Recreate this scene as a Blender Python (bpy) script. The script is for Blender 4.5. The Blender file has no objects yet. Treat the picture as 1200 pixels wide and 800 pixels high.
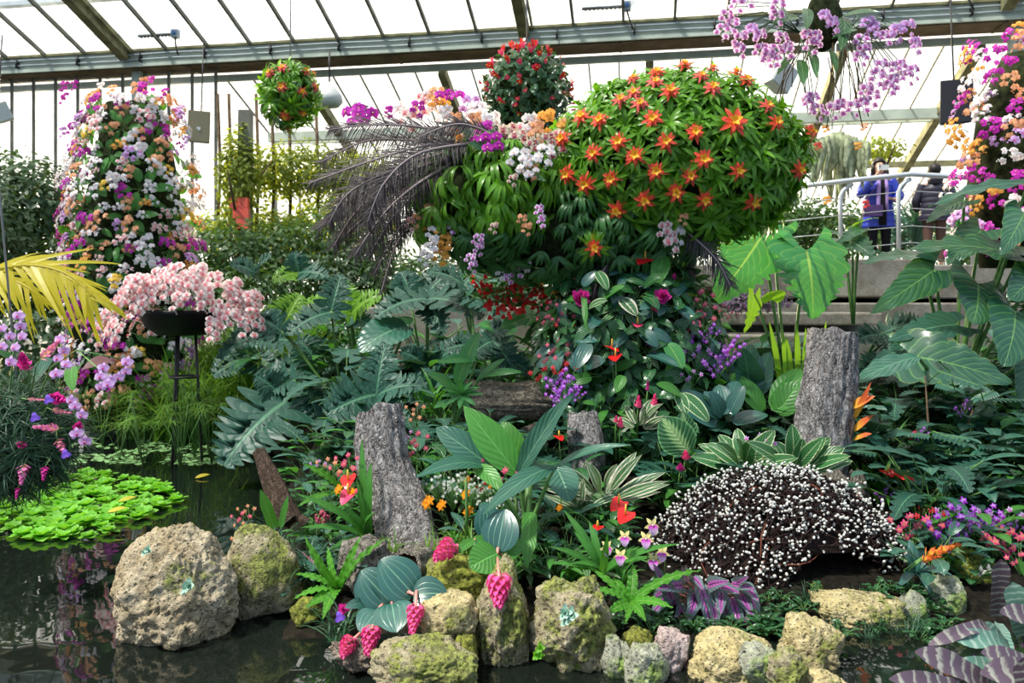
import bpy, math, random
from mathutils import Vector, Matrix, noise
R = random.Random(7)
PI = math.pi
F, EYE, HY = 900.0, 1.6, 350.0
V = Vector
COL = bpy.context.scene.collection

def at(px, py, Y):
    """world point seen at photo position (px, py) at distance Y"""
    return V(((px - 600) / F * Y, Y, EYE + (HY - py) / F * Y))

def clamp(a, lo=0.0, hi=1.0): return max(lo, min(hi, a))
def sstep(a, b, x):
    t = clamp((x - a) / (b - a)); return t * t * (3 - 2 * t)
def lerp(a, b, t): return a + (b - a) * t
def rz(a): return Matrix.Rotation(a, 4, 'Z')
def rx(a): return Matrix.Rotation(a, 4, 'X')
def ry(a): return Matrix.Rotation(a, 4, 'Y')
def T(*a): return Matrix.Translation(V(a) if len(a) == 3 else a[0])
def S(s): return Matrix.Scale(s, 4)

def frame(o, z, up=(0, 0, 1), s=1.0, spin=0.0):
    """matrix at o whose Z axis is z and whose Y axis leans towards up"""
    z = V(z).normalized(); up = V(up)
    y = up - z * up.dot(z)
    if y.length < 1e-4: y = V((0, 1, 0)) - z * z.y
    y.normalize(); x = y.cross(z)
    m = Matrix(((x.x, y.x, z.x, 0), (x.y, y.y, z.y, 0), (x.z, y.z, z.z, 0), (0, 0, 0, 1)))
    return T(V(o)) @ m @ rz(spin) @ S(s)

class MB:
    """collects geometry, then becomes ONE mesh"""
    def __init__(s): s.v = []; s.f = []; s.m = []; s.uv = []
    def add(s, vs, fs, mat=0, uvs=None, M=None):
        b = len(s.v)
        s.v.extend((M @ V(p)) if M is not None else p for p in vs)
        for f in fs:
            s.f.append([b + i for i in f]); s.m.append(mat)
            if uvs: s.uv.extend(uvs[i] for i in f)
            else: s.uv.extend((0.5, 0.5) for _ in f)
    def join(s, o, M):
        b = len(s.v); s.v.extend(M @ V(p) for p in o.v)
        s.f.extend([b + i for i in f] for f in o.f); s.m.extend(o.m); s.uv.extend(o.uv)
    def mesh(s, name, mats, smooth=True):
        me = bpy.data.meshes.new(name)
        me.from_pydata([tuple(p) for p in s.v], [], s.f)
        for m in mats: me.materials.append(m)
        me.polygons.foreach_set('material_index', s.m)
        me.polygons.foreach_set('use_smooth', [smooth] * len(s.f))
        uv = me.uv_layers.new(name='UVMap')
        uv.data.foreach_set('uv', [c for p in s.uv for c in p])
        me.update()
        return me

# ---- shapes -------------------------------------------------------------
def box(mb, c, s, mat=0, M=None):
    x, y, z = [a / 2 for a in s]; cx, cy, cz = c
    vs = [(cx + i * x, cy + j * y, cz + k * z) for k in (-1, 1) for j in (-1, 1) for i in (-1, 1)]
    mb.add(vs, [(0, 2, 3, 1), (4, 5, 7, 6), (0, 1, 5, 4), (2, 6, 7, 3), (0, 4, 6, 2), (1, 3, 7, 5)], mat, None, M)

def bar(mb, a, b, w, h, mat=0, up=(0, 0, 1)):
    """square bar from a to b"""
    a, b = V(a), V(b); L = (b - a).length
    box(mb, (0, 0, L / 2), (w, h, L), mat, frame(a, b - a, up))

def tube(mb, pts, rad, n=6, mat=0, cap=True):
    """tube along a polyline; rad is one number or one per point"""
    pts = [V(p) for p in pts]; k = len(pts)
    rs = rad if hasattr(rad, '__len__') else [rad] * k
    vs = []; uvs = []; prev = None
    for i, p in enumerate(pts):
        d = (pts[min(i + 1, k - 1)] - pts[max(i - 1, 0)])
        if d.length < 1e-9: d = V((0, 0, 1))
        d.normalize()
        if prev is None: prev = V((1, 0, 0)) if abs(d.x) < .8 else V((0, 1, 0))
        x = prev - d * prev.dot(d); x.normalize(); prev = x; y = d.cross(x)
        for j in range(n):
            a = 2 * PI * j / n
            vs.append(p + (x * math.cos(a) + y * math.sin(a)) * rs[i]); uvs.append((j / n, i / (k - 1)))
    fs = [(i * n + j, i * n + (j + 1) % n, (i + 1) * n + (j + 1) % n, (i + 1) * n + j) for i in range(k - 1) for j in range(n)]
    if cap: fs += [tuple(range(n))[::-1], tuple((k - 1) * n + j for j in range(n))]
    mb.add(vs, fs, mat, uvs)

def blob(mb, c, r, seg=6, rings=4, mat=0, M=None):
    """small ellipsoid, r = (rx, ry, rz)"""
    if not hasattr(r, '__len__'): r = (r, r, r)
    vs = [(c[0], c[1], c[2] - r[2])]
    for i in range(1, rings):
        t = -PI / 2 + PI * i / rings
        for j in range(seg):
            a = 2 * PI * j / seg
            vs.append((c[0] + r[0] * math.cos(t) * math.cos(a), c[1] + r[1] * math.cos(t) * math.sin(a), c[2] + r[2] * math.sin(t)))
    vs.append((c[0], c[1], c[2] + r[2])); e = len(vs) - 1
    fs = [(0, 1 + (j + 1) % seg, 1 + j) for j in range(seg)]
    for i in range(rings - 2):
        b = 1 + i * seg
        fs += [(b + j, b + (j + 1) % seg, b + seg + (j + 1) % seg, b + seg + j) for j in range(seg)]
    b = 1 + (rings - 2) * seg
    fs += [(b + j, b + (j + 1) % seg, e) for j in range(seg)]
    mb.add(vs, fs, mat, None, M)

def lathe(mb, prof, n=24, mat=0, M=None):
    vs = [(r * math.cos(2 * PI * j / n), r * math.sin(2 * PI * j / n), z) for r, z in prof for j in range(n)]
    fs = [(i * n + j, i * n + (j + 1) % n, (i + 1) * n + (j + 1) % n, (i + 1) * n + j) for i in range(len(prof) - 1) for j in range(n)]
    mb.add(vs, fs, mat, None, M)

PROF = {
    'strap': lambda v: min(1, (v + .02) / .12) ** .5 * min(1, (1 - v) / .35) ** .8,
    'lance': lambda v: math.sin(PI * clamp(v * .96 + .04) ** .85) ** .9,
    'oval': lambda v: math.sin(PI * clamp(v * .97 + .03) ** .8) ** .6,
    'round': lambda v: math.sin(PI * clamp(v * .9 + .1)) ** .55 if v < .999 else .12,
    'heart': lambda v: (min(1, (v + .10) / .32)) ** .5 * (clamp(1 - v)) ** .62 * 1.25,
    'arrow': lambda v: (clamp(1 - v)) ** .75 * (.55 + .45 * sstep(0, .18, v)) * 1.12,
    'fern': lambda v: min(1, (v + .05) / .2) * (1 - v * .75) if v < .97 else .1,
    'lobed': lambda v: (min(1, (v + .25) / .4)) * (clamp(1 - v) ** .55) + .02,
    'wide': lambda v: min(1, (v + .1) / .25) ** .5 * min(1, (1 - v) / .14 + .03) ** .6,
    'needle': lambda v: (1 - v) ** .6,
}

def leaf(mb, M, L, W, prof='lance', n=7, m=1, a0=0.0, droop=0.6, dp=1.0, fold=0.2, back=0.0, fwd=0.0,
         lobes=None, rip=(0, 0), mat=0, arch=None, curl=0.0, twist=0.0, side=0.0, ph=0.0):
    """leaf blade: grows along +Y, upper face +Z. W = full width. lobes = (count, depth). back = heart lobes at the base."""
    pf = PROF[prof]; vs = []; uvs = []
    py, pz = 0.0, 0.0; st = L / n
    for i in range(n + 1):
        v = i / n
        if arch is None:
            a = a0 - droop * (v ** dp)
            if i: py += math.cos(a) * st; pz += math.sin(a) * st
            d = V((0, math.cos(a), math.sin(a))); up = V((0, -math.sin(a), math.cos(a)))
        else:
            py = v * L; pz = arch * 4 * v * (1 - v) * L
            a = math.atan(arch * 4 * (1 - 2 * v)); d = V((0, math.cos(a), math.sin(a))); up = V((0, -math.sin(a), math.cos(a)))
        tw = twist * v
        sx = V((math.cos(tw), 0, 0)) + up * math.sin(tw)
        upt = up * math.cos(tw) - V((math.sin(tw), 0, 0))
        w = pf(v) * W / 2
        lf = 0.0
        for j in range(-m, m + 1):
            s = j / m; sa = abs(s); ww = w
            off = fwd * sa * w
            if lobes:
                k = (v * lobes[0] + (0.0 if j > 0 else .12)) % 1.0
                g = abs(math.sin(PI * k)) ** .55
                ww = w * (1 - lobes[1] * (1 - g) * sstep(.15, .6, sa)) if v < .96 else w
            if back: off -= back * L * sa ** 1.3 * (1 - sstep(0, .32, v))
            h = math.tan(fold) * sa * ww * .8 + rip[0] * L * sa * sa * math.sin(rip[1] * v * 2 * PI + (0 if j > 0 else 1.7) + ph) - curl * sa * sa * ww
            p = V((side * v * v * L, py, pz)) + sx * (s * ww * math.cos(fold * .8)) + d * off + upt * h
            vs.append(p); uvs.append((.5 + .5 * s, v))
    c = 2 * m + 1
    fs = [(i * c + j, i * c + j + 1, (i + 1) * c + j + 1, (i + 1) * c + j) for i in range(n) for j in range(2 * m)]
    mb.add(vs, fs, mat, uvs, M)

# ---- objects --------------------------------------------------------------
class Spec:
    """a thing described once: parts = [(name, mesh, sub-parts)]"""
    def __init__(s, parts): s.parts = parts

def tag(o, label, cat, group=None, kind=None):
    if label: o['label'] = label
    if cat: o['category'] = cat
    if group: o['group'] = group
    if kind: o['kind'] = kind
    return o

def link(name, data, parent=None, M=None):
    o = bpy.data.objects.new(name, data); COL.objects.link(o)
    if parent is not None: o.parent = parent
    if M is not None: o.matrix_basis = M
    return o

def _parts(parts, parent):
    for p in parts:
        o = link(p[0], p[1], parent)
        if len(p) > 3 and p[3]: o['label'] = p[3]
        if len(p) > 2 and p[2]: _parts(p[2], o)

def inst(spec, name, M, label, cat, group=None):
    """place one copy of a thing with copies of its parts"""
    if len(spec.parts) == 1 and not (len(spec.parts[0]) > 2 and spec.parts[0][2]):
        o = link(name, spec.parts[0][1], None, M)
    else:
        o = link(name, None, None, M); o.empty_display_size = .05
        _parts(spec.parts, o)
    return tag(o, label, cat, group)

def thing(name, label, cat, loc=(0, 0, 0), group=None):
    o = link(name, None, None, T(V(loc))); o.empty_display_size = .05
    return tag(o, label, cat, group)

def part(name, mb, mats, parent, smooth=True, label=None):
    """mesh given in world space, parented to a thing that only has a location"""
    loc = V((0, 0, 0)); p = parent
    while p is not None: loc += p.matrix_basis.translation; p = p.parent
    mb.v = [V(q) - loc for q in mb.v]
    o = link(name, mb.mesh(name, mats, smooth), parent)
    if label: o['label'] = label
    return o

def solo(name, mb, mats, label, cat, group=None, smooth=True):
    c = V((0, 0, 0))
    for q in mb.v: c += V(q)
    c /= len(mb.v); c.z = min(V(q).z for q in mb.v)
    mb.v = [V(q) - c for q in mb.v]
    o = link(name, mb.mesh(name, mats, smooth), None, T(c))
    return tag(o, label, cat, group)

def struct(name, mb, mats, smooth=False):
    o = link(name, mb.mesh(name, mats, smooth)); o['kind'] = 'structure'; return o
# ---- materials -------------------------------------------------------------
class N:
    """tiny node helper"""
    def __init__(s, name):
        s.m = bpy.data.materials.new(name); s.m.use_nodes = True
        s.t = s.m.node_tree; s.t.nodes.clear()
        s.out = s.n('OutputMaterial')
    def n(s, kind, **kw):
        x = s.t.nodes.new('ShaderNode' + kind)
        for k, v in kw.items(): setattr(x, k, v)
        return x
    def l(s, a, b): s.t.links.new(a, b)
    def set(s, sock, v):
        if isinstance(v, bpy.types.NodeSocket): s.l(v, sock)
        elif isinstance(v, (tuple, list)) and len(v) == 3 and sock.type == 'RGBA': sock.default_value = (*v, 1)
        else: sock.default_value = v
    def math(s, op, a, b=None, c=None, cl=False):
        x = s.n('Math', operation=op, use_clamp=cl); s.set(x.inputs[0], a)
        if b is not None: s.set(x.inputs[1], b)
        if c is not None: s.set(x.inputs[2], c)
        return x.outputs[0]
    def mix(s, f, a, b, mode='MIX'):
        x = s.n('Mix', data_type='RGBA', blend_type=mode); s.set(x.inputs[0], f); s.set(x.inputs[6], a); s.set(x.inputs[7], b)
        return x.outputs[2]
    def noise(s, scale, detail=3, rough=.55, vec=None, dist=0):
        x = s.n('TexNoise'); x.inputs['Scale'].default_value = scale; x.inputs['Detail'].default_value = detail
        x.inputs['Roughness'].default_value = rough; x.inputs['Distortion'].default_value = dist
        s.set(x.inputs['Vector'], vec if vec is not None else s.obj())
        return x.outputs['Fac']
    def voro(s, scale, vec=None, feature='F1'):
        x = s.n('TexVoronoi', feature=feature); x.inputs['Scale'].default_value = scale
        s.set(x.inputs['Vector'], vec if vec is not None else s.obj())
        return x.outputs['Distance']
    def obj(s):
        if not hasattr(s, '_o'): s._o = s.n('TexCoord')
        return s._o.outputs['Object']
    def uv(s):
        if not hasattr(s, '_o'): s._o = s.n('TexCoord')
        return s._o.outputs['UV']
    def rng(s, x, a, b, c=0.0, d=1.0):
        y = s.n('MapRange'); y.interpolation_type = 'SMOOTHSTEP'
        s.set(y.inputs[0], x); y.inputs[1].default_value = a; y.inputs[2].default_value = b; y.inputs[3].default_value = c; y.inputs[4].default_value = d
        return y.outputs[0]
    def bsdf(s, col, rough=.5, spec=.5, metal=0.0, coat=0.0):
        p = s.n('BsdfPrincipled'); s.set(p.inputs['Base Color'], col); s.set(p.inputs['Roughness'], rough)
        p.inputs['Specular IOR Level'].default_value = spec; p.inputs['Metallic'].default_value = metal; p.inputs['Coat Weight'].default_value = coat
        return p
    def bump(s, h, strength=.5, dist=.01):
        b = s.n('Bump'); b.inputs['Strength'].default_value = strength; b.inputs['Distance'].default_value = dist; s.l(h, b.inputs['Height'])
        return b.outputs[0]
    def surf(s, sh): s.l(sh, s.out.inputs[0]); return s.m

def plain(name, col, rough=.5, metal=0.0, spec=.5, var=0.0, scale=8):
    k = N(name); c = col
    if rough > .55: spec = .12
    if var:
        c = k.mix(k.rng(k.noise(scale, 4), .3, .7), tuple(a * (1 - var) for a in col), tuple(min(1, a * (1 + var)) for a in col))
    p = k.bsdf(c, rough, spec, metal); return k.surf(p.outputs[0])

def leafmat(name, col, vein=None, edge=None, ew=.7, band=None, mid=.05, nv=9, vs=.35, rough=.38, tr=.3, back=None, var=.35, center=None, cw=.5, spec=.5, slope=.9, lvein=0):
    """blade colour with midrib, side veins, optional coloured margin / centre / cross bands"""
    k = N(name); sp = k.n('SeparateXYZ'); k.l(k.uv(), sp.inputs[0])
    a = k.math('MULTIPLY', k.math('ABSOLUTE', k.math('SUBTRACT', sp.outputs[0], .5)), 2.0)
    v = sp.outputs[1]
    ns = k.noise(14, 3)
    oi = k.n('ObjectInfo').outputs['Random']
    dark = tuple(x * (1 - var) for x in col); lite = tuple(min(1, x * (1 + var)) for x in col)
    c = k.mix(k.math('MULTIPLY_ADD', oi, .5, k.math('MULTIPLY', ns, .5)), dark, lite)
    vein = vein or tuple(min(1, x * 1.6 + .03) for x in col)
    sv = k.math('FRACT', k.math('SUBTRACT', k.math('MULTIPLY', v, float(nv)), k.math('MULTIPLY', a, slope * nv * .35)))
    line = k.rng(k.math('ABSOLUTE', k.math('SUBTRACT', sv, .5)), .0, .11, vs, 0)
    if center is not None:
        c = k.mix(k.rng(k.math('ADD', a, k.math('MULTIPLY', k.math('ABSOLUTE', k.math('SUBTRACT', sv, .5)), .5)), cw - .12, cw + .12, 1, 0), c, center)
    if edge is not None:
        e = k.rng(k.math('ADD', a, k.math('MULTIPLY', ns, .25)), ew, ew + .12)
        c = k.mix(e, c, edge)
    if band is not None:
        nz = k.math('MULTIPLY', k.noise(26, 4, .7), 1.1)
        b = k.math('FRACT', k.math('ADD', k.math('MULTIPLY', v, 10.0), nz))
        c = k.mix(k.rng(b, .6, .9), c, band)
    ml = k.rng(a, mid * .5, mid * 1.5, 1, 0) if mid else 0.0
    if lvein:
        for q in (.32, .62): ml = k.math('MAXIMUM', ml, k.rng(k.math('ABSOLUTE', k.math('SUBTRACT', a, q)), .0, .05, lvein, 0))
    c = k.mix(k.math('MAXIMUM', ml, line), c, vein)
    p = k.bsdf(c, rough, spec)
    h = k.math('SUBTRACT', k.math('MULTIPLY', k.math('ABSOLUTE', k.math('SUBTRACT', sv, .5)), 1.0), k.math('MULTIPLY', ml, .6))
    k.l(k.bump(h, .5, .010), p.inputs['Normal'])
    t = k.n('BsdfTranslucent'); k.set(t.inputs[0], k.mix(.5, c, (min(1, col[0] * 2.2 + .05), min(1, col[1] * 1.9 + .05), col[2] * .6)))
    ms = k.n('MixShader'); ms.inputs[0].default_value = tr
    k.l(p.outputs[0], ms.inputs[1]); k.l(t.outputs[0], ms.inputs[2])
    return k.surf(ms.outputs[0])

def petalmat(name, tip, base=None, rough=.5, tr=.3, pos=.45, var=.12, spots=None):
    k = N(name); sp = k.n('SeparateXYZ'); k.l(k.uv(), sp.inputs[0])
    oi = k.n('ObjectInfo').outputs['Random']
    c = k.mix(oi, tuple(x * (1 - var) for x in tip), tuple(min(1, x * (1 + var)) for x in tip))
    if base is not None: c = k.mix(k.rng(sp.outputs[1], pos - .3, pos + .2), base, c)
    if spots is not None: c = k.mix(k.rng(k.voro(180), .12, .3, 1, 0), c, spots)
    p = k.bsdf(c, rough, .3)
    t = k.n('BsdfTranslucent'); k.set(t.inputs[0], c)
    ms = k.n('MixShader'); ms.inputs[0].default_value = tr
    k.l(p.outputs[0], ms.inputs[1]); k.l(t.outputs[0], ms.inputs[2])
    return k.surf(ms.outputs[0])

def rockmat(name, c1, c2, moss=(.16, .19, .03), amt=.5, pit=1.0):
    k = N(name); o = k.obj()
    big = k.noise(5, 4, .6); fine = k.noise(38, 5, .7); v = k.voro(24); v2 = k.voro(60)
    c = k.mix(k.rng(big, .35, .65), c1, c2)
    c = k.mix(k.rng(fine, .35, .62, .55, 0), c, tuple(x * .35 for x in c1))
    c = k.mix(k.rng(v2, .0, .34, .8 * pit, 0), c, (.03, .028, .02)); c = k.mix(k.rng(k.noise(11, 5, .7), .28, .46, .75 * pit, 0), c, (.05, .045, .025))
    c = k.mix(k.rng(fine, .6, .75, 0, .5), c, (.8, .77, .66))
    g = k.n('NewGeometry'); sp = k.n('SeparateXYZ'); k.l(g.outputs['Normal'], sp.inputs[0])
    m = k.rng(k.math('ADD', k.noise(4.2, 5, .65), k.math('MULTIPLY', sp.outputs[2], .06)), .66 - amt * .34, .78 - amt * .34)
    mc = k.mix(k.rng(k.noise(45, 3), .35, .65), tuple(x * .45 for x in moss), tuple(min(1, x * 1.7) for x in moss))
    c = k.mix(k.math('MULTIPLY', m, .85), c, mc)
    p = k.bsdf(c, .9, .2)
    h = k.math('ADD', k.math('MULTIPLY', fine, .8), k.math('MULTIPLY', k.rng(v, 0, .35), .6))
    h = k.math('ADD', h, k.math('MULTIPLY', k.rng(v2, 0, .35), .35))
    k.l(k.bump(h, 1.0, .035), p.inputs['Normal'])
    return k.surf(p.outputs[0])

def barkmat(name, c1, c2, dark=(.03, .025, .02), sc=(1, 1, .45)):
    k = N(name); mp = k.n('Mapping'); k.l(k.obj(), mp.inputs[0]); mp.inputs['Scale'].default_value = sc
    vec = mp.outputs[0]
    nz = k.n('TexNoise'); nz.inputs['Scale'].default_value = 9; k.l(vec, nz.inputs['Vector'])
    wv = k.mix(.12, vec, nz.outputs['Color'])
    f = k.noise(30, 6, .7, vec)
    c = k.mix(k.rng(f, .3, .7), c1, c2)
    ra = k.math('ABSOLUTE', k.math('SUBTRACT', k.noise(16, 5, .65, vec, .6), .5)); rb = k.math('ABSOLUTE', k.math('SUBTRACT', k.noise(42, 4, .6, vec, .8), .5))
    crack = k.rng(ra, .0, .032, 1, 0); crack2 = k.rng(rb, .0, .032, .7, 0)
    c = k.mix(k.math('MAXIMUM', crack, crack2), c, dark)
    c = k.mix(k.rng(f, .6, .8, 0, .5), c, (.75, .72, .7))
    p = k.bsdf(c, .92, .15)
    h = k.math('ADD', k.math('MULTIPLY', k.rng(ra, 0, .12), 1.2), k.math('ADD', k.math('MULTIPLY', k.rng(rb, 0, .1), .5), k.math('MULTIPLY', f, .8)))
    k.l(k.bump(h, 1.0, .02), p.inputs['Normal'])
    return k.surf(p.outputs[0])

M = {}
# foliage; teal tones put the sky tint of shaded leaves into the colour
M['brom'] = leafmat('bromeliad leaf', (.125, .33, .015), vein=(.22, .42, .08), mid=.08, nv=0, vs=0, rough=.33, tr=.35)
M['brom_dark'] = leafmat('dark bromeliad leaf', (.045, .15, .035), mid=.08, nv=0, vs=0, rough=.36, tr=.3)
M['philo'] = leafmat('cut leaf philodendron', (.020, .085, .060), vein=(.09, .24, .14), nv=9, vs=.4, rough=.44, tr=.18, spec=.4)
M['philo_lime'] = leafmat('young philodendron leaf', (.16, .36, .03), vein=(.3, .5, .08), nv=9, vs=.5, rough=.35, tr=.4)
M['giant'] = leafmat('large lobed leaf', (.05, .26, .08), vein=(.36, .55, .12), nv=10, vs=.45, rough=.33, tr=.35, mid=.035)
M['giantdark'] = leafmat('deep green large leaf', (.022, .10, .055), vein=(.15, .34, .10), nv=9, vs=.7, rough=.28, tr=.22, mid=.03, edge=(.25, .33, .04), ew=1.07, spec=.7)
M['anthleaf'] = leafmat('glossy dark leaf', (.025, .105, .035), vein=(.09, .25, .08), nv=7, vs=.4, rough=.27, tr=.2, spec=.7)
M['greenleaf'] = leafmat('mid green leaf', (.06, .24, .035), nv=8, vs=.4, rough=.38, tr=.33)
M['teal'] = leafmat('blue green leaf', (.028, .125, .085), vein=(.12, .30, .18), nv=8, vs=.45, rough=.33, tr=.22, spec=.7)
M['medi'] = leafmat('medinilla leaf', (.022, .095, .08), vein=(.14, .32, .22), nv=0, vs=0, mid=.03, lvein=.45, rough=.27, tr=.12, spec=.8)
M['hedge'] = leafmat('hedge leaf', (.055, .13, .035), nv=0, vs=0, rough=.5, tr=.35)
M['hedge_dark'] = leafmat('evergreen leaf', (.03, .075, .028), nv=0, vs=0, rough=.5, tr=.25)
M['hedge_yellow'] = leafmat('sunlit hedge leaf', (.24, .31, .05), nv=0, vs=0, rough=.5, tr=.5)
M['varieg'] = leafmat('variegated leaf', (.035, .16, .05), vein=(.55, .68, .38), mid=.06, nv=9, vs=.35, edge=(.62, .72, .42), ew=.93, rough=.36, tr=.25)
M['calathea'] = leafmat('calathea leaf', (.02, .11, .04), vein=(.35, .5, .22), center=(.25, .42, .16), cw=.45, edge=(.12, .32, .12), ew=.95, nv=9, vs=.6, rough=.36, tr=.2)
M['tricolor'] = leafmat('cream striped leaf', (.05, .15, .06), vein=(.6, .6, .42), mid=.1, nv=5, vs=.3, edge=(.66, .62, .48), ew=.8, rough=.4, tr=.25)
M['grass'] = leafmat('sedge blade', (.12, .26, .035), nv=0, vs=0, rough=.5, tr=.35)
M['grass_dark'] = leafmat('dark grassy blade', (.025, .085, .04), nv=0, vs=0, rough=.4, tr=.2)
M['fern'] = leafmat('fern blade', (.07, .30, .02), vein=(.28, .5, .1), nv=14, vs=.3, rough=.4, tr=.35)
M['palm'] = leafmat('golden palm leaflet', (.62, .50, .03), vein=(.8, .7, .2), nv=0, vs=0, rough=.4, tr=.4, var=.2)
M['lettuce'] = leafmat('water lettuce leaf', (.19, .52, .04), vein=(.4, .7, .2), nv=5, vs=.3, mid=.03, rough=.45, tr=.35)
M['duck'] = leafmat('floating leaf', (.17, .32, .12), nv=0, vs=0, rough=.4, tr=.1)
M['begonia'] = leafmat('painted begonia leaf', (.12, .17, .19), vein=(.03, .03, .05), center=(.42, .07, .38), cw=.5, nv=7, vs=.8, mid=.08, rough=.4, tr=.15, var=.25, edge=(.05, .09, .08), ew=1.02)
M['aechmea'] = leafmat('banded bromeliad leaf', (.075, .05, .075), band=(.24, .24, .215), mid=0, nv=0, vs=0, rough=.42, tr=.1, var=.2)
M['aechmea_green'] = leafmat('silver green bromeliad leaf', (.09, .20, .16), band=(.26, .36, .31), mid=0, nv=0, vs=0, rough=.42, tr=.1, var=.2)
M['succulent'] = plain('succulent', (.42, .62, .50), .5)
M['feather'] = leafmat('dark palm leaflet', (.045, .03, .035), vein=(.2, .16, .16), nv=0, vs=0, rough=.5, tr=.08, var=.3)
M['featherrib'] = plain('dry palm rib', (.38, .30, .30), .6)
M['dryrib'] = plain('brown dry rib', (.20, .10, .06), .7)
M['stem'] = plain('green stem', (.10, .22, .05), .5, var=.3)
M['stemdark'] = plain('dark stem', (.03, .07, .03), .5, var=.3)
M['woody'] = plain('woody stem', (.12, .08, .05), .8, var=.4)
M['moss'] = plain('moss', (.020, .027, .010), .95, var=.6, scale=20)
M['mosslight'] = plain('hanging moss', (.33, .37, .24), .95, var=.4, scale=14)
M['wine'] = leafmat('wine red leaf', (.10, .018, .035), nv=0, vs=0, rough=.35, tr=.2)
# petals
def orchid(nm, tip, base, lip, cen=(.9, .75, .2), spots=None):
    return [petalmat(nm + ' petal', tip, base, spots=spots), petalmat(nm + ' lip', lip), plain(nm + ' centre', cen, .5), M['stemdark']]
OR = {
    'white': orchid('white orchid', (.88, .85, .88), (.9, .82, .85), (.85, .55, .6), (.85, .6, .15)),
    'peach': orchid('peach orchid', (.86, .40, .22), (.85, .5, .25), (.75, .2, .12), (.8, .3, .1)),
    'orange': orchid('orange orchid', (.85, .36, .06), (.85, .5, .1), (.6, .15, .04), (.8, .5, .1)),
    'yellow': orchid('yellow orchid', (.90, .60, .06), (.9, .6, .1), (.7, .3, .05)),
    'magenta': orchid('magenta orchid', (.65, .03, .52), (.5, .02, .42), (.4, .0, .2)),
    'pink': orchid('blush pink orchid', (.95, .78, .76), (.86, .36, .40), (.75, .12, .22), (.8, .4, .2)),
    'lilac': orchid('lilac orchid', (.74, .48, .84), (.66, .34, .75), (.6, .05, .3), (.8, .4, .2)),
    'purple': orchid('purple orchid', (.38, .05, .62), (.7, .4, .85), (.3, .0, .4)),
    'speckled': orchid('speckled orchid', (.86, .78, .62), (.6, .1, .2), (.4, .02, .12), spots=(.35, .02, .12)),
    'hotpink': orchid('hot pink orchid', (.86, .08, .30), (.9, .4, .2), (.8, .1, .2)),
    'red': orchid('red orchid', (.80, .05, .06), (.8, .1, .1), (.5, .0, .0)),
    'mallow': orchid('pansy orchid', (.88, .66, .88), (.55, .10, .52), (.5, .04, .35), (.9, .6, .2)),
}
M['bract'] = petalmat('orange star bract', (.88, .10, .055), (.95, .42, .05), pos=.25, tr=.2)
M['bract_tip'] = petalmat('yellow bract tip', (.95, .50, .04), tr=.2)
M['bract_pink'] = petalmat('coral bract', (.88, .12, .12), (.9, .22, .12), tr=.2)
M['anth_red'] = petalmat('red spathe', (.72, .018, .02), rough=.18, tr=.12)
M['anth_pink'] = petalmat('pink spathe', (.80, .06, .16), rough=.2, tr=.15)
M['spadix'] = plain('yellow spadix', (.85, .55, .08), .5)
M['medibract'] = petalmat('pink bract', (.88, .08, .33), (.9, .3, .42), tr=.25)
M['medistalk'] = plain('pink stalk', (.72, .25, .22), .5)
M['yflower'] = petalmat('yellow orchid petal', (.88, .80, .34), (.5, .2, .1), pos=.2)
M['plip'] = petalmat('purple tinted lip', (.75, .50, .82), (.55, .05, .5), pos=.4)
M['starorange'] = petalmat('orange star petal', (.92, .32, .01), tr=.25)
M['whitesmall'] = petalmat('small white petal', (.86, .86, .80))
M['redsmall'] = petalmat('small red petal', (.85, .03, .03))
M['cerise'] = petalmat('cerise paddle', (.80, .05, .42), (.45, .02, .2))
M['pinkpaddle'] = petalmat('pink quill', (.86, .22, .55), (.75, .5, .3))
M['bluepetal'] = petalmat('blue violet petal', (.25, .12, .75))
M['quill'] = petalmat('orange quill bract', (.85, .16, .05), (.9, .45, .06), pos=.5)
M['berry'] = plain('dark pink berries', (.28, .03, .07), .35)
M['catkin'] = plain('silver catkin', (.60, .585, .55), .9, var=.2, scale=40)
M['twig'] = plain('dark willow twig', (.020, .011, .010), .6, var=.5, scale=30)
M['twigred'] = plain('reddish willow twig', (.15, .05, .03), .6)
# hard surfaces
M['bark'] = barkmat('grey cork bark', (.40, .355, .35), (.68, .64, .64))
M['bark_pale'] = barkmat('pale cork bark', (.40, .35, .28), (.55, .50, .45))
M['bark_brown'] = barkmat('brown log bark', (.36, .29, .22), (.58, .49, .40), sc=(1, 1, 1))
M['corkin'] = plain('inner cork', (.09, .045, .03), .9, var=.5, scale=20)
M['drift'] = barkmat('brown driftwood', (.16, .10, .07), (.30, .21, .16), sc=(2, 2, .3))
M['rock_tan'] = rockmat('tan tufa rock', (.46, .37, .23), (.64, .55, .40), amt=.28)
M['rock_moss'] = rockmat('mossy tufa rock', (.40, .35, .22), (.52, .46, .34), amt=.60)
M['rock_green'] = rockmat('green mossy rock', (.30, .28, .15), (.38, .36, .20), moss=(.17, .19, .02), amt=.9)
M['rock_yellow'] = rockmat('yellow limestone', (.60, .50, .24), (.62, .52, .32), amt=.35)
M['rock_grey'] = rockmat('grey lichen rock', (.38, .39, .30), (.52, .53, .42), moss=(.14, .22, .03), amt=.45)
M['rock_pink'] = rockmat('pinkish stone', (.50, .38, .36), (.60, .50, .48), amt=.0, pit=.3)
M['soil'] = plain('dark soil', (.011, .009, .006), .95, var=.6, scale=25)
M['pot'] = plain('black bowl', (.006, .006, .007), .5, spec=.2)
M['black'] = plain('black metal', (.015, .015, .017), .5)
M['steel'] = plain('painted handrail', (.62, .64, .67), .35, metal=.4)
M['wire'] = plain('steel wire', (.5, .5, .52), .4, metal=.6)
M['speaker'] = plain('dark grey speaker', (.05, .05, .06), .6)
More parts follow.
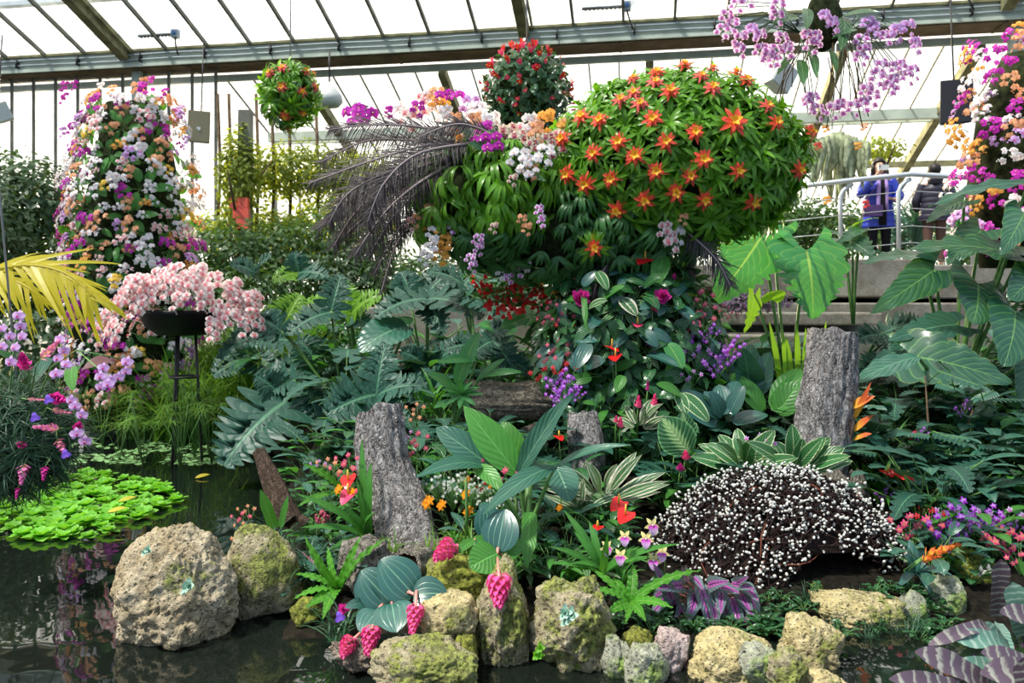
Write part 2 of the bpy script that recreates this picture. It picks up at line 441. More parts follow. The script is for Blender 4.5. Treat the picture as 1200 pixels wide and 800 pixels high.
M['speaker_haze'] = plain('hazy backlit speaker', (.35, .30, .20), .6)  # tan puts the hazy backlight into the cabinet colour
M['speaker_white'] = plain('white speaker', (.62, .64, .62), .5)
M['logo'] = plain('white badge', (.85, .85, .85), .5)
M['blue'] = plain('blue motor', (.05, .25, .6), .4)
M['paint'] = plain('pale green paint', (.50, .56, .50), .6, var=.12, scale=3)
M['paintdirty'] = plain('weathered timber', (.22, .21, .12), .8, var=.35, scale=5)
M['bar'] = plain('glazing bar', (.20, .20, .17), .6, var=.2, scale=4)
M['beamunder'] = plain('brown beam soffit', (.16, .12, .085), .8, var=.25, scale=3)
M['conduit'] = plain('grey conduit', (.33, .38, .43), .4)

def glassmat():
    k = N('greenhouse glass')
    d = k.n('BsdfDiffuse'); k.set(d.inputs[0], (.75, .80, .82))
    t2 = k.n('BsdfTranslucent'); k.set(t2.inputs[0], (.80, .86, .90))
    t = k.n('BsdfTransparent'); k.set(t.inputs[0], (.93, .96, .96))
    a = k.n('MixShader'); a.inputs[0].default_value = .75; k.l(d.outputs[0], a.inputs[1]); k.l(t2.outputs[0], a.inputs[2])
    b = k.n('MixShader'); k.set(b.inputs[0], k.rng(k.noise(1.3, 5, .65), .35, .75, .05, .38))
    k.l(t.outputs[0], b.inputs[1]); k.l(a.outputs[0], b.inputs[2])
    g = k.n('BsdfGlossy'); g.inputs['Roughness'].default_value = .05
    c = k.n('MixShader'); c.inputs[0].default_value = .04; k.l(b.outputs[0], c.inputs[1]); k.l(g.outputs[0], c.inputs[2])
    return k.surf(c.outputs[0])
M['glass'] = glassmat()

def concretemat():
    k = N('weathered concrete'); f = k.noise(3, 6, .7); g = k.noise(40, 4, .6)
    c = k.mix(k.rng(f, .35, .65), (.19, .17, .14), (.36, .34, .30)); c = k.mix(k.rng(g, .3, .7, .4, 0), c, (.14, .12, .09))
    p = k.bsdf(c, .9, .2); k.l(k.bump(g, .5, .01), p.inputs['Normal']); return k.surf(p.outputs[0])
M['concrete'] = concretemat()

def watermat():
    k = N('pond water'); p = k.bsdf((.006, .009, .007), .015, .8); p.inputs['IOR'].default_value = 1.45
    n = k.noise(2.2, 2, .5); k.l(k.bump(n, .06, .05), p.inputs['Normal']); return k.surf(p.outputs[0])
M['water'] = watermat()
# ---- camera, sky, sun ---------------------------------------------------------
cam = bpy.data.cameras.new('camera'); co = bpy.data.objects.new('camera', cam); COL.objects.link(co)
cam.sensor_width = 36; cam.lens = 27; cam.shift_y = -50 / 1200
co.location = (0, 0, EYE); co.rotation_euler = (PI / 2, 0, 0)
cam.clip_end = 200
cam.dof.use_dof = True; cam.dof.focus_distance = 4.4; cam.dof.aperture_fstop = 3.2
sc = bpy.context.scene; sc.camera = co
vs_ = sc.view_settings; vs_.view_transform = 'Standard'; vs_.look = 'None'; vs_.gamma = 1.0; vs_.exposure = 0.38
try: vs_.use_curve_mapping = False
except Exception: pass
w = bpy.data.worlds.new('sky'); sc.world = w; w.use_nodes = True
nt = w.node_tree; nt.nodes.clear()
def wn(k, **kw):
    x = nt.nodes.new('ShaderNode' + k)
    for a, b in kw.items(): setattr(x, a, b)
    return x
SUN = V((-.36, .915, .20)).normalized()
tc = wn('TexCoord'); dp = wn('VectorMath', operation='DOT_PRODUCT'); nt.links.new(tc.outputs['Generated'], dp.inputs[0]); dp.inputs[1].default_value = SUN
r1 = wn('MapRange'); nt.links.new(dp.outputs['Value'], r1.inputs[0]); r1.inputs[1].default_value = -.15; r1.inputs[2].default_value = .72; r1.interpolation_type = 'SMOOTHSTEP'
mx = wn('Mix', data_type='RGBA'); nt.links.new(r1.outputs[0], mx.inputs[0]); mx.inputs[6].default_value = (.30, .40, .52, 1); mx.inputs[7].default_value = (1.22, 1.16, 1.04, 1)
sx = wn('SeparateXYZ'); nt.links.new(tc.outputs['Generated'], sx.inputs[0])
r2 = wn('MapRange'); nt.links.new(sx.outputs[2], r2.inputs[0]); r2.inputs[1].default_value = -.05; r2.inputs[2].default_value = .02; r2.inputs[3].default_value = .12; r2.inputs[4].default_value = 1
m2 = wn('Mix', data_type='RGBA', blend_type='MULTIPLY'); m2.inputs[0].default_value = 1; nt.links.new(mx.outputs[2], m2.inputs[6]); nt.links.new(r2.outputs[0], m2.inputs[7])
bg = wn('Background'); nt.links.new(m2.outputs[2], bg.inputs[0]); bg.inputs[1].default_value = 1.35
wo = wn('OutputWorld'); nt.links.new(bg.outputs[0], wo.inputs[0])
sl = bpy.data.lights.new('sun', 'SUN'); sl.energy = 10.0; sl.color = (1.0, .82, .50); sl.angle = math.radians(2.5)
so = bpy.data.objects.new('sun', sl); COL.objects.link(so); so.rotation_euler = SUN.to_track_quat('Z', 'Y').to_euler(); so.location = (-8, 20, 9)
# added second sun lamp: key light from above, on the viewer's side
s2 = bpy.data.lights.new('key_sun', 'SUN'); s2.energy = 5.6; s2.color = (1.0, .945, .84); s2.angle = math.radians(6)
so2 = bpy.data.objects.new('key_sun', s2); COL.objects.link(so2); so2.rotation_euler = V((-.45, -.25, .85)).to_track_quat('Z', 'Y').to_euler(); so2.location = (-3, -2, 12)

# ---- ground and pond ------------------------------------------------------------
def xedge(y):
    pts = [(3.3, -1.25), (3.8, -1.15), (4.6, -1.35), (6, -1.75), (8, -2.3), (9.3, -3.2), (10, -6), (11, -14)]
    if y <= pts[0][0]: return pts[0][1]
    for (a, b), (c, d) in zip(pts, pts[1:]):
        if y <= c: return lerp(b, d, (y - a) / (c - a))
    return -14
def ground(x, y):
    d = min(x - xedge(y), (y - 3.55) * 1.2)
    if d < 0: return max(-.5, d * .9)
    base = lerp(.05, .85, clamp((y - 3.6) / 4.6)) if x > -4 else .2
    if x > -4: base = lerp(base, .3 + .06 * (y - 8), sstep(-1.5, -4, x))
    base += sstep(9.5, 10.5, y) * sstep(-1.5, 1.5, x) * 1.0
    return -.02 + base * clamp(d / .5) ** .6 + .04 * noise.noise(V((x, y, 0)) * 1.3)
mb = MB(); nx, ny = 150, 120; X0, X1, Y0, Y1 = -16, 16, 1.0, 27.0
vs = []; 
for j in range(ny + 1):
    y = lerp(Y0, Y1, (j / ny) ** 1.5)
    for i in range(nx + 1):
        x = lerp(X0, X1, i / nx); vs.append((x, y, ground(x, y)))
mb.add(vs, [(j * (nx + 1) + i, j * (nx + 1) + i + 1, (j + 1) * (nx + 1) + i + 1, (j + 1) * (nx + 1) + i) for j in range(ny) for i in range(nx)])
struct('ground', mb, [M['soil']], True)
mb = MB(); mb.add([(-16, .2, 0), (16, .2, 0), (16, 11, 0), (-16, 11, 0)], [(0, 1, 2, 3)])
struct('water', mb, [M['water']])

# ---- glasshouse ------------------------------------------------------------------
P0 = V((0, 15.25, 0)); BD = V((.9867, -.1628, 0)); AD = V((.1628, .9867, 0))
def gh(s, d, z): return P0 + BD * s + AD * d + V((0, 0, z))
def prism(mb, s0, s1, d0, d1, z0, z1, mat=0):
    vs = [gh(s, d, z) for z in (z0, z1) for d in (d0, d1) for s in (s0, s1)]
    mb.add(vs, [(0, 2, 3, 1), (4, 5, 7, 6), (0, 1, 5, 4), (2, 6, 7, 3), (0, 4, 6, 2), (1, 3, 7, 5)], mat)
SL, SR = -15.0, 13.0
mb = MB()
prism(mb, SL, SR, 0, .7, 6.60, 6.64, 1); prism(mb, SL, SR, 0, .06, 6.6, 6.93); prism(mb, SL, SR, -.05, .0, 6.6, 6.66); prism(mb, SL, SR, -.06, .7, 6.93, 6.98, 2)
for k in range(12): 
    s = SL + 1 + k * 2.3
    prism(mb, s, s + .05, .06, .64, 6.57, 6.6, 1)
struct('beam', mb, [M['paint'], M['beamunder'], M['paintdirty']])
mb = MB(); prism(mb, SL, SR, .70, .78, 6.42, 6.56); struct('trim_1', mb, [M['paint']])
# upper roof: rises from the beam towards and over the viewer
RZ = .384
def up(s, t, o=0): return gh(s, -t, 6.98 + RZ * t + o)
bay = .97; s_ref = .25
def glasspane(mb, a, b, c, d): mb.add([a, b, c, d], [(0, 1, 2, 3)])
mb = MB(); n = 28
for i in range(-15, 13):
    s = s_ref + i * bay
    for t0, t1 in ((0, 5.2), (5.25, 10.5), (10.55, 16)):
        glasspane(mb, up(s + .02, t0), up(s + bay - .02, t0), up(s + bay - .02, t1), up(s + .02, t1))
g = struct('ceiling', mb, [M['glass']]); g['label'] = 'glazed roof panes over the beam'
k_ = N('outer shading strip'); tl = k_.n('BsdfTranslucent'); k_.set(tl.inputs[0], k_.mix(k_.rng(k_.noise(2.5, 5, .7), .3, .7), (.10, .15, .26), (.40, .46, .56))); tp = k_.n('BsdfTransparent'); mm = k_.n('MixShader'); mm.inputs[0].default_value = .62
k_.l(tp.outputs[0], mm.inputs[1]); k_.l(tl.outputs[0], mm.inputs[2]); M['shadestrip'] = k_.surf(mm.outputs[0])
mb = MB()
for i in range(-15, 13):
    s = s_ref + i * bay
    for t0, t1 in ((.28, .46), (1.05, 1.2)): glasspane(mb, up(s + .02, t0, .04), up(s + bay - .02, t0, .04), up(s + bay - .02, t1, .04), up(s + .02, t1, .04))
struct('ceiling_shading', mb, [M['shadestrip']])  # added blue grey strips; their colour imitates blurred shading on the panes
for i in range(-15, 13):
    s = s_ref + i * bay; mb = MB(); heavy = i % 9 == 0
    if heavy: bar(mb, up(s, 0, -.12), up(s, 16, -.12), .20, .26); bar(mb, up(s + .16, 0, -.05), up(s + .16, 16, -.05), .035, .1)
    else: bar(mb, up(s, 0, -.03), up(s, 16, -.03), .05, .085)
    struct('trim_2', mb, [M['paintdirty'] if heavy else M['bar']])
mb = MB()
for t in (5.2, 10.5): bar(mb, up(SL, t, -.05), up(SR, t, -.05), .08, .1)
struct('trim_3', mb, [M['paint']])
# outer rails of the next bay seen through the panes
mb = MB(); bar(mb, up(SL, .75, .55), up(SR, .75, .55), .16, .10); bar(mb, up(SL, 2.2, .9), up(SR, 2.2, .9), .2, .1)
struct('trim_11', mb, [plain('blue grey outer rail', (.42, .50, .60), .7)])
# lower roof beyond the beam, sloping down and away
LS = -6.6
def lo(s, d, o=0): return gh(s, d, 6.55 - .39 * (d - .75) + o)
mb = MB(); b2 = .62; nlo = int((SR - LS) / b2)
for i in range(nlo):
    s = LS + i * b2
    for d0, d1 in ((.8, 2.75), (3.2, 4.9), (5.0, 7.7)):
        glasspane(mb, lo(s + .01, d0), lo(s + b2 - .01, d0), lo(s + b2 - .01, d1), lo(s + .01, d1))
struct('ceiling_1', mb, [M['glass']])
for i in range(nlo + 1):
    s = LS + i * b2; mb = MB()
    hv = i in (3, 8, 15, 21, 25)
    if hv: bar(mb, lo(s, .8, -.1), lo(s, 7.7, -.1), .16, .2)
    else: bar(mb, lo(s, .8, -.02), lo(s, 7.7, -.02), .03, .04)
    struct('trim_4', mb, [M['paintdirty'] if hv else M['bar']])
mb = MB(); prism(mb, LS, SR, 2.76, 2.9, 5.5, 5.72); prism(mb, LS, SR, 3.1, 3.2, 5.5, 5.64); struct('trim_5', mb, [M['paint']])
mb = MB(); prism(mb, LS, SR, 4.9, 5.0, 4.8, 4.94, 0); prism(mb, LS, SR, 7.65, 7.8, 3.7, 3.86, 0); struct('trim_6', mb, [M['paintdirty']])
# glass walls
mb = MB()
for i in range(int((LS - SL) / .56)):
    s = SL + i * .56; glasspane(mb, gh(s + .02, .4, 0), gh(s + .54, .4, 0), gh(s + .54, .4, 6.6), gh(s + .02, .4, 6.6))
struct('window_1', mb, [M['glass']])
for i in range(int((LS - SL) / .56) + 1):
    s = SL + i * .56; mb = MB(); bar(mb, gh(s, .4, 0), gh(s, .4, 6.6), .05, .05, 0, BD); struct('trim_7', mb, [M['bar']])
mb = MB()
for z in (3.3,): bar(mb, gh(SL, .4, z), gh(LS, .4, z), .06, .08)
struct('trim_8', mb, [M['paint']])
mb = MB()
for i in range(nlo):
    s = LS + i * b2; glasspane(mb, gh(s + .01, 7.7, 0), gh(s + b2 - .01, 7.7, 0), gh(s + b2 - .01, 7.7, 3.8), gh(s + .01, 7.7, 3.8))
struct('window_2', mb, [M['glass']])
for i in range(0, nlo + 1):
    s = LS + i * b2; mb = MB(); bar(mb, gh(s, 7.7, 0), gh(s, 7.7, 3.8), .05, .05, 0, BD); struct('trim_9', mb, [M['bar']])
mb = MB(); glasspane(mb, gh(LS, .4, 0), gh(LS, 7.7, 0), gh(LS, 7.7, 3.8), gh(LS, .4, 6.6)); struct('window_3', mb, [M['glass']])
for d in (1.8, 3.2, 4.6, 6.0):
    mb = MB(); bar(mb, gh(LS, d, 0), gh(LS, d, 6.6 - .39 * d), .06, .06); struct('trim_10', mb, [M['bar']])
# posts that carry the beam
for s_, w_ in ((-8.42, .2), (.22, .2), (9.3, .2)):
    mb = MB(); bar(mb, gh(s_, .35, 0), gh(s_, .35, 6.6), w_, w_, 0, BD); struct('column', mb, [M['paint']])
# conduits clipped to the beam face
for z in (6.74, 6.85):
    mb = MB(); pts = [gh(SL + (SR - SL) * k / 40, -.05, z + .012 * math.sin(k * 1.3)) for k in range(41)]; tube(mb, pts, .016, 6)
    solo('conduit', mb, [M['conduit']], 'grey cable conduit running along the beam, %s of the two' % ('lower' if z < 6.8 else 'upper'), 'pipe', 'conduits on the roof beam')
for k in range(17):
    mb = MB(); s = -12.6 + k * 1.5
    box(mb, (0, 0, 0), (.03, .09, .19)); tube(mb, [(0, -.045, .11), (0, -.09, .09), (0, -.09, .05)], .008, 5)
    o = link('cable_clip', mb.mesh('cable_clip', [M['black']]), None, T(gh(s, -.045, 6.795)) @ rz(-.163))
    tag(o, 'small black clip holding the conduits to the beam', 'clip', 'cable clips along the roof beam')
# window motors with rack arms
for (x, y, sgn, lab) in ((217, 50, -1, 'blue window motor with rack arm above the orchid column at the beam'), (735, 19, -1, 'blue window motor with rack arm above the orange bromeliads'), (1121, 1, -1, 'blue window motor above the dark hanging speaker')):
    s = ((x - 600) / F) * 15.25; s = s / (.9867 + (x - 600) / F * .1628)
    p = up(s, .35, .02); t = thing('window_motor', lab, 'motor', p)
    c = MB(); box(c, (0, 0, 0), (.14, .12, .17), 0, T(p) @ rz(-.163)); box(c, (.0, -.07, .02), (.06, .03, .10), 1, T(p) @ rz(-.163)); part('housing', c, [M['conduit'], M['blue']], t, False)
    c = MB(); bar(c, p + BD * -.08, p + BD * -.85, .045, .045, 0)
    for q in range(9): box(c, (0, 0, -.03), (.03, .03, .03), 0, T(p + BD * (-.14 - q * .08)))
    part('rack_arm', c, [M['black']], t, False)
    c = MB(); tube(c, [p + V((0, 0, -.08)), p + V((.02, -.05, -.2)), p + V((.06, -.08, -.35)), p + V((.1, -.1, -.47))], .018, 6); part('cable', c, [M['black']], t)
# speakers
def speaker(px, py, Y, w, h, mat, lab, rot=0, badge=True, roll=0):
    p = at(px, py, Y); t = thing('loudspeaker', lab, 'speaker', p)
    Mx = T(p) @ rz(rot) @ ry(roll) @ rx(.12)
    c = MB(); d = w * .6
    vs = [(-w / 2, -d / 2, -h / 2), (w / 2, -d / 2, -h / 2), (w * .36, d / 2, -h / 2), (-w * .36, d / 2, -h / 2)]
    vs += [(a, b, -z) for a, b, z in vs]
    c.add(vs, [(3, 2, 1, 0), (4, 5, 6, 7), (0, 1, 5, 4), (1, 2, 6, 5), (2, 3, 7, 6), (3, 0, 4, 7)], 0, None, Mx); part('cabinet', c, [mat], t, False)
    c = MB(); box(c, (0, -d / 2 - .008, 0), (w * .93, .015, h * .95), 0, Mx)
    part('grille', c, [mat], t, False)
    if badge: 
        c = MB(); box(c, (0, -d / 2 - .018, -h * .05), (w * .16, .006, w * .10), 0, Mx); box(c, (0.01, -d / 2 - .018, -h * .10), (w * .10, .006, w * .05), 0, Mx); part('badge', c, [M['logo']], t, False)
    c = MB(); tube(c, [Mx @ V((0, .02, h / 2)), Mx @ V((0, 0, h / 2)) + V((0, .1, 1.2))], .012, 6); part('hanger', c, [M['black']], t)
speaker(235, 149, 13, .36, .52, M['speaker_haze'], 'tan backlit loudspeaker hanging beside the tall left orchid column', .15, True, .06)
speaker(1118, 120, 10, .38, .55, M['speaker'], 'dark grey loudspeaker hanging in front of the glazed roof', -.25, True, -.02)
speaker(914, 90, 10.5, .34, .36, M['speaker_white'], 'white loudspeaker tilted behind the hanging orchids', .5, False, .5)
speaker(3, 132, 13, .28, .30, M['speaker_white'], 'white loudspeaker cut by the picture edge above the evergreens', .3, False, -.4)
t = thing('lamp', 'white globe lamp hanging behind the red bromeliad basket', 'lamp', at(386, 110, 12.5))
c = MB(); lathe(c, [(.02, .22), (.05, .2), (.12, .1), (.2, .0), (.22, -.1), (.15, -.18), (.02, -.2)], 20, 0, T(at(386, 112, 12.5))); part('lamp_shade', c, [M['speaker_white']], t)
c = MB(); tube(c, [at(386, 97, 12.5), at(386, 60, 12.5)], .015); part('cord', c, [M['black']], t)

# ---- terraces of concrete ----------------------------------------------------------
def slab(n, x0, x1, y0, y1, z0, z1, m='concrete'):
    mb = MB(); box(mb, ((x0 + x1) / 2, (y0 + y1) / 2, (z0 + z1) / 2), (x1 - x0, y1 - y0, z1 - z0))
    o = struct(n, mb, [M[m]]); b = o.modifiers.new('bevel', 'BEVEL'); b.width = .02; b.segments = 2
    return o
slab('slab', 2.75, 14, 9.9, 21, 1.6, 2.04)          # walkway
slab('kerb', 3.55, 5.2, 9.65, 10.0, 1.62, 2.10)
slab('terrace_wall', 1.9, 2.75, 9.6, 10.2, 1.75, 2.02)
slab('terrace_wall', 2.5, 6.5, 9.3, 9.8, 1.0, 1.55)
slab('terrace_wall', 1.6, 4.2, 8.7, 9.3, 1.30, 1.44)
slab('terrace_wall', 2.0, 4.2, 8.0, 8.7, .6, 1.22)
slab('terrace_wall', 1.3, 2.4, 8.6, 9.2, .9, 1.33)
slab('planter_wall', -1.75, .4, 8.9, 9.3, .5, 1.50)
slab('planter_wall', -1.9, .5, 8.6, 8.9, .5, 1.02)
slab('kerb', -5.6, -3.9, 9.2, 9.4, -.1, .10, 'concrete')
# railing along the walkway
pr = [(700, 262, 13.0), (840, 232, 11.5), (930, 219, 10.4), (1000, 211, 10.2), (1068, 204, 10.1), (1135, 208, 10.1), (1260, 214, 10.0)]
t = thing('handrail', 'white tubular handrail with wires along the raised walkway', 'railing', at(1068, 300, 10.1))
c = MB(); tube(c, [at(*p) for p in pr], .034, 10); part('top_rail', c, [M['steel']], t)
for (x, y, Y) in ((985, 222, 10.25), (1053, 216, 10.12), (1140, 216, 10.1), (850, 240, 11.3)):
    c = MB(); b = at(x, y, Y); tube(c, [V((b.x, b.y, 2.0)), V((b.x, b.y, b.z - .1)), b + V((.03, 0, -.02)), b + V((.10, 0, .04)), b + V((.16, 0, .07))], .028, 8); part('post', c, [M['steel']], t)
for k, dz in enumerate((.22, .45, .68, .9)):
    c = MB(); tube(c, [at(p[0], p[1] + 0, p[2]) - V((0, 0, dz)) for p in pr[1:]], .006, 4); part('wire', c, [M['wire']], t)
# ---- flowers -------------------------------------------------------------------------
def phal(mb, M0, D=.09, o=0, r=R):
    """moth orchid facing +Z; material slots o petal, o+1 lip, o+2 centre"""
    for a in (0, 2.25, -2.25): leaf(mb, M0 @ rz(a), D * .52, D * .34, 'oval', 3, 1, a0=.15, droop=.5, mat=o)
    for a in (1.35, -1.35): leaf(mb, M0 @ rz(a) @ T(0, 0, .003), D * .52, D * .52, 'round', 4, 1, a0=.2, droop=.6, mat=o)
    leaf(mb, M0 @ rz(PI) @ T(0, 0, .008), D * .25, D * .2, 'oval', 3, 1, a0=1.0, droop=1.2, fold=.6, mat=o + 1)
    blob(mb, (0, 0, .012), D * .06, 5, 3, o + 2, M0)

def star(mb, M0, D=.05, n=5, o=0, prof='lance', w=.32, lip=True):
    for k in range(n):
        leaf(mb, M0 @ rz(2 * PI * k / n + .3), D * .55, D * w, prof, 3, 1, a0=.5, droop=.9, mat=o)
    if lip: leaf(mb, M0 @ rz(PI) @ T(0, 0, .004), D * .4, D * .3, 'round', 3, 1, a0=.6, droop=.8, mat=o + 1)

def spray_mesh(key, nf=6, D=.09, reach=.16, drop=.16, r=None, kind='phal', name='orchid_flowers'):
    """flowers alternating along an arching stem: +Z is outwards, -Y is down"""
    r = r or R; fl = MB(); st = MB(); pts = []
    for i in range(8):
        t = i / 7; pts.append(V((.03 * math.sin(t * 3) * r.uniform(-1, 1), .06 * math.sin(t * PI) - drop * t * t, reach * math.sin(t * PI * .62))))
    tube(st, pts, .004, 4)
    for i in range(nf):
        t = .3 + .7 * i / max(1, nf - 1); q = t * 7; a = int(min(6, q)); p = pts[a].lerp(pts[a + 1], min(1, q - a))
        sd = 1 if i % 2 else -1
        nrm = V((sd * r.uniform(.1, .5), r.uniform(-.3, .3), 1))
        m = frame(p + V((sd * D * .42, r.uniform(-.01, .01), .02)), nrm, (r.uniform(-.25, .25), 1, 0), r.uniform(.85, 1.1))
        phal(fl, m, D) if kind == 'phal' else star(fl, m, D)
    for i in range(2): blob(fl, pts[-1] + V((.01 * i, -.02 - .018 * i, 0)), .008, 5, 3, 0)
    return fl, st

SPRAY = {}
def sprays(key, nf=6, D=.09, reach=.16, drop=.16, kind='phal', nvar=3, tagk=''):
    k = (key, tagk)
    if k not in SPRAY:
        out = []
        for i in range(nvar):
            fl, st = spray_mesh(key, nf, D, reach, drop, random.Random(i * 31 + 5), kind)
            if nf == 2:
                fp = []
                for sd in (-1, 1): f1 = MB(); phal(f1, frame((sd * D * .45, sd * .012 - drop * .5, reach * .9), (sd * .3, .1 * i, 1), (0, 1, 0)), D); fp.append(('flower', f1.mesh('flower', OR[key])))
                out.append(Spec(fp + [('stem', st.mesh('stem', [M['stemdark']]), [])]))
            else: out.append(Spec([('flower_spray', fl.mesh('flower_spray', OR[key]), []), ('stem', st.mesh('stem', [M['stemdark']]), [])]))
        SPRAY[k] = out
    return SPRAY[k]

def rosette(mb, n=16, L=.19, W=.028, pitch=(.25, 1.15), droop=1.3, mat=0, r=R, prof='strap', down=0.0, seg=5, fold=.25, jit=.2):
    """leaves radiating round +Z, inner ones steeper"""
    for i in range(n):
        a = i * 2.39996 + r.uniform(-jit, jit); t = i / n
        leaf(mb, rz(a), L * r.uniform(.8, 1.1) * (1 - .25 * t), W, prof, seg, 1, a0=lerp(pitch[0], pitch[1], t), droop=droop * r.uniform(.7, 1.3) - down * math.cos(a) * -1, fold=fold, mat=mat)

def bract_mesh(r, D=.10, mats=None):
    mb = MB()
    for ring, (n, el, sc_, mt) in enumerate(((7, .15, 1.0, 0), (6, .55, .78, 0), (5, 1.0, .5, 1))):
        for k in range(n):
            leaf(mb, T(r.uniform(-.004, .004), r.uniform(-.004, .004), .05 + ring * .008) @ rz(2 * PI * k / n + ring * .45 + r.uniform(-.1, .1)), D * sc_ * r.uniform(.85, 1.1), D * .30, 'lance', 4, 1, a0=el, droop=.6, fold=.3, mat=mt)
    tube(mb, [(0, 0, 0), (0, 0, .055)], .012, 6, 2)
    return mb.mesh('flower', mats or [M['bract'], M['bract_tip'], M['brom']])

BROM = []; BROMF = []; BROMF2 = []
for i in range(4):
    r = random.Random(40 + i); mb = MB(); rosette(mb, 19, .21, .030, (.15, 1.25), 1.2, 0, r, jit=.5); lm = mb.mesh('foliage', [M['brom']])
    BROM.append(Spec([('foliage', lm)])); BROMF.append(Spec([('foliage', lm), ('flower', bract_mesh(r))])); BROMF2.append(Spec([('foliage', lm), ('flower', bract_mesh(r, .085, [M['bract_pink'], M['bract_tip'], M['brom']]))]))
BDRP = []; BDRPD = []
for i in range(4):       # hanging side: leaves fall towards -Y
    r = random.Random(60 + i); mb = MB()
    for k in range(14):
        a = r.uniform(0, 2 * PI)
        d = V((math.sin(a), math.cos(a) * .6 - .5, r.uniform(.5, 1.1)))
        leaf(mb, frame((0, 0, .0), V((0, .9, 1)) , d) , r.uniform(.16, .25), .028, 'strap', 6, 1, a0=.4, droop=1.9, dp=1.1, fold=.25)
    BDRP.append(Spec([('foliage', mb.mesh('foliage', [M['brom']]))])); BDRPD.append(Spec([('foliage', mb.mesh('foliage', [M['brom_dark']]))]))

# anthurium: glossy heart leaves with spathes
def spathe_parts(r, H=.16, D=.075, mat='anth_red', lean=.5):
    s = MB(); a = r.uniform(0, 6.28); top = V((math.sin(a) * lean * H, math.cos(a) * lean * H, H))
    tube(s, [(0, 0, 0), top * .5 + V((0, 0, .01)), top], .0035, 5)
    f = MB(); fm = frame(top, V((math.sin(a) * .8, -.9, .7)), (0, 0, 1)); leaf(f, fm @ rz(PI) @ T(0, -D * .3, 0), D, D * .95, 'heart', 6, 2, a0=.1, droop=.3, back=.22, fold=.12)
    sp = MB(); tube(sp, [fm @ V((0, 0, 0)), fm @ V((0, .012, D * .3)), fm @ V((0, .02, D * .6))], [.0055, .005, .003], 6)
    return ('stalk', s.mesh('stalk', [M['stem']]), [('spathe', f.mesh('spathe', [M[mat]])), ('spadix', sp.mesh('spadix', [M['spadix']]))])

def leafy(r, n=9, H=.22, L=.15, W=.08, prof='heart', back=.15, mat='anthleaf', lean=.8, fold=.12, droop=.6, m=2, seg=7, rip=(0, 0), lobes=None, stalk=.004, edge=None):
    """plant of stalked leaves, as one foliage mesh with its stalks"""
    mb = MB()
    for i in range(n):
        a = i * 2.4 + r.uniform(-.3, .3); h = H * r.uniform(.45, 1.1); ln = lean * r.uniform(.4, 1.2) * H
        p = V((math.sin(a) * ln, math.cos(a) * ln, h))
        tube(mb, [(0, 0, 0), V((p.x * .4, p.y * .4, h * .6)), p], stalk, 4, 1, False)
        leaf(mb, T(p) @ rz(-a) @ rx(r.uniform(-.2, .5)), L * r.uniform(.75, 1.15), W * r.uniform(.85, 1.1), prof, seg, m, a0=.35, droop=droop + r.uniform(0, .6), back=back, fold=fold, rip=rip, lobes=lobes, ph=r.uniform(0, 6))
    return mb.mesh('foliage', [M[mat], M['stem']])

def clump(r, n=60, L=.4, W=.01, spread=.9, prof='needle', mat='grass', droop=1.2, seg=5, base=.05, up_=.9):
    mb = MB()
    for i in range(n):
        a = r.uniform(0, 6.28); b = V((r.uniform(-base, base), r.uniform(-base, base), 0))
        leaf(mb, T(b) @ rz(a), L * r.uniform(.6, 1.1), W, prof, seg, 1, a0=PI / 2 - abs(r.gauss(0, .35)) * up_, droop=droop * r.uniform(.3, 1.2) * spread, dp=1.3, fold=.3)
    return mb.mesh('foliage', [M[mat]])

ANTH = []
for i in range(4):
    r = random.Random(80 + i)
    lm = leafy(r, 12, .16, .13, .075, lean=.9)
    ANTH.append(Spec([('foliage', lm), spathe_parts(r, .27, .085, 'anth_red'), spathe_parts(r, .25, .08, 'anth_pink'), spathe_parts(r, .23, .075, 'anth_pink')]))
ANTHL = [Spec([('foliage', leafy(random.Random(90 + i), 12, .17, .16, .07, prof='lance', back=0, lean=.9))]) for i in range(4)]
ANTH_BIG = [Spec([('foliage', leafy(random.Random(95 + i), 9, .2, .17, .09, lean=.8)), spathe_parts(random.Random(i), .30, .10, 'anth_red'), spathe_parts(random.Random(i + 9), .24, .09, 'anth_red')]) for i in range(3)]

# small-leaved crowns
def crownmesh(r, n, rad, L, W, mat, prof='oval', shell=.5, name='foliage', seg=3):
    mb = MB()
    for i in range(n):
        d = V((r.gauss(0, 1), r.gauss(0, 1), r.gauss(0, 1))).normalized(); q = lerp(shell, 1, r.random()) 
        b = 1 + .22 * noise.noise(d * 2.1 + V((r.random() * 0 + rad[0], 3, 1)))
        p = V((d.x * rad[0], d.y * rad[1], d.z * rad[2])) * q * b
        leaf(mb, frame(p, d + V((r.uniform(-.8, .8), r.uniform(-.8, .8), r.uniform(.0, .9))), (r.uniform(-1, 1), r.uniform(-1, 1), -.6)), L * r.uniform(.6, 1.2), W, prof, seg, 1, a0=.2, droop=.5)
    return mb.mesh(name, [M[mat]])

def trunkmesh(H, r0, r1, br=4, r=R):
    mb = MB(); tube(mb, [(0, 0, -.2), (.03, 0, H * .4), (-.02, .02, H)], [r0, (r0 + r1) / 2, r1], 8)
    for k in range(br):
        a = k * 2.4; z = H * (.5 + .12 * k)
        tube(mb, [(0, 0, z), (math.cos(a) * H * .2, math.sin(a) * H * .2, z + H * .25)], [r1, r1 * .4], 5)
    return mb.mesh('trunk', [M['woody']])

def mound(r, rad, mat='moss', n=3, seed=0):
    """lumpy moss ball that carries plants"""
    mb = MB(); blob(mb, (0, 0, 0), rad, 28, 18)
    for i, p in enumerate(mb.v):
        p = V(p); mb.v[i] = p * (1 + .10 * noise.noise(p * 4 + V((seed, 0, 0))))
    return mb

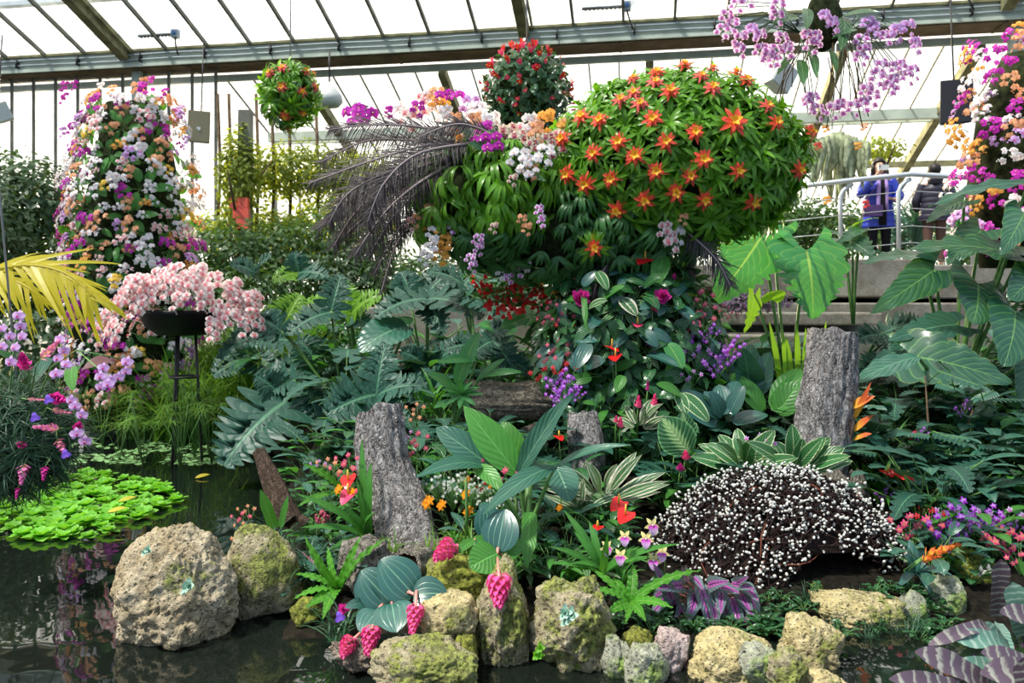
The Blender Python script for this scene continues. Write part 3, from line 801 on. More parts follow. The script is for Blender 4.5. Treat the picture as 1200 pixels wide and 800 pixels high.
def ellpt(c, rad, px, py):
    """front point and normal of the ellipsoid where the sight line through a photo position meets it"""
    d = V(((px - 600) / F, 1, (HY - py) / F)); o = V((0, 0, EYE)) - c
    D = V((d.x / rad[0], d.y / rad[1], d.z / rad[2])); O = V((o.x / rad[0], o.y / rad[1], o.z / rad[2]))
    a = D.dot(D); b = 2 * O.dot(D); cc = O.dot(O) - 1; disc = b * b - 4 * a * cc
    if disc < 0:
        t = -b / (2 * a)
    else: t = (-b - math.sqrt(disc)) / (2 * a)
    p = V((0, 0, EYE)) + d * t; q = p - c
    if disc < 0:
        k = math.sqrt((q.x / rad[0]) ** 2 + (q.y / rad[1]) ** 2 + (q.z / rad[2]) ** 2); q = q / k; p = c + q
    return p, V((q.x / rad[0] ** 2, q.y / rad[1] ** 2, q.z / rad[2] ** 2)).normalized()

def project(p): return 600 + F * p.x / p.y, HY - F * (p.z - EYE) / p.y
def ellsample(c, rad, n, r, ymax=.35, back=1.0):
    out = []
    for i in range(n):
        z = 1 - 2 * (i + .5) / n; a = i * 2.39996; q = math.sqrt(1 - z * z); u = V((q * math.cos(a), q * math.sin(a), z))
        if u.y > ymax: continue
        p = V((c[0] + rad[0] * u.x, c[1] + rad[1] * u.y, c[2] + rad[2] * u.z))
        out.append((p, V((u.x / rad[0], u.y / rad[1], u.z / rad[2])).normalized()))
    return out

# hero leaf: from base to tip in world space
def heroleaf(mb, base, tip, W, prof='lance', nrm=(0, -.6, 1), arch=.06, n=14, m=2, **kw):
    base, tip = V(base), V(tip); d = tip - base; L = d.length
    leaf(mb, frame(base, V(nrm), d) if False else hmat(base, d, V(nrm)), L, W, prof, n, m, arch=arch, **kw)
def hmat(o, y, n):
    y = y.normalized(); z = n - y * n.dot(y)
    if z.length < 1e-3: z = V((0, 0, 1)) - y * y.z
    z.normalize(); x = y.cross(z)
    return T(o) @ Matrix(((x.x, y.x, z.x, 0), (x.y, y.y, z.y, 0), (x.z, y.z, z.z, 0), (0, 0, 0, 1)))
# ==== the bird of flowers: moss body, bromeliads, orchids, feathers ===================
BA, RA = V(at(792, 190, 6.2)), (1.00, .62, .66)       # big round body
BB, RB = V(at(578, 232, 6.2)), (.66, .50, .55)        # lower front body
BC, RC = V(at(690, 262, 6.3)), (.98, .50, .50)        # underside joining both
bird = thing('flower_sculpture_frame', 'dark moss body of the bird shaped plant sculpture under the bromeliads', 'sculpture', BC)
for c, rad, sd in ((BA, RA, 1), (BB, RB, 2), (BC, RC, 3)):
    mb = mound(R, [q * .86 for q in rad], seed=sd); mb.v = [p + c for p in mb.v]; part('moss_ball', mb, [M['moss']], bird)
mb = MB(); tube(mb, [at(690, 330, 6.3), at(688, 420, 6.4), at(690, 520, 6.4)], [.30, .24, .34], 14); part('support_column', mb, [M['moss']], bird)

def where(px, py, cx, cy, rx_, ry_):
    u, v = (px - cx) / rx_, (py - cy) / ry_
    a = 'upper' if v < -.33 else 'lower' if v > .33 else 'middle'
    b = 'left' if u < -.33 else 'right' if u > .33 else 'central'
    return a + ' ' + b

STARS = [(830,115),(868,107),(819,102),(836,86),(801,91),(770,99),(768,109),(784,118),(751,131),(764,147),(744,120),(744,105),(852,151),(891,133),
 (920,120),(944,160),(811,160),(779,170),(820,188),(859,200),(924,199),(806,205),(768,200),(745,184),(727,170),(700,182),(653,197),(673,203),(692,213),(719,208),
 (688,145),(707,148),(668,168),(730,127),(659,229),(756,230),(726,240),(694,255),(729,265),(822,230),(875,232),(790,222),(685,266),(860,96),(900,150),(695,286)]
placed = []
def putA(px, py, spec, label, grp, sc_=1.0, c=BA, rad=RA, name='star_bromeliad', up_=(0, 0, 1)):
    p, nm = ellpt(c, rad, px, py)
    if p.y > c.y + .2: pass
    placed.append(p)
    inst(R.choice(spec), name, frame(p + nm * .045, nm + V((0, -.35, .1)), up_, sc_ * R.uniform(1.0, 1.2), R.uniform(-.5, .5)), label, 'bromeliad', grp)
def jit(p, nm, a=.05): return p + nm * R.uniform(-a, a * .6)
def inA(px, py): 
    return ((px - 792) / 150) ** 2 + ((py - 190) / 104) ** 2 < 1.15
for (x, y) in STARS:
    wl = where(x, y, 792, 175, 150, 90)
    big = 1.0
    c, rad = (BA, RA) if inA(x, y) else (BC, RC)
    if (x, y) == (852, 151): lab, big = 'largest coral star bromeliad facing forward on the upper body of the plant bird', 1.3
    elif (x, y) == (944, 160): lab = 'red star bromeliad at the outer tip of the plant bird beside the handrail'
    elif (x, y) == (830, 115): lab, big = 'wide coral star bromeliad just above the largest one on the plant bird', 1.15
    elif (x, y) == (836, 86): lab = 'topmost orange star bromeliad on the plant bird'
    elif (x, y) == (659, 229): lab = 'vivid orange star bromeliad low beside the mauve speckled orchids on the plant bird'
    else: lab = 'green bromeliad with an orange star flower on the %s part of the plant bird' % wl
    sp_ = BROMF2 if y < 135 and R.random() < .6 else BROMF
    putA(x, y, sp_, lab, 'orange star bromeliads on the plant bird, ' + wl, .86 * big, c, rad)
for p, nm in ellsample(BA, RA, 520, R, .3):
    if min((p - q).length for q in placed) < .092: continue
    px, py = project(p)
    if ((px - 578) / 95) ** 2 + ((py - 240) / 85) ** 2 < .6: continue
    placed.append(p); wl = where(px, py, 792, 190, 150, 100)
    inst(R.choice(BROM), 'leafy_bromeliad', frame(jit(p, nm, .08) - nm * .02, nm + V((R.uniform(-.4, .4), -.1 + R.uniform(-.3, .3), .45)), (0, 0, 1), R.choice((.85, .95, 1.05, 1.15, 1.3)), R.uniform(0, 6)), 'flowerless green bromeliad rosette on the %s part of the plant bird' % wl, 'bromeliad', 'flowerless bromeliads on the plant bird, ' + wl)
# hanging leaves of the front lobe
placed = []
for (x, y) in ((541, 170), (512, 174), (540, 196)):
    p, nm = ellpt(BB, RB, x, y); placed.append(p)
    r = random.Random(x); 
    lab = {541: 'strap leaved bromeliad with a small yellow star on the front lobe of the plant bird', 512: 'strap leaved bromeliad with a tiny orange star beside the dark feathers', 540: 'strap leaved plant just under the yellow star bromeliad'}[x] if (x, y) != (540, 196) else 'drooping strap leaved plant just under the yellow star bromeliad'
    parts_ = list(BDRP[0].parts)
    if y != 196: 
        b = bract_mesh(r, .055, [M['starorange'], M['bract_tip'], M['brom']]); parts_ = parts_ + [('flower', b)]
    inst(Spec(parts_), 'strap_bromeliad', frame(p + nm * .02, nm + V((0, -.3, .3))), lab, 'bromeliad')
for p, nm in ellsample(BB, RB, 330, R, .2):
    px, py = project(p)
    if min((p - q).length for q in placed) < .105 or nm.z > .8 or py < 160: continue
    placed.append(p); low = py > 262; wl = where(px, py, 570, 232, 95, 75)
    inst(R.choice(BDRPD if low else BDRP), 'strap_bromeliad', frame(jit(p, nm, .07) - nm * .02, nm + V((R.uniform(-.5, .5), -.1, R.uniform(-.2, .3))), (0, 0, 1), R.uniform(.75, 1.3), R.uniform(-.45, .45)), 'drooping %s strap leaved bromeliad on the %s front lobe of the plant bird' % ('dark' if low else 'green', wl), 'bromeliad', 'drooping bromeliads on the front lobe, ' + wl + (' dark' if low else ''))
for p, nm in ellsample(BC, RC, 520, R, .25):
    px, py = project(p)
    if nm.z > .5 or min((p - q).length for q in placed) < .10: continue
    if ((p.x - BA.x) / RA[0]) ** 2 + ((p.y - BA.y) / RA[1]) ** 2 + ((p.z - BA.z) / RA[2]) ** 2 < .9: continue
    placed.append(p); wl = where(px, py, 690, 270, 140, 70)
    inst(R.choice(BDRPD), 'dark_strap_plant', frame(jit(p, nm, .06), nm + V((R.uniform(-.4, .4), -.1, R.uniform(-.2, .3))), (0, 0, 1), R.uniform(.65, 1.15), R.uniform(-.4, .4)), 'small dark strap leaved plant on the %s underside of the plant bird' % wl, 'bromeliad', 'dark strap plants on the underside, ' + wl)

def key_name(k): return {'mallow': 'mauve', 'orange': 'amber', 'hotpink': 'hot_pink'}.get(k, k) + '_orchid'
def putspray(px, py, Y, key, label, grp=None, s=1.0, nrm=None, nf=6, D=.09, reach=.16, drop=.16, kind='phal', tagk='', name='orchid', cat='orchid', up_=(0, 0, 1)):
    """one orchid spray whose flowers sit round a photo position"""
    n = V(nrm) if nrm is not None else V((R.uniform(-.35, .35), -1, R.uniform(-.1, .3)))
    n.normalize(); p = at(px, py, Y) - n * reach * s * .8 + V((0, 0, drop * .25 * s))
    return inst(R.choice(sprays(key, nf, D, reach, drop, kind, 3, tagk)), key_name(key), frame(p, n, up_, s), label, cat, grp)

# orchids along the crest and breast of the bird
for (x, y, k, Y, s, lab) in [
 (414,128,'magenta',6.0,.8,'magenta moth orchid at the far left tip above the dark fronds'),(428,132,'magenta',5.95,.8,'magenta moth orchid drooping over the upper dark frond, outermost pair'),(420,140,'magenta',5.9,.7,'magenta moth orchid lying low against the silvery frond'),
 (455,131,'magenta',6.1,.4,'small magenta orchid between the frond tip and pale orchids'),(463,133,'white',6.2,.75,'white moth orchid rising behind the dark fronds, leftmost'),(478,140,'pink',6.15,.8,'blush orchid behind the fronds beside the white one'),
 (494,122,'pink',6.1,.8,'pale orchid with rosy throats at the crest start'),(488,128,'magenta',6.0,.55,'magenta bud spray between pale crest orchids'),(502,118,'white',6.1,.75,'white orchid beneath the golden ones on the crest'),
 (510,113,'peach',6.05,.65,'apricot orchid below the topmost magenta pair'),(512,122,'orange',6.0,.6,'golden orange orchid on the crest'),(519,128,'yellow',6.0,.55,'yellow orchid on the crest under the apricot one'),
 (521,109,'magenta',5.95,.6,'topmost magenta moth orchid on the crest'),(533,111,'magenta',5.95,.6,'magenta moth orchid at the crest top, nearest the roof bars'),(520,138,'white',5.9,.8,'white orchid with orange throats above the dark fan frond'),
 (530,143,'peach',5.9,.6,'peach orchid tucked behind the fan shaped frond'),(549,126,'lilac',6.15,.8,'pale lilac orchid spray standing behind the yellow star bromeliad'),(557,134,'white',6.1,.8,'white orchid spray with yellow throats near the anthurium basket'),
 (556,144,'peach',6.0,.7,'peach orchid spray under the pale lilac one'),(572,146,'white',5.95,.8,'white orchid row above the violet moth orchids'),(566,153,'magenta',5.9,.6,'magenta orchid peeping over the large dark leaf'),
 (563,161,'magenta',5.75,.65,'deep violet moth orchid, left one of the front cluster'),(576,160,'magenta',5.75,.6,'deep violet moth orchid, upper one of the front cluster'),(578,171,'magenta',5.7,.65,'deep violet moth orchid, lowest of the front cluster'),
 (592,160,'speckled',5.95,.8,'cream orchid speckled red beside the violet cluster'),(604,167,'speckled',5.9,.8,'cream red speckled orchid spray near the bird centre'),(612,158,'pink',6.0,.8,'blush orchid in front of the anthurium basket base'),
 (620,148,'white',6.0,.85,'large mauve white orchid under the hanging anthurium basket'),(628,155,'peach',5.95,.75,'salmon orchid right under the anthurium basket'),(637,143,'orange',6.0,.75,'bright orange orchid in front of the anthurium basket'),
 (640,170,'speckled',5.85,.8,'cream speckled spray beside the first star bromeliads'),(655,165,'speckled',5.9,.75,'cream speckled spray against bromeliad leaves'),(622,176,'speckled',5.8,.7,'red lipped cream spray over the white orchids'),
 (606,188,'white',5.7,.75,'white orchid with golden throats on the breast of the bird'),(615,194,'white',5.65,.7,'lowest white orchid on the breast of the bird'),(637,182,'white',5.7,.7,'single bright white moth orchid beside star bromeliads'),
 (626,192,'white',5.65,.55,'small white orchid over peach ones on the breast'),(622,201,'peach',5.65,.6,'peach orchid below the white ones on the breast'),(660,155,'orange',6.0,.7,'orange orchid at the start of the round body'),(663,150,'peach',6.05,.7,'peach orchid high at the start of the round body'),
 (600,211,'speckled',5.65,.45,'small spotted cream orchids over the strap leaves'),(631,248,'mallow',5.6,.55,'white and purple pansy faced orchid hanging low in the body'),(634,259,'mallow',5.6,.5,'white and purple orchid, lowest of the hanging pair'),
 (611,258,'peach',5.65,.45,'coral orchid on the shaded underside of the lobe'),(617,268,'peach',5.65,.45,'coral orchid, lower one on the shaded underside'),(578,267,'speckled',5.6,.4,'small cream orchid on the dark underside'),
 (502,247,'peach',5.9,.6,'coral orchid under the fronds, highest of the hanging trail'),(488,258,'peach',5.9,.6,'coral orchid under the fronds beside the feather rib'),(480,262,'pink',5.9,.55,'blush orchid at the foot of the feather ribs'),(513,250,'pink',5.9,.5,'blush orchid edged coral under the fronds'),
 (495,262,'orange',5.9,.5,'orange orchid among blush ones under the fronds'),(507,273,'white',5.85,.7,'white orchid in the trail under the fronds, highest white'),(516,270,'orange',5.85,.6,'amber orchid behind the white trail'),(522,282,'orange',5.85,.65,'amber orchid in the middle of the trail'),
 (520,292,'orange',5.85,.7,'amber orchid near the trail end'),(515,299,'orange',5.85,.7,'lowest amber orchid of the trail'),(508,285,'white',5.8,.65,'white orchid mid trail over amber flowers'),(502,293,'white',5.8,.6,'white orchid low in the trail'),(496,303,'white',5.8,.55,'lowest white orchid ending the trail'),
 (528,266,'lilac',5.85,.55,'lilac orchid beside the amber trail'),(560,282,'mallow',5.7,.55,'white orchid with dark purple throat, highest of the hanging row'),(560,291,'mallow',5.7,.5,'white orchid with dark throat, second of the hanging row'),(551,304,'mallow',5.7,.5,'white orchid with dark throat near the lobed leaves'),(553,312,'mallow',5.7,.45,'white orchid with dark throat, lowest of the row'),
 (778,272,'pink',5.75,.85,'pale pink orchid cluster under the round body, upper'),(785,283,'pink',5.75,.8,'pale pink orchid cluster under the round body, lower'),(792,275,'white',5.8,.75,'white orchid cluster beside the drooping dark frond'),(800,257,'peach',5.7,.45,'peach orchid at the root of the drooping dark frond')]:
    big = key = k
    nf = 2 if 'moth orchid' in lab and k == 'magenta' else 5
    if nf == 2: putspray(x, y, Y, k, lab, None, s * 1.15, nf=2, D=.13, reach=.10, drop=.05, tagk='m')
    else: putspray(x, y, Y, k, lab, None, s * (1.25 if y < 200 else 1.0), nf=6, D=.085, reach=.11, drop=.12, tagk='c')

# broad leaves between the orchids
t = thing('orchid_leaves', 'broad dark orchid leaves lying under the violet moth orchids', 'leaves', at(575, 180, 5.9))
for (b, tp, W) in (((590,186,5.9),(548,167,5.7),.11),((600,205,5.9),(640,212,5.6),.07),((602,158,5.9),(597,190,5.8),.07),((546,150,5.9),(541,178,5.85),.055),((600,212,5.9),(590,190,5.8),.05)):
    mb = MB(); heroleaf(mb, at(*b), at(*tp), W, 'oval', (0, -1, .4), .08, 8, 1); part('leaf', mb, [M['anthleaf']], t)

# dark feathery palm fronds that make the bird's tail
def frond(pts, W, label, n=46, tipw=.5, mats=('feather', 'featherrib'), grp=None, name='dark_palm_frond', sw=.5, lw=.011, nrm=V((0, -1, .35)), gap=0, droopy=.25):
    P = [at(*p) for p in pts]
    def pos(t):
        q = t * (len(P) - 1); i = min(int(q), len(P) - 2); f = q - i
        a = P[max(i - 1, 0)]; b = P[i]; c = P[i + 1]; d = P[min(i + 2, len(P) - 1)]
        return .5 * ((2 * b) + (c - a) * f + (2 * a - 5 * b + 4 * c - d) * f * f + (3 * b - 3 * c + d - a) * f ** 3)
    t_ = thing(name, label, 'palm frond', P[0], grp)
    c = MB(); k = 16; tube(c, [pos(i / k) for i in range(k + 1)], [lerp(.013, .003, i / k) for i in range(k + 1)], 5); part('rib', c, [M[mats[1]]], t_)
    c = MB(); r = random.Random(len(label))
    for i in range(n):
        v = (i + .5) / n * .99; p = pos(v); d = (pos(min(1, v + .02)) - pos(max(0, v - .02))).normalized()
        s = nrm.cross(d).normalized(); ww = W * (math.sin(PI * clamp(v * .8 + .12)) ** .6) * r.uniform(.85, 1.1)
        for sg in (-1, 1):
            dd = (s * sg + d * (sw + v * .8 + r.uniform(-.25, .35)) + V((0, r.uniform(-.3, .3), -droopy * r.uniform(.4, 1.8)))).normalized()
            leaf(c, hmat(p, dd, nrm), ww * r.uniform(.7, 1.25), lw, 'needle', 5, 1, a0=.1, droop=r.uniform(.2, 1.1), fold=.2)
    part('leaflets', c, [M[mats[0]]], t_)
    return t_
fr = [([(555,165,6.0),(500,150,5.8),(440,146,5.6),(385,152,5.5)], .17, 'dark feathery frond reaching furthest left, topmost of the tail'),
      ([(548,170,5.9),(500,170,5.6),(430,190,5.4),(362,215,5.4)], .17, 'dark feathery frond of the tail just under the topmost one'),
      ([(550,168,5.8),(490,180,5.4),(450,215,5.3),(430,262,5.3)], .20, 'large dark frond with a pale curved rib hanging in the middle of the tail'),
      ([(545,172,5.9),(470,195,5.7),(410,225,5.6),(385,262,5.6)], .19, 'dark frond drooping under the left tail tip'),
      ([(548,175,6.0),(470,210,5.9),(420,245,5.8),(390,290,5.8)], .18, 'innermost dark frond ending lowest at the left of the tail'),
      ([(545,180,6.0),(500,215,5.9),(460,255,5.8),(432,300,5.8)], .17, 'dark frond hanging steeply behind the pale curved rib'),
      ([(528,175,6.1),(475,200,6.1),(440,230,6.0),(400,250,6.0)], .20, 'dark frond behind the coral orchids of the tail'),
      ([(600,170,6.0),(560,150,5.8),(530,146,5.7),(492,160,5.6)], .13, 'short fan shaped dark frond under the crest orchids'),
      ([(560,240,6.1),(510,243,6.0),(470,265,5.9),(438,322,5.9)], .13, 'dark frond with pinkish rib below the tail orchids'),
      ([(520,262,6.2),(490,262,6.1),(465,285,6.0),(446,345,6.0)], .10, 'thin dark frond lowest under the tail'),
      ([(550,172,6.0),(490,165,5.9),(430,165,5.7),(376,190,5.6)], .17, 'dark feathery frond between the two uppermost of the tail'),
      ([(540,180,6.0),(480,200,5.8),(425,225,5.7),(372,268,5.7)], .18, 'dark frond sweeping low to the outer left of the tail'),
      ([(540,185,6.0),(490,215,5.7),(450,250,5.6),(415,300,5.6)], .19, 'dark frond falling through the thick of the tail'),
      ([(530,185,6.1),(485,215,6.0),(445,240,6.0),(405,275,6.0)], .20, 'shadowed frond filling the back of the tail'),
      ([(545,178,6.1),(500,190,6.1),(455,205,6.1),(412,212,6.1)], .20, 'shadowed frond high in the back of the tail'),
      ([(785,258,6.0),(815,280,5.9),(840,305,5.85),(856,335,5.8)], .16, 'dark frond drooping on its own beside the large bright lobed leaf'),
      ([(790,262,6.1),(800,280,6.1),(808,300,6.1),(812,325,6.1)], .09, 'small dark frond hanging behind the drooping lone frond'),
      ([(690,300,6.2),(720,290,6.0),(700,330,5.9),(695,350,5.9)], .09, 'dark wisp of frond under the belly of the plant bird')]
for pts, W, lab in fr:
    frond(pts, W * 1.25, lab, grp='dark fronds of the plant bird', n=84, lw=.0085, mats=('feather', 'dryrib' if 'lone' in lab else 'featherrib'))

# ==== tall orchid column on the left =====================================================
CX, CY = at(148, 300, 9).x, 9.2
col = thing('orchid_tower', 'tall mossy column core carrying the white, orange and magenta orchids', 'planter column', (CX, CY, .2))
mb = MB()
tube(mb, [(CX, CY, .1), (CX - .05, CY, 1.0), (CX, CY, 2.0), (CX + .02, CY, 3.1), (CX, CY, 3.9)], [.55, .6, .62, .50, .30], 24)
mb.v = [V(p) + V((V(p).x - CX, V(p).y - CY, 0)) * .25 * noise.noise(V(p) * 4) for p in mb.v]; part('moss_core', mb, [M['moss']], col)
def colrad(z): return lerp(.60, .74, sstep(.3, 1.6, z)) * (1 - .42 * sstep(2.8, 4.1, z))
KEYS = ['white'] * 40 + ['pink'] * 10 + ['peach'] * 20 + ['magenta'] * 16 + ['orange'] * 9 + ['yellow'] * 3 + ['lilac'] * 10
colw = {'pink': 'blush pink', 'white': 'white', 'peach': 'peach', 'magenta': 'magenta', 'orange': 'amber orange', 'yellow': 'yellow', 'lilac': 'pale lilac'}
def hwhere(z, z0, z1):
    t = (z - z0) / (z1 - z0)
    return 'foot' if t < .18 else 'lower part' if t < .4 else 'middle' if t < .62 else 'upper part' if t < .84 else 'top'
ONAME = {'white': 'white_orchid', 'peach': 'peach_orchid', 'magenta': 'magenta_orchid', 'orange': 'amber_orchid', 'yellow': 'yellow_orchid', 'lilac': 'lilac_orchid', 'pink': 'pink_orchid', 'mallow': 'mauve_orchid', 'speckled': 'speckled_orchid', 'red': 'red_orchid', 'purple': 'purple_orchid', 'hotpink': 'hot_pink_orchid'}
def tower(cx, cy, z0, z1, n, r, kk, nm_, grp, rad=colrad, sz=1.0, back=.25):
    for i in range(n):
        z = lerp(z0, z1, (i + .5) / n); a = i * 2.39996 + r.uniform(-.2, .2)
        if math.sin(a) > back: continue
        nrm = V((math.cos(a), math.sin(a), r.uniform(0, .25))); rr = rad(z) * .86
        key = r.choice(kk); hw = hwhere(z, z0, z1); sd = 'left' if nrm.x < -.35 else 'right' if nrm.x > .35 else 'front'
        inst(r.choice(sprays(key, 6, .075, .14, .09, 'phal', 3, 'col')), ONAME[key], frame((cx + nrm.x * rr, cy + nrm.y * rr, z + r.uniform(-.06, .06)), nrm + V((r.uniform(-.4, .4), r.uniform(-.3, .1), r.uniform(-.1, .4))), (0, 0, 1), r.uniform(.65, 1.2) * sz, r.choice((-1, 1)) * r.uniform(.2, 1.5)),
             '%s orchid spray on the %s side, %s, of the %s' % (colw[key], sd, hw, nm_), 'orchid', '%s, %s %s %s' % (grp, colw[key], hw, sd))
tower(CX, CY, .35, 3.95, 650, random.Random(3), KEYS, 'tall orchid column', 'orchids on the tall column')
for i, (x, y, k) in enumerate([(75,102,'magenta'),(88,101,'magenta'),(75,116,'magenta'),(83,150,'magenta'),(118,103,'white'),(131,106,'peach'),(112,112,'orange'),(158,103,'peach'),(168,97,'peach'),(177,96,'magenta'),(164,112,'peach'),(193,110,'magenta'),(182,122,'orange'),(210,137,'lilac'),(74,155,'lilac'),(92,166,'peach'),(215,155,'orange'),(218,166,'lilac'),(212,130,'lilac')]):
    putspray(x, y, 8.9, k, '%s orchid spray sticking out %s of the tall orchid column' % (colw[k], 'high left' if x < 95 else 'at the very top' if x < 185 else 'at the upper right edge'), 'outlying orchids of the tall column, ' + ('left' if x < 95 else 'top' if x < 185 else 'right') + ' ' + k, .75, nf=5, D=.075, reach=.12, drop=.1, tagk='out')
LG = [Spec([('foliage', leafy(random.Random(i + 7), 7, .08, .2, .09, 'oval', 0, mat='greenleaf', lean=1.4, m=1, seg=5))]) for i in range(3)]
rr_ = random.Random(12)
for i in range(44):
    z = .4 + 3.4 * (i + .5) / 44; a = -PI / 2 + (i * 2.39996 % PI - PI / 2) * .95; nrm = V((math.cos(a), math.sin(a), .2))
    inst(rr_.choice(LG), 'leafy_orchid', frame((CX + nrm.x * colrad(z) * .8, CY + nrm.y * colrad(z) * .8, z), nrm, (0, 0, 1), rr_.uniform(.8, 1.2)), 'flowerless broad leaved orchid on the %s of the tall orchid column' % hwhere(z, .35, 3.95), 'orchid', 'flowerless orchids on the tall column, ' + hwhere(z, .35, 3.95))

# ==== orchid column on the right ===========================================================
CX2, CY2 = at(1190, 160, 7.3).x, 7.3
col2 = thing('orchid_tower', 'dark mossy core of the magenta and white orchid column at the right edge', 'planter column', (CX2, CY2, 1.6))
mb = MB(); tube(mb, [(CX2, CY2, 1.9), (CX2, CY2, 2.6), (CX2 + .05, CY2, 3.4), (CX2 + .1, CY2, 3.9)], [.30, .42, .36, .2], 18); part('moss_core', mb, [M['moss']], col2)
tower(CX2 + .05, CY2, 1.95, 4.0, 330, random.Random(8), ['magenta'] * 16 + ['white'] * 8 + ['peach'] * 8 + ['lilac'] * 8 + ['orange'] * 6, 'right orchid column', 'orchids on the right column', lambda z: .60 - .12 * sstep(3.2, 4, z), .95)

# ==== pink orchid bowl on its stand ===========================================================
BW = at(216, 368, 7.5)
t = thing('orchid_bowl', 'shallow black bowl on thin black legs holding blush pink orchids', 'planter', (BW.x, BW.y, 0.2))
mb = MB(); lathe(mb, [(.02, -.21), (.24, -.20), (.35, -.12), (.40, .0), (.41, .04), (.38, .04), (.34, -.02), (.0, -.02)], 32, 0, T(BW)); part('bowl', mb, [M['pot']], t)
for a in (0.4, 2.5, 4.4):
    mb = MB(); tube(mb, [BW + V((.10 * math.cos(a), .1 * math.sin(a), -.15)), V((BW.x + .16 * math.cos(a), BW.y + .16 * math.sin(a), 0))], .014, 6); part('leg', mb, [M['black']], t)
mb = MB(); lathe(mb, [(.13, -.62), (.145, -.62), (.145, -.60), (.13, -.60), (.13, -.62)], 20, 0, T(BW)); part('ring', mb, [M['black']], t)
rp = random.Random(21)
for i in range(84):
    a = rp.uniform(0, 2 * PI); q = math.sqrt(rp.random()); x = q * math.cos(a) * .74; y = q * math.sin(a) * .42
    z = .40 * (1 - q ** 1.6) + rp.uniform(-.02, .05) - (.12 if q > .85 else 0)
    if abs(x) < .40 and y < .1: z = max(z, .11 + .2 * rp.random())
    nrm = V((math.cos(a) * q * .9 + rp.uniform(-.3, .3), math.sin(a) * q * .6 - .75, rp.uniform(.05, .5)))
    sd = 'left' if x < -.25 else 'right' if x > .25 else 'middle'
    inst(rp.choice(sprays('pink', 7, .088, .13, .14, 'phal', 4, 'bowl')), 'pink_orchid', frame(BW + V((x * .95, y, z - .02)), nrm, (rp.uniform(-.3, .3), 0, 1), rp.uniform(.85, 1.15)),
         'blush pink orchid spray %s on the %s of the black bowl' % ('crowning high' if z > .2 else 'spreading low', sd), 'orchid', 'pink orchids in the black bowl, %s %s' % (sd, 'high' if z > .2 else 'low'))
for (x, y, lab) in ((256, 372, 'pink orchid spray trailing down past the right rim of the black bowl'), (252, 386, 'lowest trailing pink orchid spray under the right rim of the black bowl'), (135, 362, 'pink orchid spray trailing low on the left of the black bowl')):
    putspray(x, y, 7.2, 'pink', lab, None, .8, nf=6, D=.085, reach=.1, drop=.16, tagk='tr')
for k in range(8):
    a = k * .8 + .2; mb = MB(); b = BW + V((math.cos(a) * .2, math.sin(a) * .2, .03)); heroleaf(mb, b, b + V((math.cos(a) * .26, math.sin(a) * .26 - .05, .02)), .09, 'oval', (0, 0, 1), .1, 6, 1); 
    solo('orchid_leaf', mb, [M['anthleaf']], 'dark green oval orchid leaf overhanging the rim of the black bowl', 'leaf', 'orchid leaves on the bowl rim')

# ==== hanging baskets ======================================================================
HB = at(340, 112, 9.5)
t = thing('hanging_basket', 'moss ball of the hanging bromeliad basket below the beam, with chain', 'hanging basket', HB)
mb = mound(R, (.27, .27, .32)); mb.v = [p + HB for p in mb.v]; part('moss_ball', mb, [M['moss']], t)
mb = MB(); tube(mb, [HB + V((0, 0, .3)), HB + V((.02, .02, 3.0))], .008, 5); part('chain', mb, [M['wire']], t)
HF = [(319, 88), (332, 83), (356, 86), (366, 86), (331, 103), (366, 103), (353, 130), (335, 134), (338, 150), (352, 108)]
done = []
for (x, y) in HF:
    p, nm = ellpt(HB, (.33, .33, .37), x, y); done.append(p)
    inst(R.choice(BROMF2), 'star_bromeliad', frame(p - nm * .02, nm, (0, 0, 1), 1.1), 'coral flowered bromeliad on the %s of the left hanging basket' % ('upper half' if y < 110 else 'lower half'), 'bromeliad', 'coral bromeliads on the left hanging basket ' + ('upper' if y < 110 else 'lower'))
for p, nm in ellsample(HB, (.34, .34, .38), 60, R, .6):
    if min((p - q).length for q in done) < .1: continue
    inst(R.choice(BROM + BDRPD), 'leafy_bromeliad', frame(p - nm * .02, nm + V((R.uniform(-.5, .5), 0, R.uniform(-.3, .5))), (0, 0, 1), R.uniform(.9, 1.3)), 'green strap leaved bromeliad filling the left hanging basket', 'bromeliad', 'green bromeliads on the left hanging basket')
HC = at(617, 113, 8.2)
t = thing('hanging_basket', 'moss ball of the hanging anthurium basket behind the crest of the bird', 'hanging basket', HC)
mb = mound(R, (.36, .36, .38)); mb.v = [p + HC for p in mb.v]; part('moss_ball', mb, [M['moss']], t)
mb = MB(); tube(mb, [HC + V((0, 0, .3)), HC + V((0, .1, 3.0))], .008, 5); part('chain', mb, [M['wire']], t)
for i, (p, nm) in enumerate(ellsample(HC, (.40, .40, .42), 84, R, .45)):
    px, py = project(p); fl = i % 4 != 3
    inst(R.choice(ANTH if fl else ANTHL), 'anthurium', frame(p - nm * .06, nm + V((0, 0, .15)), (0, 0, 1), R.uniform(.6, .78), 0), ('red flowered' if fl else 'leafy dark green') + ' anthurium on the %s of the hanging basket behind the bird' % where(px, py, 617, 113, 50, 50), 'anthurium', 'anthuriums in the hanging basket, ' + where(px, py, 617, 113, 50, 50) + (' flowering' if fl else ' leafy'))
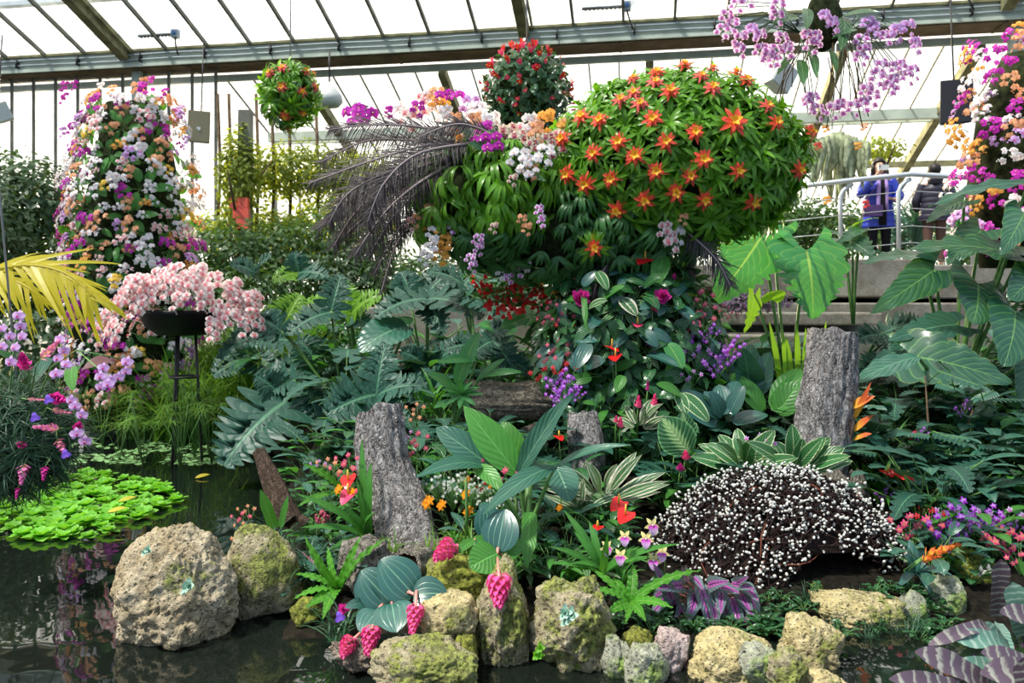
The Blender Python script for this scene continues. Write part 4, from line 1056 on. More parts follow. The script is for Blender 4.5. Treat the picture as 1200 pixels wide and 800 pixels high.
# orchid chandelier top right
HD = at(965, 25, 6.6)
t = thing('hanging_basket', 'root ball of the hanging mallow pink orchids at the top of the view', 'hanging basket', HD)
mb = mound(R, (.15, .15, .26)); mb.v = [p + HD for p in mb.v]; part('moss_ball', mb, [M['moss']], t)
mb = MB(); rr = random.Random(4)
for k in range(16):
    a = rr.uniform(0, 6.28); b = HD + V((.2 * math.cos(a), .15 * math.sin(a), rr.uniform(-.3, 0))); L = rr.uniform(.3, .75)
    tube(mb, [b, b + V((.12 * math.cos(a), .05, -L * .4)), b + V((.16 * math.cos(a) + rr.uniform(-.1, .1), .05, -L))], .005, 4)
part('roots', mb, [M['woody']], t)
for (b, tp, W) in (((935,20,6.5),(905,28,6.3),.09),((938,70,6.4),(941,100,6.2),.10),((930,62,6.4),(910,88,6.3),.06),((985,20,6.5),(1030,14,6.2),.09),((975,45,6.4),(1005,35,6.2),.08),((990,20,6.5),(985,60,6.2),.12),((950,60,6.4),(957,92,6.2),.08),((975,60,6.4),(980,85,6.3),.06),((945,10,6.5),(945,35,6.2),.1),((918,10,6.5),(915,35,6.3),.07)):
    mb = MB(); heroleaf(mb, at(*b), at(*tp), W, 'oval', (0, -1, .5), .06, 7, 1); part('leaf', mb, [M['anthleaf']], t)
for i, (x, y, k) in enumerate([(910,10,'mallow'),(908,22,'mallow'),(914,48,'mallow'),(907,62,'mallow'),(905,72,'mallow'),(922,60,'mallow'),(944,45,'mallow'),(955,46,'mallow'),(950,55,'mallow'),(965,22,'lilac'),(974,30,'lilac'),(862,8,'mallow'),(876,2,'mallow'),(849,22,'mallow'),(856,32,'mallow'),(846,38,'mallow'),(880,38,'lilac'),(866,48,'mallow'),(888,45,'mallow'),(864,60,'mallow'),(890,62,'mallow'),(897,70,'mallow'),
   (1015,30,'lilac'),(1022,36,'lilac'),(1035,46,'mallow'),(1008,50,'mallow'),(1010,62,'mallow'),(1005,70,'mallow'),(1048,40,'lilac'),(1062,34,'lilac'),(1050,38,'lilac'),(1071,54,'lilac'),(1030,80,'mallow'),(1026,92,'mallow'),(1045,82,'mallow'),(1054,80,'mallow'),(1045,97,'mallow'),(1040,104,'mallow'),(1060,92,'mallow'),(1067,86,'mallow'),(1013,108,'mallow'),(1020,116,'mallow'),(945,122,'mallow'),(956,132,'mallow'),(974,130,'mallow'),(983,126,'mallow'),(997,128,'mallow'),(1010,124,'mallow'),(950,118,'mallow')]):
    zone = 'far left reach' if x < 900 else 'near left cluster' if x < 930 else 'middle' if x < 985 and y < 110 else 'low hanging fringe' if y > 105 and x < 1035 else 'right reach'
    putspray(x, y, 6.3, k, 'mauve pink orchid spray at the %s of the hanging orchid basket' % zone, 'mauve orchids of the top hanging basket, ' + zone, .80, nf=6, D=.085, reach=.1, drop=.10, tagk='ch')
    if x < 900 or x > 1000 or y > 105:
        e = at(x, y, 6.35); mb = MB(); c_ = HD + V((.2 if x > 960 else -.2, 0, -.1)); md = (c_ + e) / 2 + V((0, 0, .12)); tube(mb, [c_, md, e], .0045, 4); part('stem', mb, [M['stemdark']], t)
# mossy hanging plant beyond the bird's tip
t = thing('hanging_moss', 'pale trailing moss plant hanging behind the tip of the bird near the handrail', 'hanging plant', at(985, 160, 10.8))
for i in range(44):
    r = random.Random(i); a = r.uniform(-1, 1); b = at(982 + 36 * a, 154 + 14 * abs(a), 10.8 + r.uniform(-.3, .3)); mb = MB(); L = r.uniform(.45, 1.15) * (1 - .4 * abs(a))
    tube(mb, [b, b + V((.02, 0, -L * .3)), b + V((r.uniform(-.04, .04), 0, -L * .7)), b + V((r.uniform(-.05, .05), 0, -L))], [.035, .045, .03, .006], 6)
    mb.v = [V(p) + V((.05 * noise.noise(V(p) * 12), .05 * noise.noise(V(p) * 13), 0)) for p in mb.v]; part('trail', mb, [M['mosslight']], t)
mb = MB(); tube(mb, [at(975, 152, 10.8), at(978, 100, 10.8), at(980, 40, 10.8)], .01, 5); part('cord', mb, [M['wire']], t)
for i, (x, y, k) in enumerate([(1012,150,'peach'),(1005,172,'orange'),(958,172,'red'),(948,152,'red'),(967,152,'orange'),(1014,240,'red'),(968,235,'orange')]):
    putspray(x, y, 10.5, k, '%s flower spray %s' % (k, ['at the top of the trailing moss', 'beside the trailing moss, middle height', 'left of the trailing moss top', 'just past the tip of the bird', 'over the trailing moss crown', 'behind the white handrail post', 'hanging under the handrail'][i]), None, .7, nf=5, D=.09, reach=.1, drop=.08, tagk='mo')
# ==== rocks ==================================================================
def rock(px0, px1, py0, py1, Y, mat, label, seed, sub=5, dep=.8, flat=0.0, rough_=.16, sqr=0.0, roll=0.0, pits=.05, taper=0.0, name='rock', cat='rock'):
    c = at((px0 + px1) / 2, (py0 + py1) / 2, Y); rx_ = (px1 - px0) / 2 / F * Y; rz_ = (py1 - py0) / 2 / F * Y; ry_ = (rx_ + rz_) / 2 * dep
    import bmesh
    bm = bmesh.new(); bmesh.ops.create_icosphere(bm, subdivisions=sub, radius=1)
    sd = V((seed * 3.7, seed * 1.3, seed * 7.1)); size = max(rx_, rz_)
    for v in bm.verts:
        d = v.co.normalized(); b = 1 + rough_ * 1.6 * noise.noise(d * 1.3 + sd) + rough_ * .9 * noise.noise(d * 2.9 + sd) + rough_ * .35 * noise.noise(d * 7 + sd)
        ridg = abs(noise.noise(d * 4.2 + sd * 2)); b -= .12 * max(0, .16 - ridg)*2.2
        q = d.copy()
        if sqr:
            m_ = max(abs(q.x), abs(q.z), abs(q.y)); q = q.lerp(q / m_ * .86, sqr)
        q *= b
        n1 = noise.noise(d * 13 + sd); n2 = noise.noise(d * 27 + sd); q *= 1 + .030 * n1 + .022 * n2
        pt = noise.noise(d * 9 - sd)
        if pt > .28: q *= 1 - pits * min(1, (pt - .28) * 6)
        if flat and q.z < -flat: q.z = -flat + (q.z + flat) * .15
        tq = 1 - taper * (q.z + 1) / 2; v.co = V((q.x * rx_ * tq, q.y * ry_ * tq, q.z * rz_))
    if roll: bmesh.ops.rotate(bm, verts=bm.verts, matrix=Matrix.Rotation(roll, 3, 'Y'))
    # fit the outline to its real width and height
    xs = [v.co.x for v in bm.verts]; zs = [v.co.z for v in bm.verts]
    kx = 2 * rx_ / (max(xs) - min(xs)); kz = 2 * rz_ / (max(zs) - min(zs)); mx_ = (max(xs) + min(xs)) / 2; mz = (max(zs) + min(zs)) / 2
    for v in bm.verts: v.co.x = (v.co.x - mx_) * kx; v.co.z = (v.co.z - mz) * kz
    me = bpy.data.meshes.new(name); bm.to_mesh(me); bm.free(); me.materials.append(M[mat]); me.polygons.foreach_set('use_smooth', [True] * len(me.polygons))
    o = link(name, me, None, T(c)); return tag(o, label, cat)
rock(135, 278, 612, 746, 3.68, 'rock_tan', 'large pitted tan rock standing alone in the water with a tiny succulent in its hollow', 1, 6, .9, .70, .13, .0, 0, .07, .42)
rock(262, 356, 613, 722, 3.95, 'rock_moss', 'rounded tan rock mossy at its base right beside the large pitted rock', 2, 5, .9, .8, .12, .1, -.3, .05, .3)
rock(338, 378, 700, 736, 3.75, 'rock_green', 'small yellow mossy stone under the crinkled fern', 3, 4, .9)
rock(430, 562, 747, 830, 3.12, 'rock_moss', 'broad lichen covered rock at the bottom edge under the pink medinilla', 4, 6, .9, 0, .16, .2)
rock(488, 562, 694, 753, 3.38, 'rock_yellow', 'blocky pale yellow rock beside the medinilla leaf and flower', 5, 5, .9, 0, .12, .55)
rock(495, 580, 650, 712, 3.75, 'rock_green', 'bright green mossy rock under the sideways pink medinilla flower', 6, 5, .9, 0, .14, .3)
rock(555, 622, 652, 810, 3.5, 'rock_moss', 'tall narrow pitted rock behind the hanging pink medinilla flower', 7, 6, .9, 0, .16, .2)
rock(530, 560, 742, 800, 3.28, 'rock_green', 'dark mossy stone wedged between the broad lichen rock and the tall narrow rock', 8, 4, .8)
rock(616, 724, 676, 800, 3.45, 'rock_moss', 'large knobbly mossy rock holding a pale succulent rosette', 9, 6, .9, 0, .2, .15)
rock(703, 742, 742, 812, 3.3, 'rock_grey', 'upright grey lichen stone just beside the knobbly mossy rock', 10, 5, .8)
rock(730, 786, 752, 815, 3.22, 'rock_grey', 'lumpy grey green lichen stone below the small leaning flower', 11, 5, .8)
rock(726, 766, 735, 768, 3.5, 'rock_green', 'small green mossy stone above the lumpy lichen stone', 12, 4, .8)
rock(766, 808, 735, 790, 3.35, 'rock_pink', 'smooth pinkish grey stone in front of the purple begonia', 13, 5, .8, 0, .14, .5, .2, 0)
rock(803, 910, 739, 825, 3.3, 'rock_yellow', 'broad smooth yellow rock in front of the purple begonia', 14, 6, .9, 0, .1, .2)
rock(865, 916, 752, 800, 3.15, 'rock_grey', 'grey green stone overlapping the broad yellow rock', 15, 5, .8)
rock(910, 986, 718, 795, 3.4, 'rock_yellow', 'pointed pale rock under the catkin dome opening', 16, 5, .8, 0, .15, .3, .3)
rock(895, 945, 756, 820, 3.1, 'rock_moss', 'yellow mossy stone at the bottom edge below the pointed pale rock', 17, 5, .8)
rock(935, 995, 782, 825, 3.1, 'rock_yellow', 'low pale stone at the bottom edge beside black water', 18, 5, .8)
rock(944, 1066, 694, 757, 3.85, 'rock_yellow', 'wide pitted yellow rock lying under the arch of the catkin dome', 19, 6, .8, 0, .12, .5)
rock(940, 975, 684, 722, 4.0, 'rock_green', 'mossy stone inside the mouth of the catkin dome', 20, 4, .8)
rock(1052, 1090, 690, 740, 3.85, 'rock_grey', 'grey wedge shaped stone beside the wide pitted yellow rock', 21, 4, .8)
rock(1078, 1128, 672, 740, 3.9, 'rock_grey', 'grey green stone under the drooping silver leaves', 22, 5, .8, 0, .15, .2, .3)
rock(1105, 1165, 640, 710, 4.15, 'rock_green', 'dark mossy boulder behind the banded bromeliads', 23, 5, .8)
rock(1150, 1260, 583, 650, 5.0, 'rock_green', 'flat mossy boulder behind the red orchids at the right edge', 24, 5, .8)
rock(360, 430, 700, 735, 4.0, 'rock_moss', 'low shaded stone behind the medinilla leaves', 25, 4, .8)
rock(385, 450, 745, 790, 3.3, 'bark_brown', 'curled brown piece of bark at the water edge under pink petals', 26, 5, .5, 0, .3, 0, .3, .12, name='bark_piece', cat='bark')
# ==== cork logs =================================================================
def corklog(pts, rad, mat, label, name='cork_log', seed=0, n=72, seg=46, flat=.75, amp=.12, furrow=9, hollow=False, nrm=None):
    """furrowed log along a path; deep plates run lengthwise"""
    P = [at(*p) for p in pts]; k = len(P) - 1; vs = []; uvs = []
    def pos(t):
        q = t * k; i = min(int(q), k - 1); return P[i].lerp(P[i + 1], q - i)
    ax = (P[-1] - P[0]).normalized(); x0 = V((0, 1, 0)).cross(ax).normalized(); y0 = ax.cross(x0)
    L = (P[-1] - P[0]).length
    for i in range(seg + 1):
        t = i / seg; c = pos(t); q = t * (len(rad) - 1); a = min(int(q), len(rad) - 2); r_ = lerp(rad[a], rad[a + 1], q - a)
        for j in range(n):
            th = 2 * PI * j / n; u = V((math.cos(th), math.sin(th), t * L / r_ * .35)) 
            rid = abs(noise.noise(V((math.cos(th) * furrow * .35, math.sin(th) * furrow * .35, t * L * 1.5 + seed)))) 
            plate = noise.noise(V((math.cos(th) * 4, math.sin(th) * 4, t * L * 14 + seed)))
            big = noise.noise(V((math.cos(th) * 1.2, math.sin(th) * 1.2, t * L * 2 + seed)))
            rr = r_ * (1 + amp * 1.2 * big + amp * 1.3 * (min(.3, rid) - .15) * 3 + amp * .5 * plate + amp*.25*noise.noise(V((math.cos(th) * 12, math.sin(th) * 12, t * L * 40 + seed))))
            e = 0
            if i in (0, seg): e = .03 * noise.noise(V((th * 1.5, seed, i)))
            vs.append(c + (x0 * math.cos(th) + y0 * math.sin(th) * flat) * rr + ax * e); uvs.append((j / n, t))
    fs = [(i * n + j, i * n + (j + 1) % n, (i + 1) * n + (j + 1) % n, (i + 1) * n + j) for i in range(seg) for j in range(n)]
    mb = MB(); mb.add(vs, fs, 0, uvs)
    mats = [M[mat], M['corkin']]
    for end in (0, seg):      # hollow end
        b = end * n; c = pos(0 if end == 0 else 1); s = 1 if end == 0 else -1
        ring = [c + (V(p) - c) * .78 for p in vs[b:b + n]]; ring2 = [q + ax * s * .16 * min(1, L) for q in ring]
        mb.add(vs[b:b + n] + ring, [(j, (j + 1) % n, n + (j + 1) % n, n + j) for j in range(n)], 0)
        mb.add(ring + ring2, [(j, (j + 1) % n, n + (j + 1) % n, n + j) for j in range(n)], 1)
        mb.add(ring2, [tuple(range(n))], 1)
    return solo(name, mb, mats, label, 'log')
corklog([(482, 650, 4.3), (466, 590, 4.45), (450, 545, 4.55), (444, 481, 4.65)], [.165, .155, .145, .150, .135], 'bark', 'upright grey cork log leaning a little, in the middle of the bed', seed=1)
corklog([(962, 560, 5.2), (966, 500, 5.25), (972, 440, 5.3), (978, 388, 5.35)], [.165, .18, .185, .175, .155], 'bark', 'tall furrowed cork stump standing behind the catkin dome', seed=5, furrow=12)
corklog([(945, 595, 5.0), (975, 572, 5.05), (1012, 600, 5.0)], [.13, .15, .12], 'bark_pale', 'low pale bark piece at the foot of the furrowed cork stump', seed=8)
corklog([(1018, 620, 4.9), (1010, 585, 4.95), (1003, 552, 5.0)], [.05, .055, .04], 'bark_pale', 'thin pale bark slab just right of the furrowed stump foot', seed=9, n=40, seg=20)
corklog([(546, 468, 6.2), (600, 470, 6.15), (655, 468, 6.1)], [.15, .14, .15], 'bark_brown', 'thick brown log lying across the bed beneath the flower column', seed=11, flat=1, name='log')
corklog([(560, 505, 6.0), (600, 520, 5.9), (650, 500, 6.0)], [.10, .09, .09], 'bark_brown', 'darker lower log half buried under the thick brown log', seed=13, name='log', n=48, seg=24)
corklog([(690, 560, 5.3), (688, 520, 5.4), (683, 485, 5.5)], [.11, .12, .10], 'bark', 'short grey bark post beside the cream striped leaves', seed=14, n=48, seg=24)
corklog([(340, 612, 4.5), (322, 570, 4.6), (303, 528, 4.7)], [.060, .058, .034], 'drift', 'brown driftwood branch leaning over the dark pond', seed=15, n=36, seg=30, flat=1, amp=.16, name='driftwood')
corklog([(358, 612, 4.5), (350, 606, 4.5), (345, 592, 4.5)], [.03, .025, .012], 'drift', 'short driftwood stub beside the leaning branch', seed=16, n=20, seg=10, flat=1, name='driftwood')
corklog([(412, 692, 3.95), (428, 655, 4.0), (452, 640, 4.05)], [.10, .12, .09], 'bark_pale', 'curled whitish cork piece behind the large medinilla leaves', seed=17, n=48, seg=24, amp=.25)
corklog([(476, 664, 3.85), (500, 655, 4.1), (525, 648, 4.3)], [.085, .09, .085], 'bark_pale', 'hollow cork tube opening beside the sideways pink flower', seed=18, n=44, seg=22, flat=1)

# ==== catkin dome ==================================================================
DC = V(at(906, 705, 4.45)); DR = V((.775, .50, .77))
def dome(a, e, q=1.0):
    """a: bearing seen from the viewer (0 = facing us), e: height angle"""
    return DC + V((math.sin(a) * math.cos(e) * DR.x, -math.cos(a) * math.cos(e) * DR.y, math.sin(e) * DR.z)) * q
def dome_ok(p):
    px, py = project(p)
    if p.y > DC.y: return p.z > .0
    # arch mouth cut in the front right
    mouth = ((px - 985) / 62) ** 2 + ((py - 712) / 62) ** 2 < 1
    low = py > 700 - .0 * px and px < 885
    lowl = px < 850 and py > 655 + (px - 755) * .75
    return not mouth and not lowl and p.z > -.02 and py < 735
cd = thing('catkin_dome', 'hedgehog shaped dome woven of dark willow twigs covered in white catkins', 'sculpture', (DC.x, DC.y, .05))
r = random.Random(77)
mb = MB(); A_, E_ = 64, 24; idx = {}; vv = []
for i in range(A_):
    for j in range(E_ + 1):
        p = dome(2 * PI * i / A_, PI / 2 * j / E_, .95); p += V((1, 1, 1)) * .015 * noise.noise(p * 8); idx[i, j] = len(vv); vv.append(p)
ff = []
for i in range(A_):
    for j in range(E_):
        q = [idx[i, j], idx[(i + 1) % A_, j], idx[(i + 1) % A_, j + 1], idx[i, j + 1]]
        if all(dome_ok(vv[k]) for k in q): ff.append(tuple(q))
mb.add(vv, ff); part('twig_mat', mb, [M['twig']], cd)
tw = []
while len(tw) < 620:
    a = r.uniform(-PI * .62, PI * .62); e = math.asin(r.uniform(0, 1)); hd = r.gauss(0, .9); L = r.uniform(.2, .7); pts = []
    for k in range(7):
        p = dome(a, e, .97 + .05 * math.sin(k * .9 + a) + r.uniform(0, .012))
        if not dome_ok(p): break
        pts.append(p); a += math.cos(hd) * L / 6 * 1.2; e += math.sin(hd) * L / 6 * 1.2; hd += r.gauss(0, .25)
        if e > PI / 2: break
    if len(pts) > 3: tw.append(pts)
for k in range(100):
    mb = MB(); tube(mb, tw[k], [lerp(.0055, .002, i / (len(tw[k]) - 1)) for i in range(len(tw[k]))], 4); part('twig', mb, [M['twig'] if k % 5 else M['twigred']], cd)
mb = MB()
for pts in tw[100:]: tube(mb, pts, [lerp(.0055, .002, i / (len(pts) - 1)) for i in range(len(pts))], 4)
o = part('twigs', mb, [M['twig']], cd); o['kind'] = 'stuff'
ck = []
for pts in tw * 12:
    p = r.choice(pts[:-1]).lerp(r.choice(pts[1:]), r.random() * .3); n_ = V(((p.x - DC.x) / DR.x ** 2, (p.y - DC.y) / DR.y ** 2, (p.z - DC.z) / DR.z ** 2)).normalized()
    q = p + n_ * r.uniform(.0, .016) + V((r.gauss(0, .025), r.gauss(0, .01), r.gauss(0, .025)))
    if n_.y < .25 and dome_ok(q): ck.append((q, n_))
    if len(ck) >= 2900: break
r.shuffle(ck)
def catk(mb, q, n_):
    s = r.uniform(.0055, .0092); blob(mb, (0, 0, 0), (s, s, s * 1.35), 6, 4, 0, frame(q, n_ + V((r.gauss(0, .6), r.gauss(0, .6), r.gauss(0, .6)))))
for q, n_ in ck[:100]:
    mb = MB(); catk(mb, q, n_); part('catkin', mb, [M['catkin']], cd)
mb = MB()
for q, n_ in ck[100:]: catk(mb, q, n_)
o = part('catkins', mb, [M['catkin']], cd); o['kind'] = 'stuff'

# ==== hero plants ====================================================================
def plant(name, label, cat, hub, leaves, mat='teal', prof='lance', grp=None, stalkmat='stem', **kw):
    """leaves: (base px,py,Y) (tip px,py,Y) width in photo pixels [, options]"""
    h = at(*hub); t = thing(name, label, cat, h, grp)
    for lf in leaves:
        b, tp, w = lf[:3]; o = dict(kw); o.update(lf[3] if len(lf) > 3 else {})
        mt = o.pop('mat', mat); pr = o.pop('prof', prof); nr = o.pop('nrm', (0, -.75, .8)); st = o.pop('stalk', True); ar = o.pop('arch', .06); n_ = o.pop('n', 18); m_ = o.pop('m', 2); sr = o.pop('sr', .008)
        B, Tp = at(*b), at(*tp); mb = MB(); heroleaf(mb, B, Tp, w / F * b[2], pr, nr, ar, n_, m_, **o)
        L = part('leaf', mb, [M[mt]], t)
        if st and (B - h).length > .05:
            c = MB(); mid = (B + h) / 2 + V((0, .03, .04)); tube(c, [h, h.lerp(mid, .6), mid.lerp(B, .5), B], [sr * 1.3, sr * 1.1, sr, sr * .8], 6)
            part('stalk', c, [M[stalkmat]], t)
    return t
# paddle leaved plant at the centre
pp = plant('paddle_leaf_plant', 'tall paddle leaved plant with broad grey green leaves in the centre of the bed', 'plant', (617, 632, 4.2), [
    ((572, 544, 4.3), (511, 501, 4.4), 34, dict(mat='teal', prof='oval', nrm=(.3, -1, .3))),
    ((607, 556, 4.25), (543, 475, 4.4), 40, dict(mat='greenleaf', nrm=(.2, -1, .1), fold=.25)),
    ((613, 552, 4.3), (588, 494, 4.45), 40, dict(mat='greenleaf', prof='oval', nrm=(-.3, -1, .1))),
    ((607, 557, 4.2), (673, 459, 4.1), 27, dict(mat='teal', nrm=(-.5, -.8, .3), fold=.45, rip=(.01, 3))),
    ((651, 547, 4.2), (566, 603, 3.8), 26, dict(mat='teal', nrm=(0, -.6, 1), arch=.10, fold=.1)),
    ((650, 548, 4.2), (740, 521, 4.0), 17, dict(mat='teal', nrm=(0, -.5, 1), arch=.08)),
    ((568, 546, 4.2), (488, 559, 3.9), 24, dict(mat='teal', nrm=(0, -.7, 1), arch=.12, fold=.1)),
    ((557, 545, 4.2), (592, 580, 4.0), 22, dict(mat='greenleaf', nrm=(.3, -.9, .5), arch=.1)),
    ((652, 548, 4.35), (668, 588, 4.2), 38, dict(mat='teal', prof='oval', nrm=(.2, -.9, .5))),
    ((620, 570, 4.3), (640, 540, 4.4), 30, dict(mat='anthleaf', prof='oval', nrm=(0, -1, .2))),
    ((621, 600, 4.1), (617, 666, 3.8), 18, dict(mat='greenleaf', prof='strap', nrm=(0, -1, .25), arch=.06, stalk=False))])
for (a, b, w_) in (((617, 640, 4.2), (620, 555, 4.28), .024), ((548, 640, 4.3), (546, 560, 4.25), .010), ((606, 640, 4.25), (604, 560, 4.3), .009)):
    c = MB(); tube(c, [at(*a), at(*b)], [w_, w_ * .8], 8); part('stalk', c, [M['stem']], pp)
# medinillas with hanging pink flowers
def mediflower(parent, a, b, w, stalk_from=None):
    A, B = at(*a), at(*b); d = (B - A).normalized(); L = (B - A).length; W = w / F * a[2] / 2; r = random.Random(int(a[0])); mb = MB()
    for i in range(46):
        v = (i / 46) ** 1.1; an = i * 2.4; rad = W * (.55 + .5 * math.sin(PI * min(1, v * 1.1 + .15))) * (1 - .55 * v) * .8
        x = V((1, 0, 0)) if abs(d.x) < .8 else V((0, 0, 1)); x = (x - d * x.dot(d)).normalized(); y = d.cross(x); o_ = x * math.cos(an) + y * math.sin(an)
        p = A + d * L * v * .85 + o_ * rad * .35; s_ = lerp(1, .45, v)
        leaf(mb, hmat(p, (o_ * 1.1 + d * .9), o_ - d * .6), W * 1.3 * s_, W * .8 * s_, 'oval', 4, 1, a0=.5 - v * .4, droop=.9, fold=.35)
    fl = part('flower_cluster', mb, [M['medibract']], parent, label='hanging pink flower cluster')
    if stalk_from: c = MB(); tube(c, [at(*stalk_from), A + d * .02], .0065, 6); part('flower_stalk', c, [M['medistalk']], parent, label='pink flower stalk')
m1 = plant('medinilla', 'low medinilla with broad blue green leaves and pink flowers above the bottom rocks', 'plant', (462, 712, 3.5), [
    ((485, 697, 3.45), (446, 655, 3.5), 50, dict(nrm=(.2, -1, .5))), ((459, 707, 3.45), (423, 668, 3.5), 46, dict(nrm=(-.1, -1, .6))), ((485, 696, 3.4), (524, 696, 3.4), 40, dict(nrm=(.2, -1, .8))),
    ((459, 707, 3.4), (465, 741, 3.25), 46, dict(nrm=(.1, -1, .6))), ((443, 714, 3.45), (418, 680, 3.5), 30, dict(nrm=(-.5, -1, .3))), ((442, 716, 3.4), (423, 742, 3.3), 34, dict(nrm=(-.2, -1, .6), mat='medi')), ((427, 706, 3.45), (404, 712, 3.35), 13, dict(nrm=(0, -1, .7)))],
    mat='medi', prof='oval', stalkmat='medistalk', m=3, fold=.12, arch=.09, rip=(.012, 1))
mediflower(m1, (488, 708, 3.3), (482, 746, 3.2), 20, (488, 692, 3.4)); mediflower(m1, (436, 734, 3.3), (430, 770, 3.2), 22, (440, 722, 3.4)); mediflower(m1, (412, 748, 3.3), (400, 770, 3.2), 20, (430, 735, 3.35))
m2 = plant('medinilla', 'upright medinilla with dark ribbed leaves between the paddle plant and the tall narrow rock', 'plant', (584, 650, 3.8), [
    ((583, 645, 3.75), (592, 596, 3.85), 46, dict(nrm=(-.2, -1, .1))), ((583, 648, 3.7), (550, 665, 3.6), 42, dict(mat='greenleaf', nrm=(0, -1, .7))), ((580, 640, 3.8), (556, 630, 3.75), 16, dict(mat='greenleaf')), ((588, 650, 3.75), (611, 632, 3.8), 26, dict(mat='greenleaf', nrm=(.2, -1, .5))), ((576, 630, 3.9), (568, 590, 3.95), 36), ((556, 632, 3.75), (531, 650, 3.65), 12, dict(mat='greenleaf'))],
    mat='medi', prof='oval', stalkmat='medistalk', m=3, fold=.15)
mediflower(m2, (585, 672, 3.4), (584, 714, 3.3), 28, (583, 652, 3.7)); mediflower(m2, (532, 637, 3.7), (507, 656, 3.6), 24, (550, 638, 3.75))
# crinkled ferns
fo = dict(lobes=(16, .22), rip=(.02, 7), m=3, n=56, arch=.12, fold=.15, prof='strap', stalk=False)
plant('crinkled_fern', 'bright crinkled fern beside the pink paddle flower at the water edge', 'fern', (396, 692, 3.75), [((396, 690, 3.75), t_, w_, dict(nrm=n_)) for t_, w_, n_ in (
    ((356, 627, 3.7), 9, (0, -1, .4)), ((424, 626, 3.75), 9, (0, -1, .3)), ((455, 629, 3.8), 9, (0, -.6, 1)), ((343, 702, 3.6), 10, (0, -.5, 1)), ((358, 712, 3.6), 12, (0, -1, .6)), ((378, 726, 3.5), 12, (0, -1, .6)), ((384, 640, 3.85), 8, (0, -1, .3)), ((345, 672, 3.7), 9, (0, -.6, 1)), ((420, 655, 3.8), 8, (0, -1, .3)))], mat='fern', **fo)
plant('crinkled_fern', 'bright crinkled fern below the yellow and purple orchids', 'fern', (738, 706, 3.7), [((738, 706, 3.7), t_, w_, dict(nrm=n_)) for t_, w_, n_ in (
    ((688, 690, 3.65), 11, (0, -.5, 1)), ((822, 668, 3.7), 12, (0, -.5, 1)), ((789, 712, 3.55), 13, (0, -.7, 1)), ((757, 728, 3.5), 12, (0, -1, .6)), ((708, 720, 3.5), 12, (0, -1, .7)), ((742, 660, 3.8), 13, (0, -1, .3)), ((780, 682, 3.7), 11, (0, -.7, 1)), ((733, 730, 3.5), 9, (0, -1, .7)), ((692, 666, 3.8), 9, (0, -.7, .8)), ((718, 676, 3.8), 12, (0, -1, .4)), ((762, 690, 3.7), 12, (0, -.8, .6)))], mat='fern', **fo)
plant('crinkled_fern', 'pair of toothed light green fern blades reaching left of the grey cork log', 'fern', (402, 575, 4.4), [((402, 575, 4.4), (354, 543, 4.3), 9), ((395, 578, 4.4), (348, 594, 4.2), 9)], mat='fern', **fo)
# strap leaves near the orchids and logs
so_ = dict(prof='strap', n=16, m=1, arch=.14, stalk=False, fold=.2)
plant('strap_leaf_plant', 'strap leaved plant spreading its blades behind the yellow and purple orchids', 'plant', (705, 672, 3.9), [((705, 672, 3.9), t_, w_) for t_, w_ in (((712, 623, 3.7), 9), ((643, 640, 3.8), 8), ((660, 597, 4.0), 10), ((798, 637, 3.7), 8), ((668, 660, 3.7), 7), ((640, 660, 3.8), 7), ((690, 610, 4.0), 9), ((770, 652, 3.8), 7), ((672, 622, 3.9), 9), ((750, 640, 3.9), 7))], mat='greenleaf', **so_)
plant('strap_leaf_plant', 'dark strap leaved plant beside the upright grey cork log with red flowers', 'plant', (432, 630, 4.3), [((432, 630, 4.3), t_, w_) for t_, w_ in (((345, 578, 4.1), 9), ((424, 512, 4.4), 9), ((435, 540, 4.3), 11), ((352, 618, 4.1), 8), ((418, 560, 4.2), 7), ((385, 645, 4.1), 8), ((440, 600, 4.1), 8), ((400, 590, 4.2), 7))], mat='greenleaf', **so_)
plant('strap_leaf_plant', 'pair of bright green blades beside the driftwood branch', 'plant', (328, 618, 4.35), [((322, 620, 4.35), (305, 573, 4.3), 13), ((329, 618, 4.3), (338, 580, 4.3), 8)], mat='greenleaf', **{**so_, 'arch': .03})
for i, (x, y, Y, lab) in enumerate(((368, 660, 4.0, 'blue grey air plant arching over the rounded rock with a magenta quill'), (400, 740, 3.5, 'thin grey air plant under the purple quill flower'), (330, 640, 4.15, 'thin leaved air plant on top of the rounded tan rock'), (455, 650, 4.1, 'grassy tuft in front of the upright grey cork log'), (508, 655, 4.0, 'grey green air plant sprouting from the hollow cork tube'), (545, 640, 4.1, 'wispy green tuft left of the paddle plant stem'))):
    r = random.Random(i); inst(Spec([('foliage', clump(r, 34, .24, .013, 1.2, 'needle', 'grass_dark' if i < 3 else 'grass', 1.7).copy())]), 'air_plant', T(at(x, y + 10, Y)) @ rz(i), lab, 'air plant')
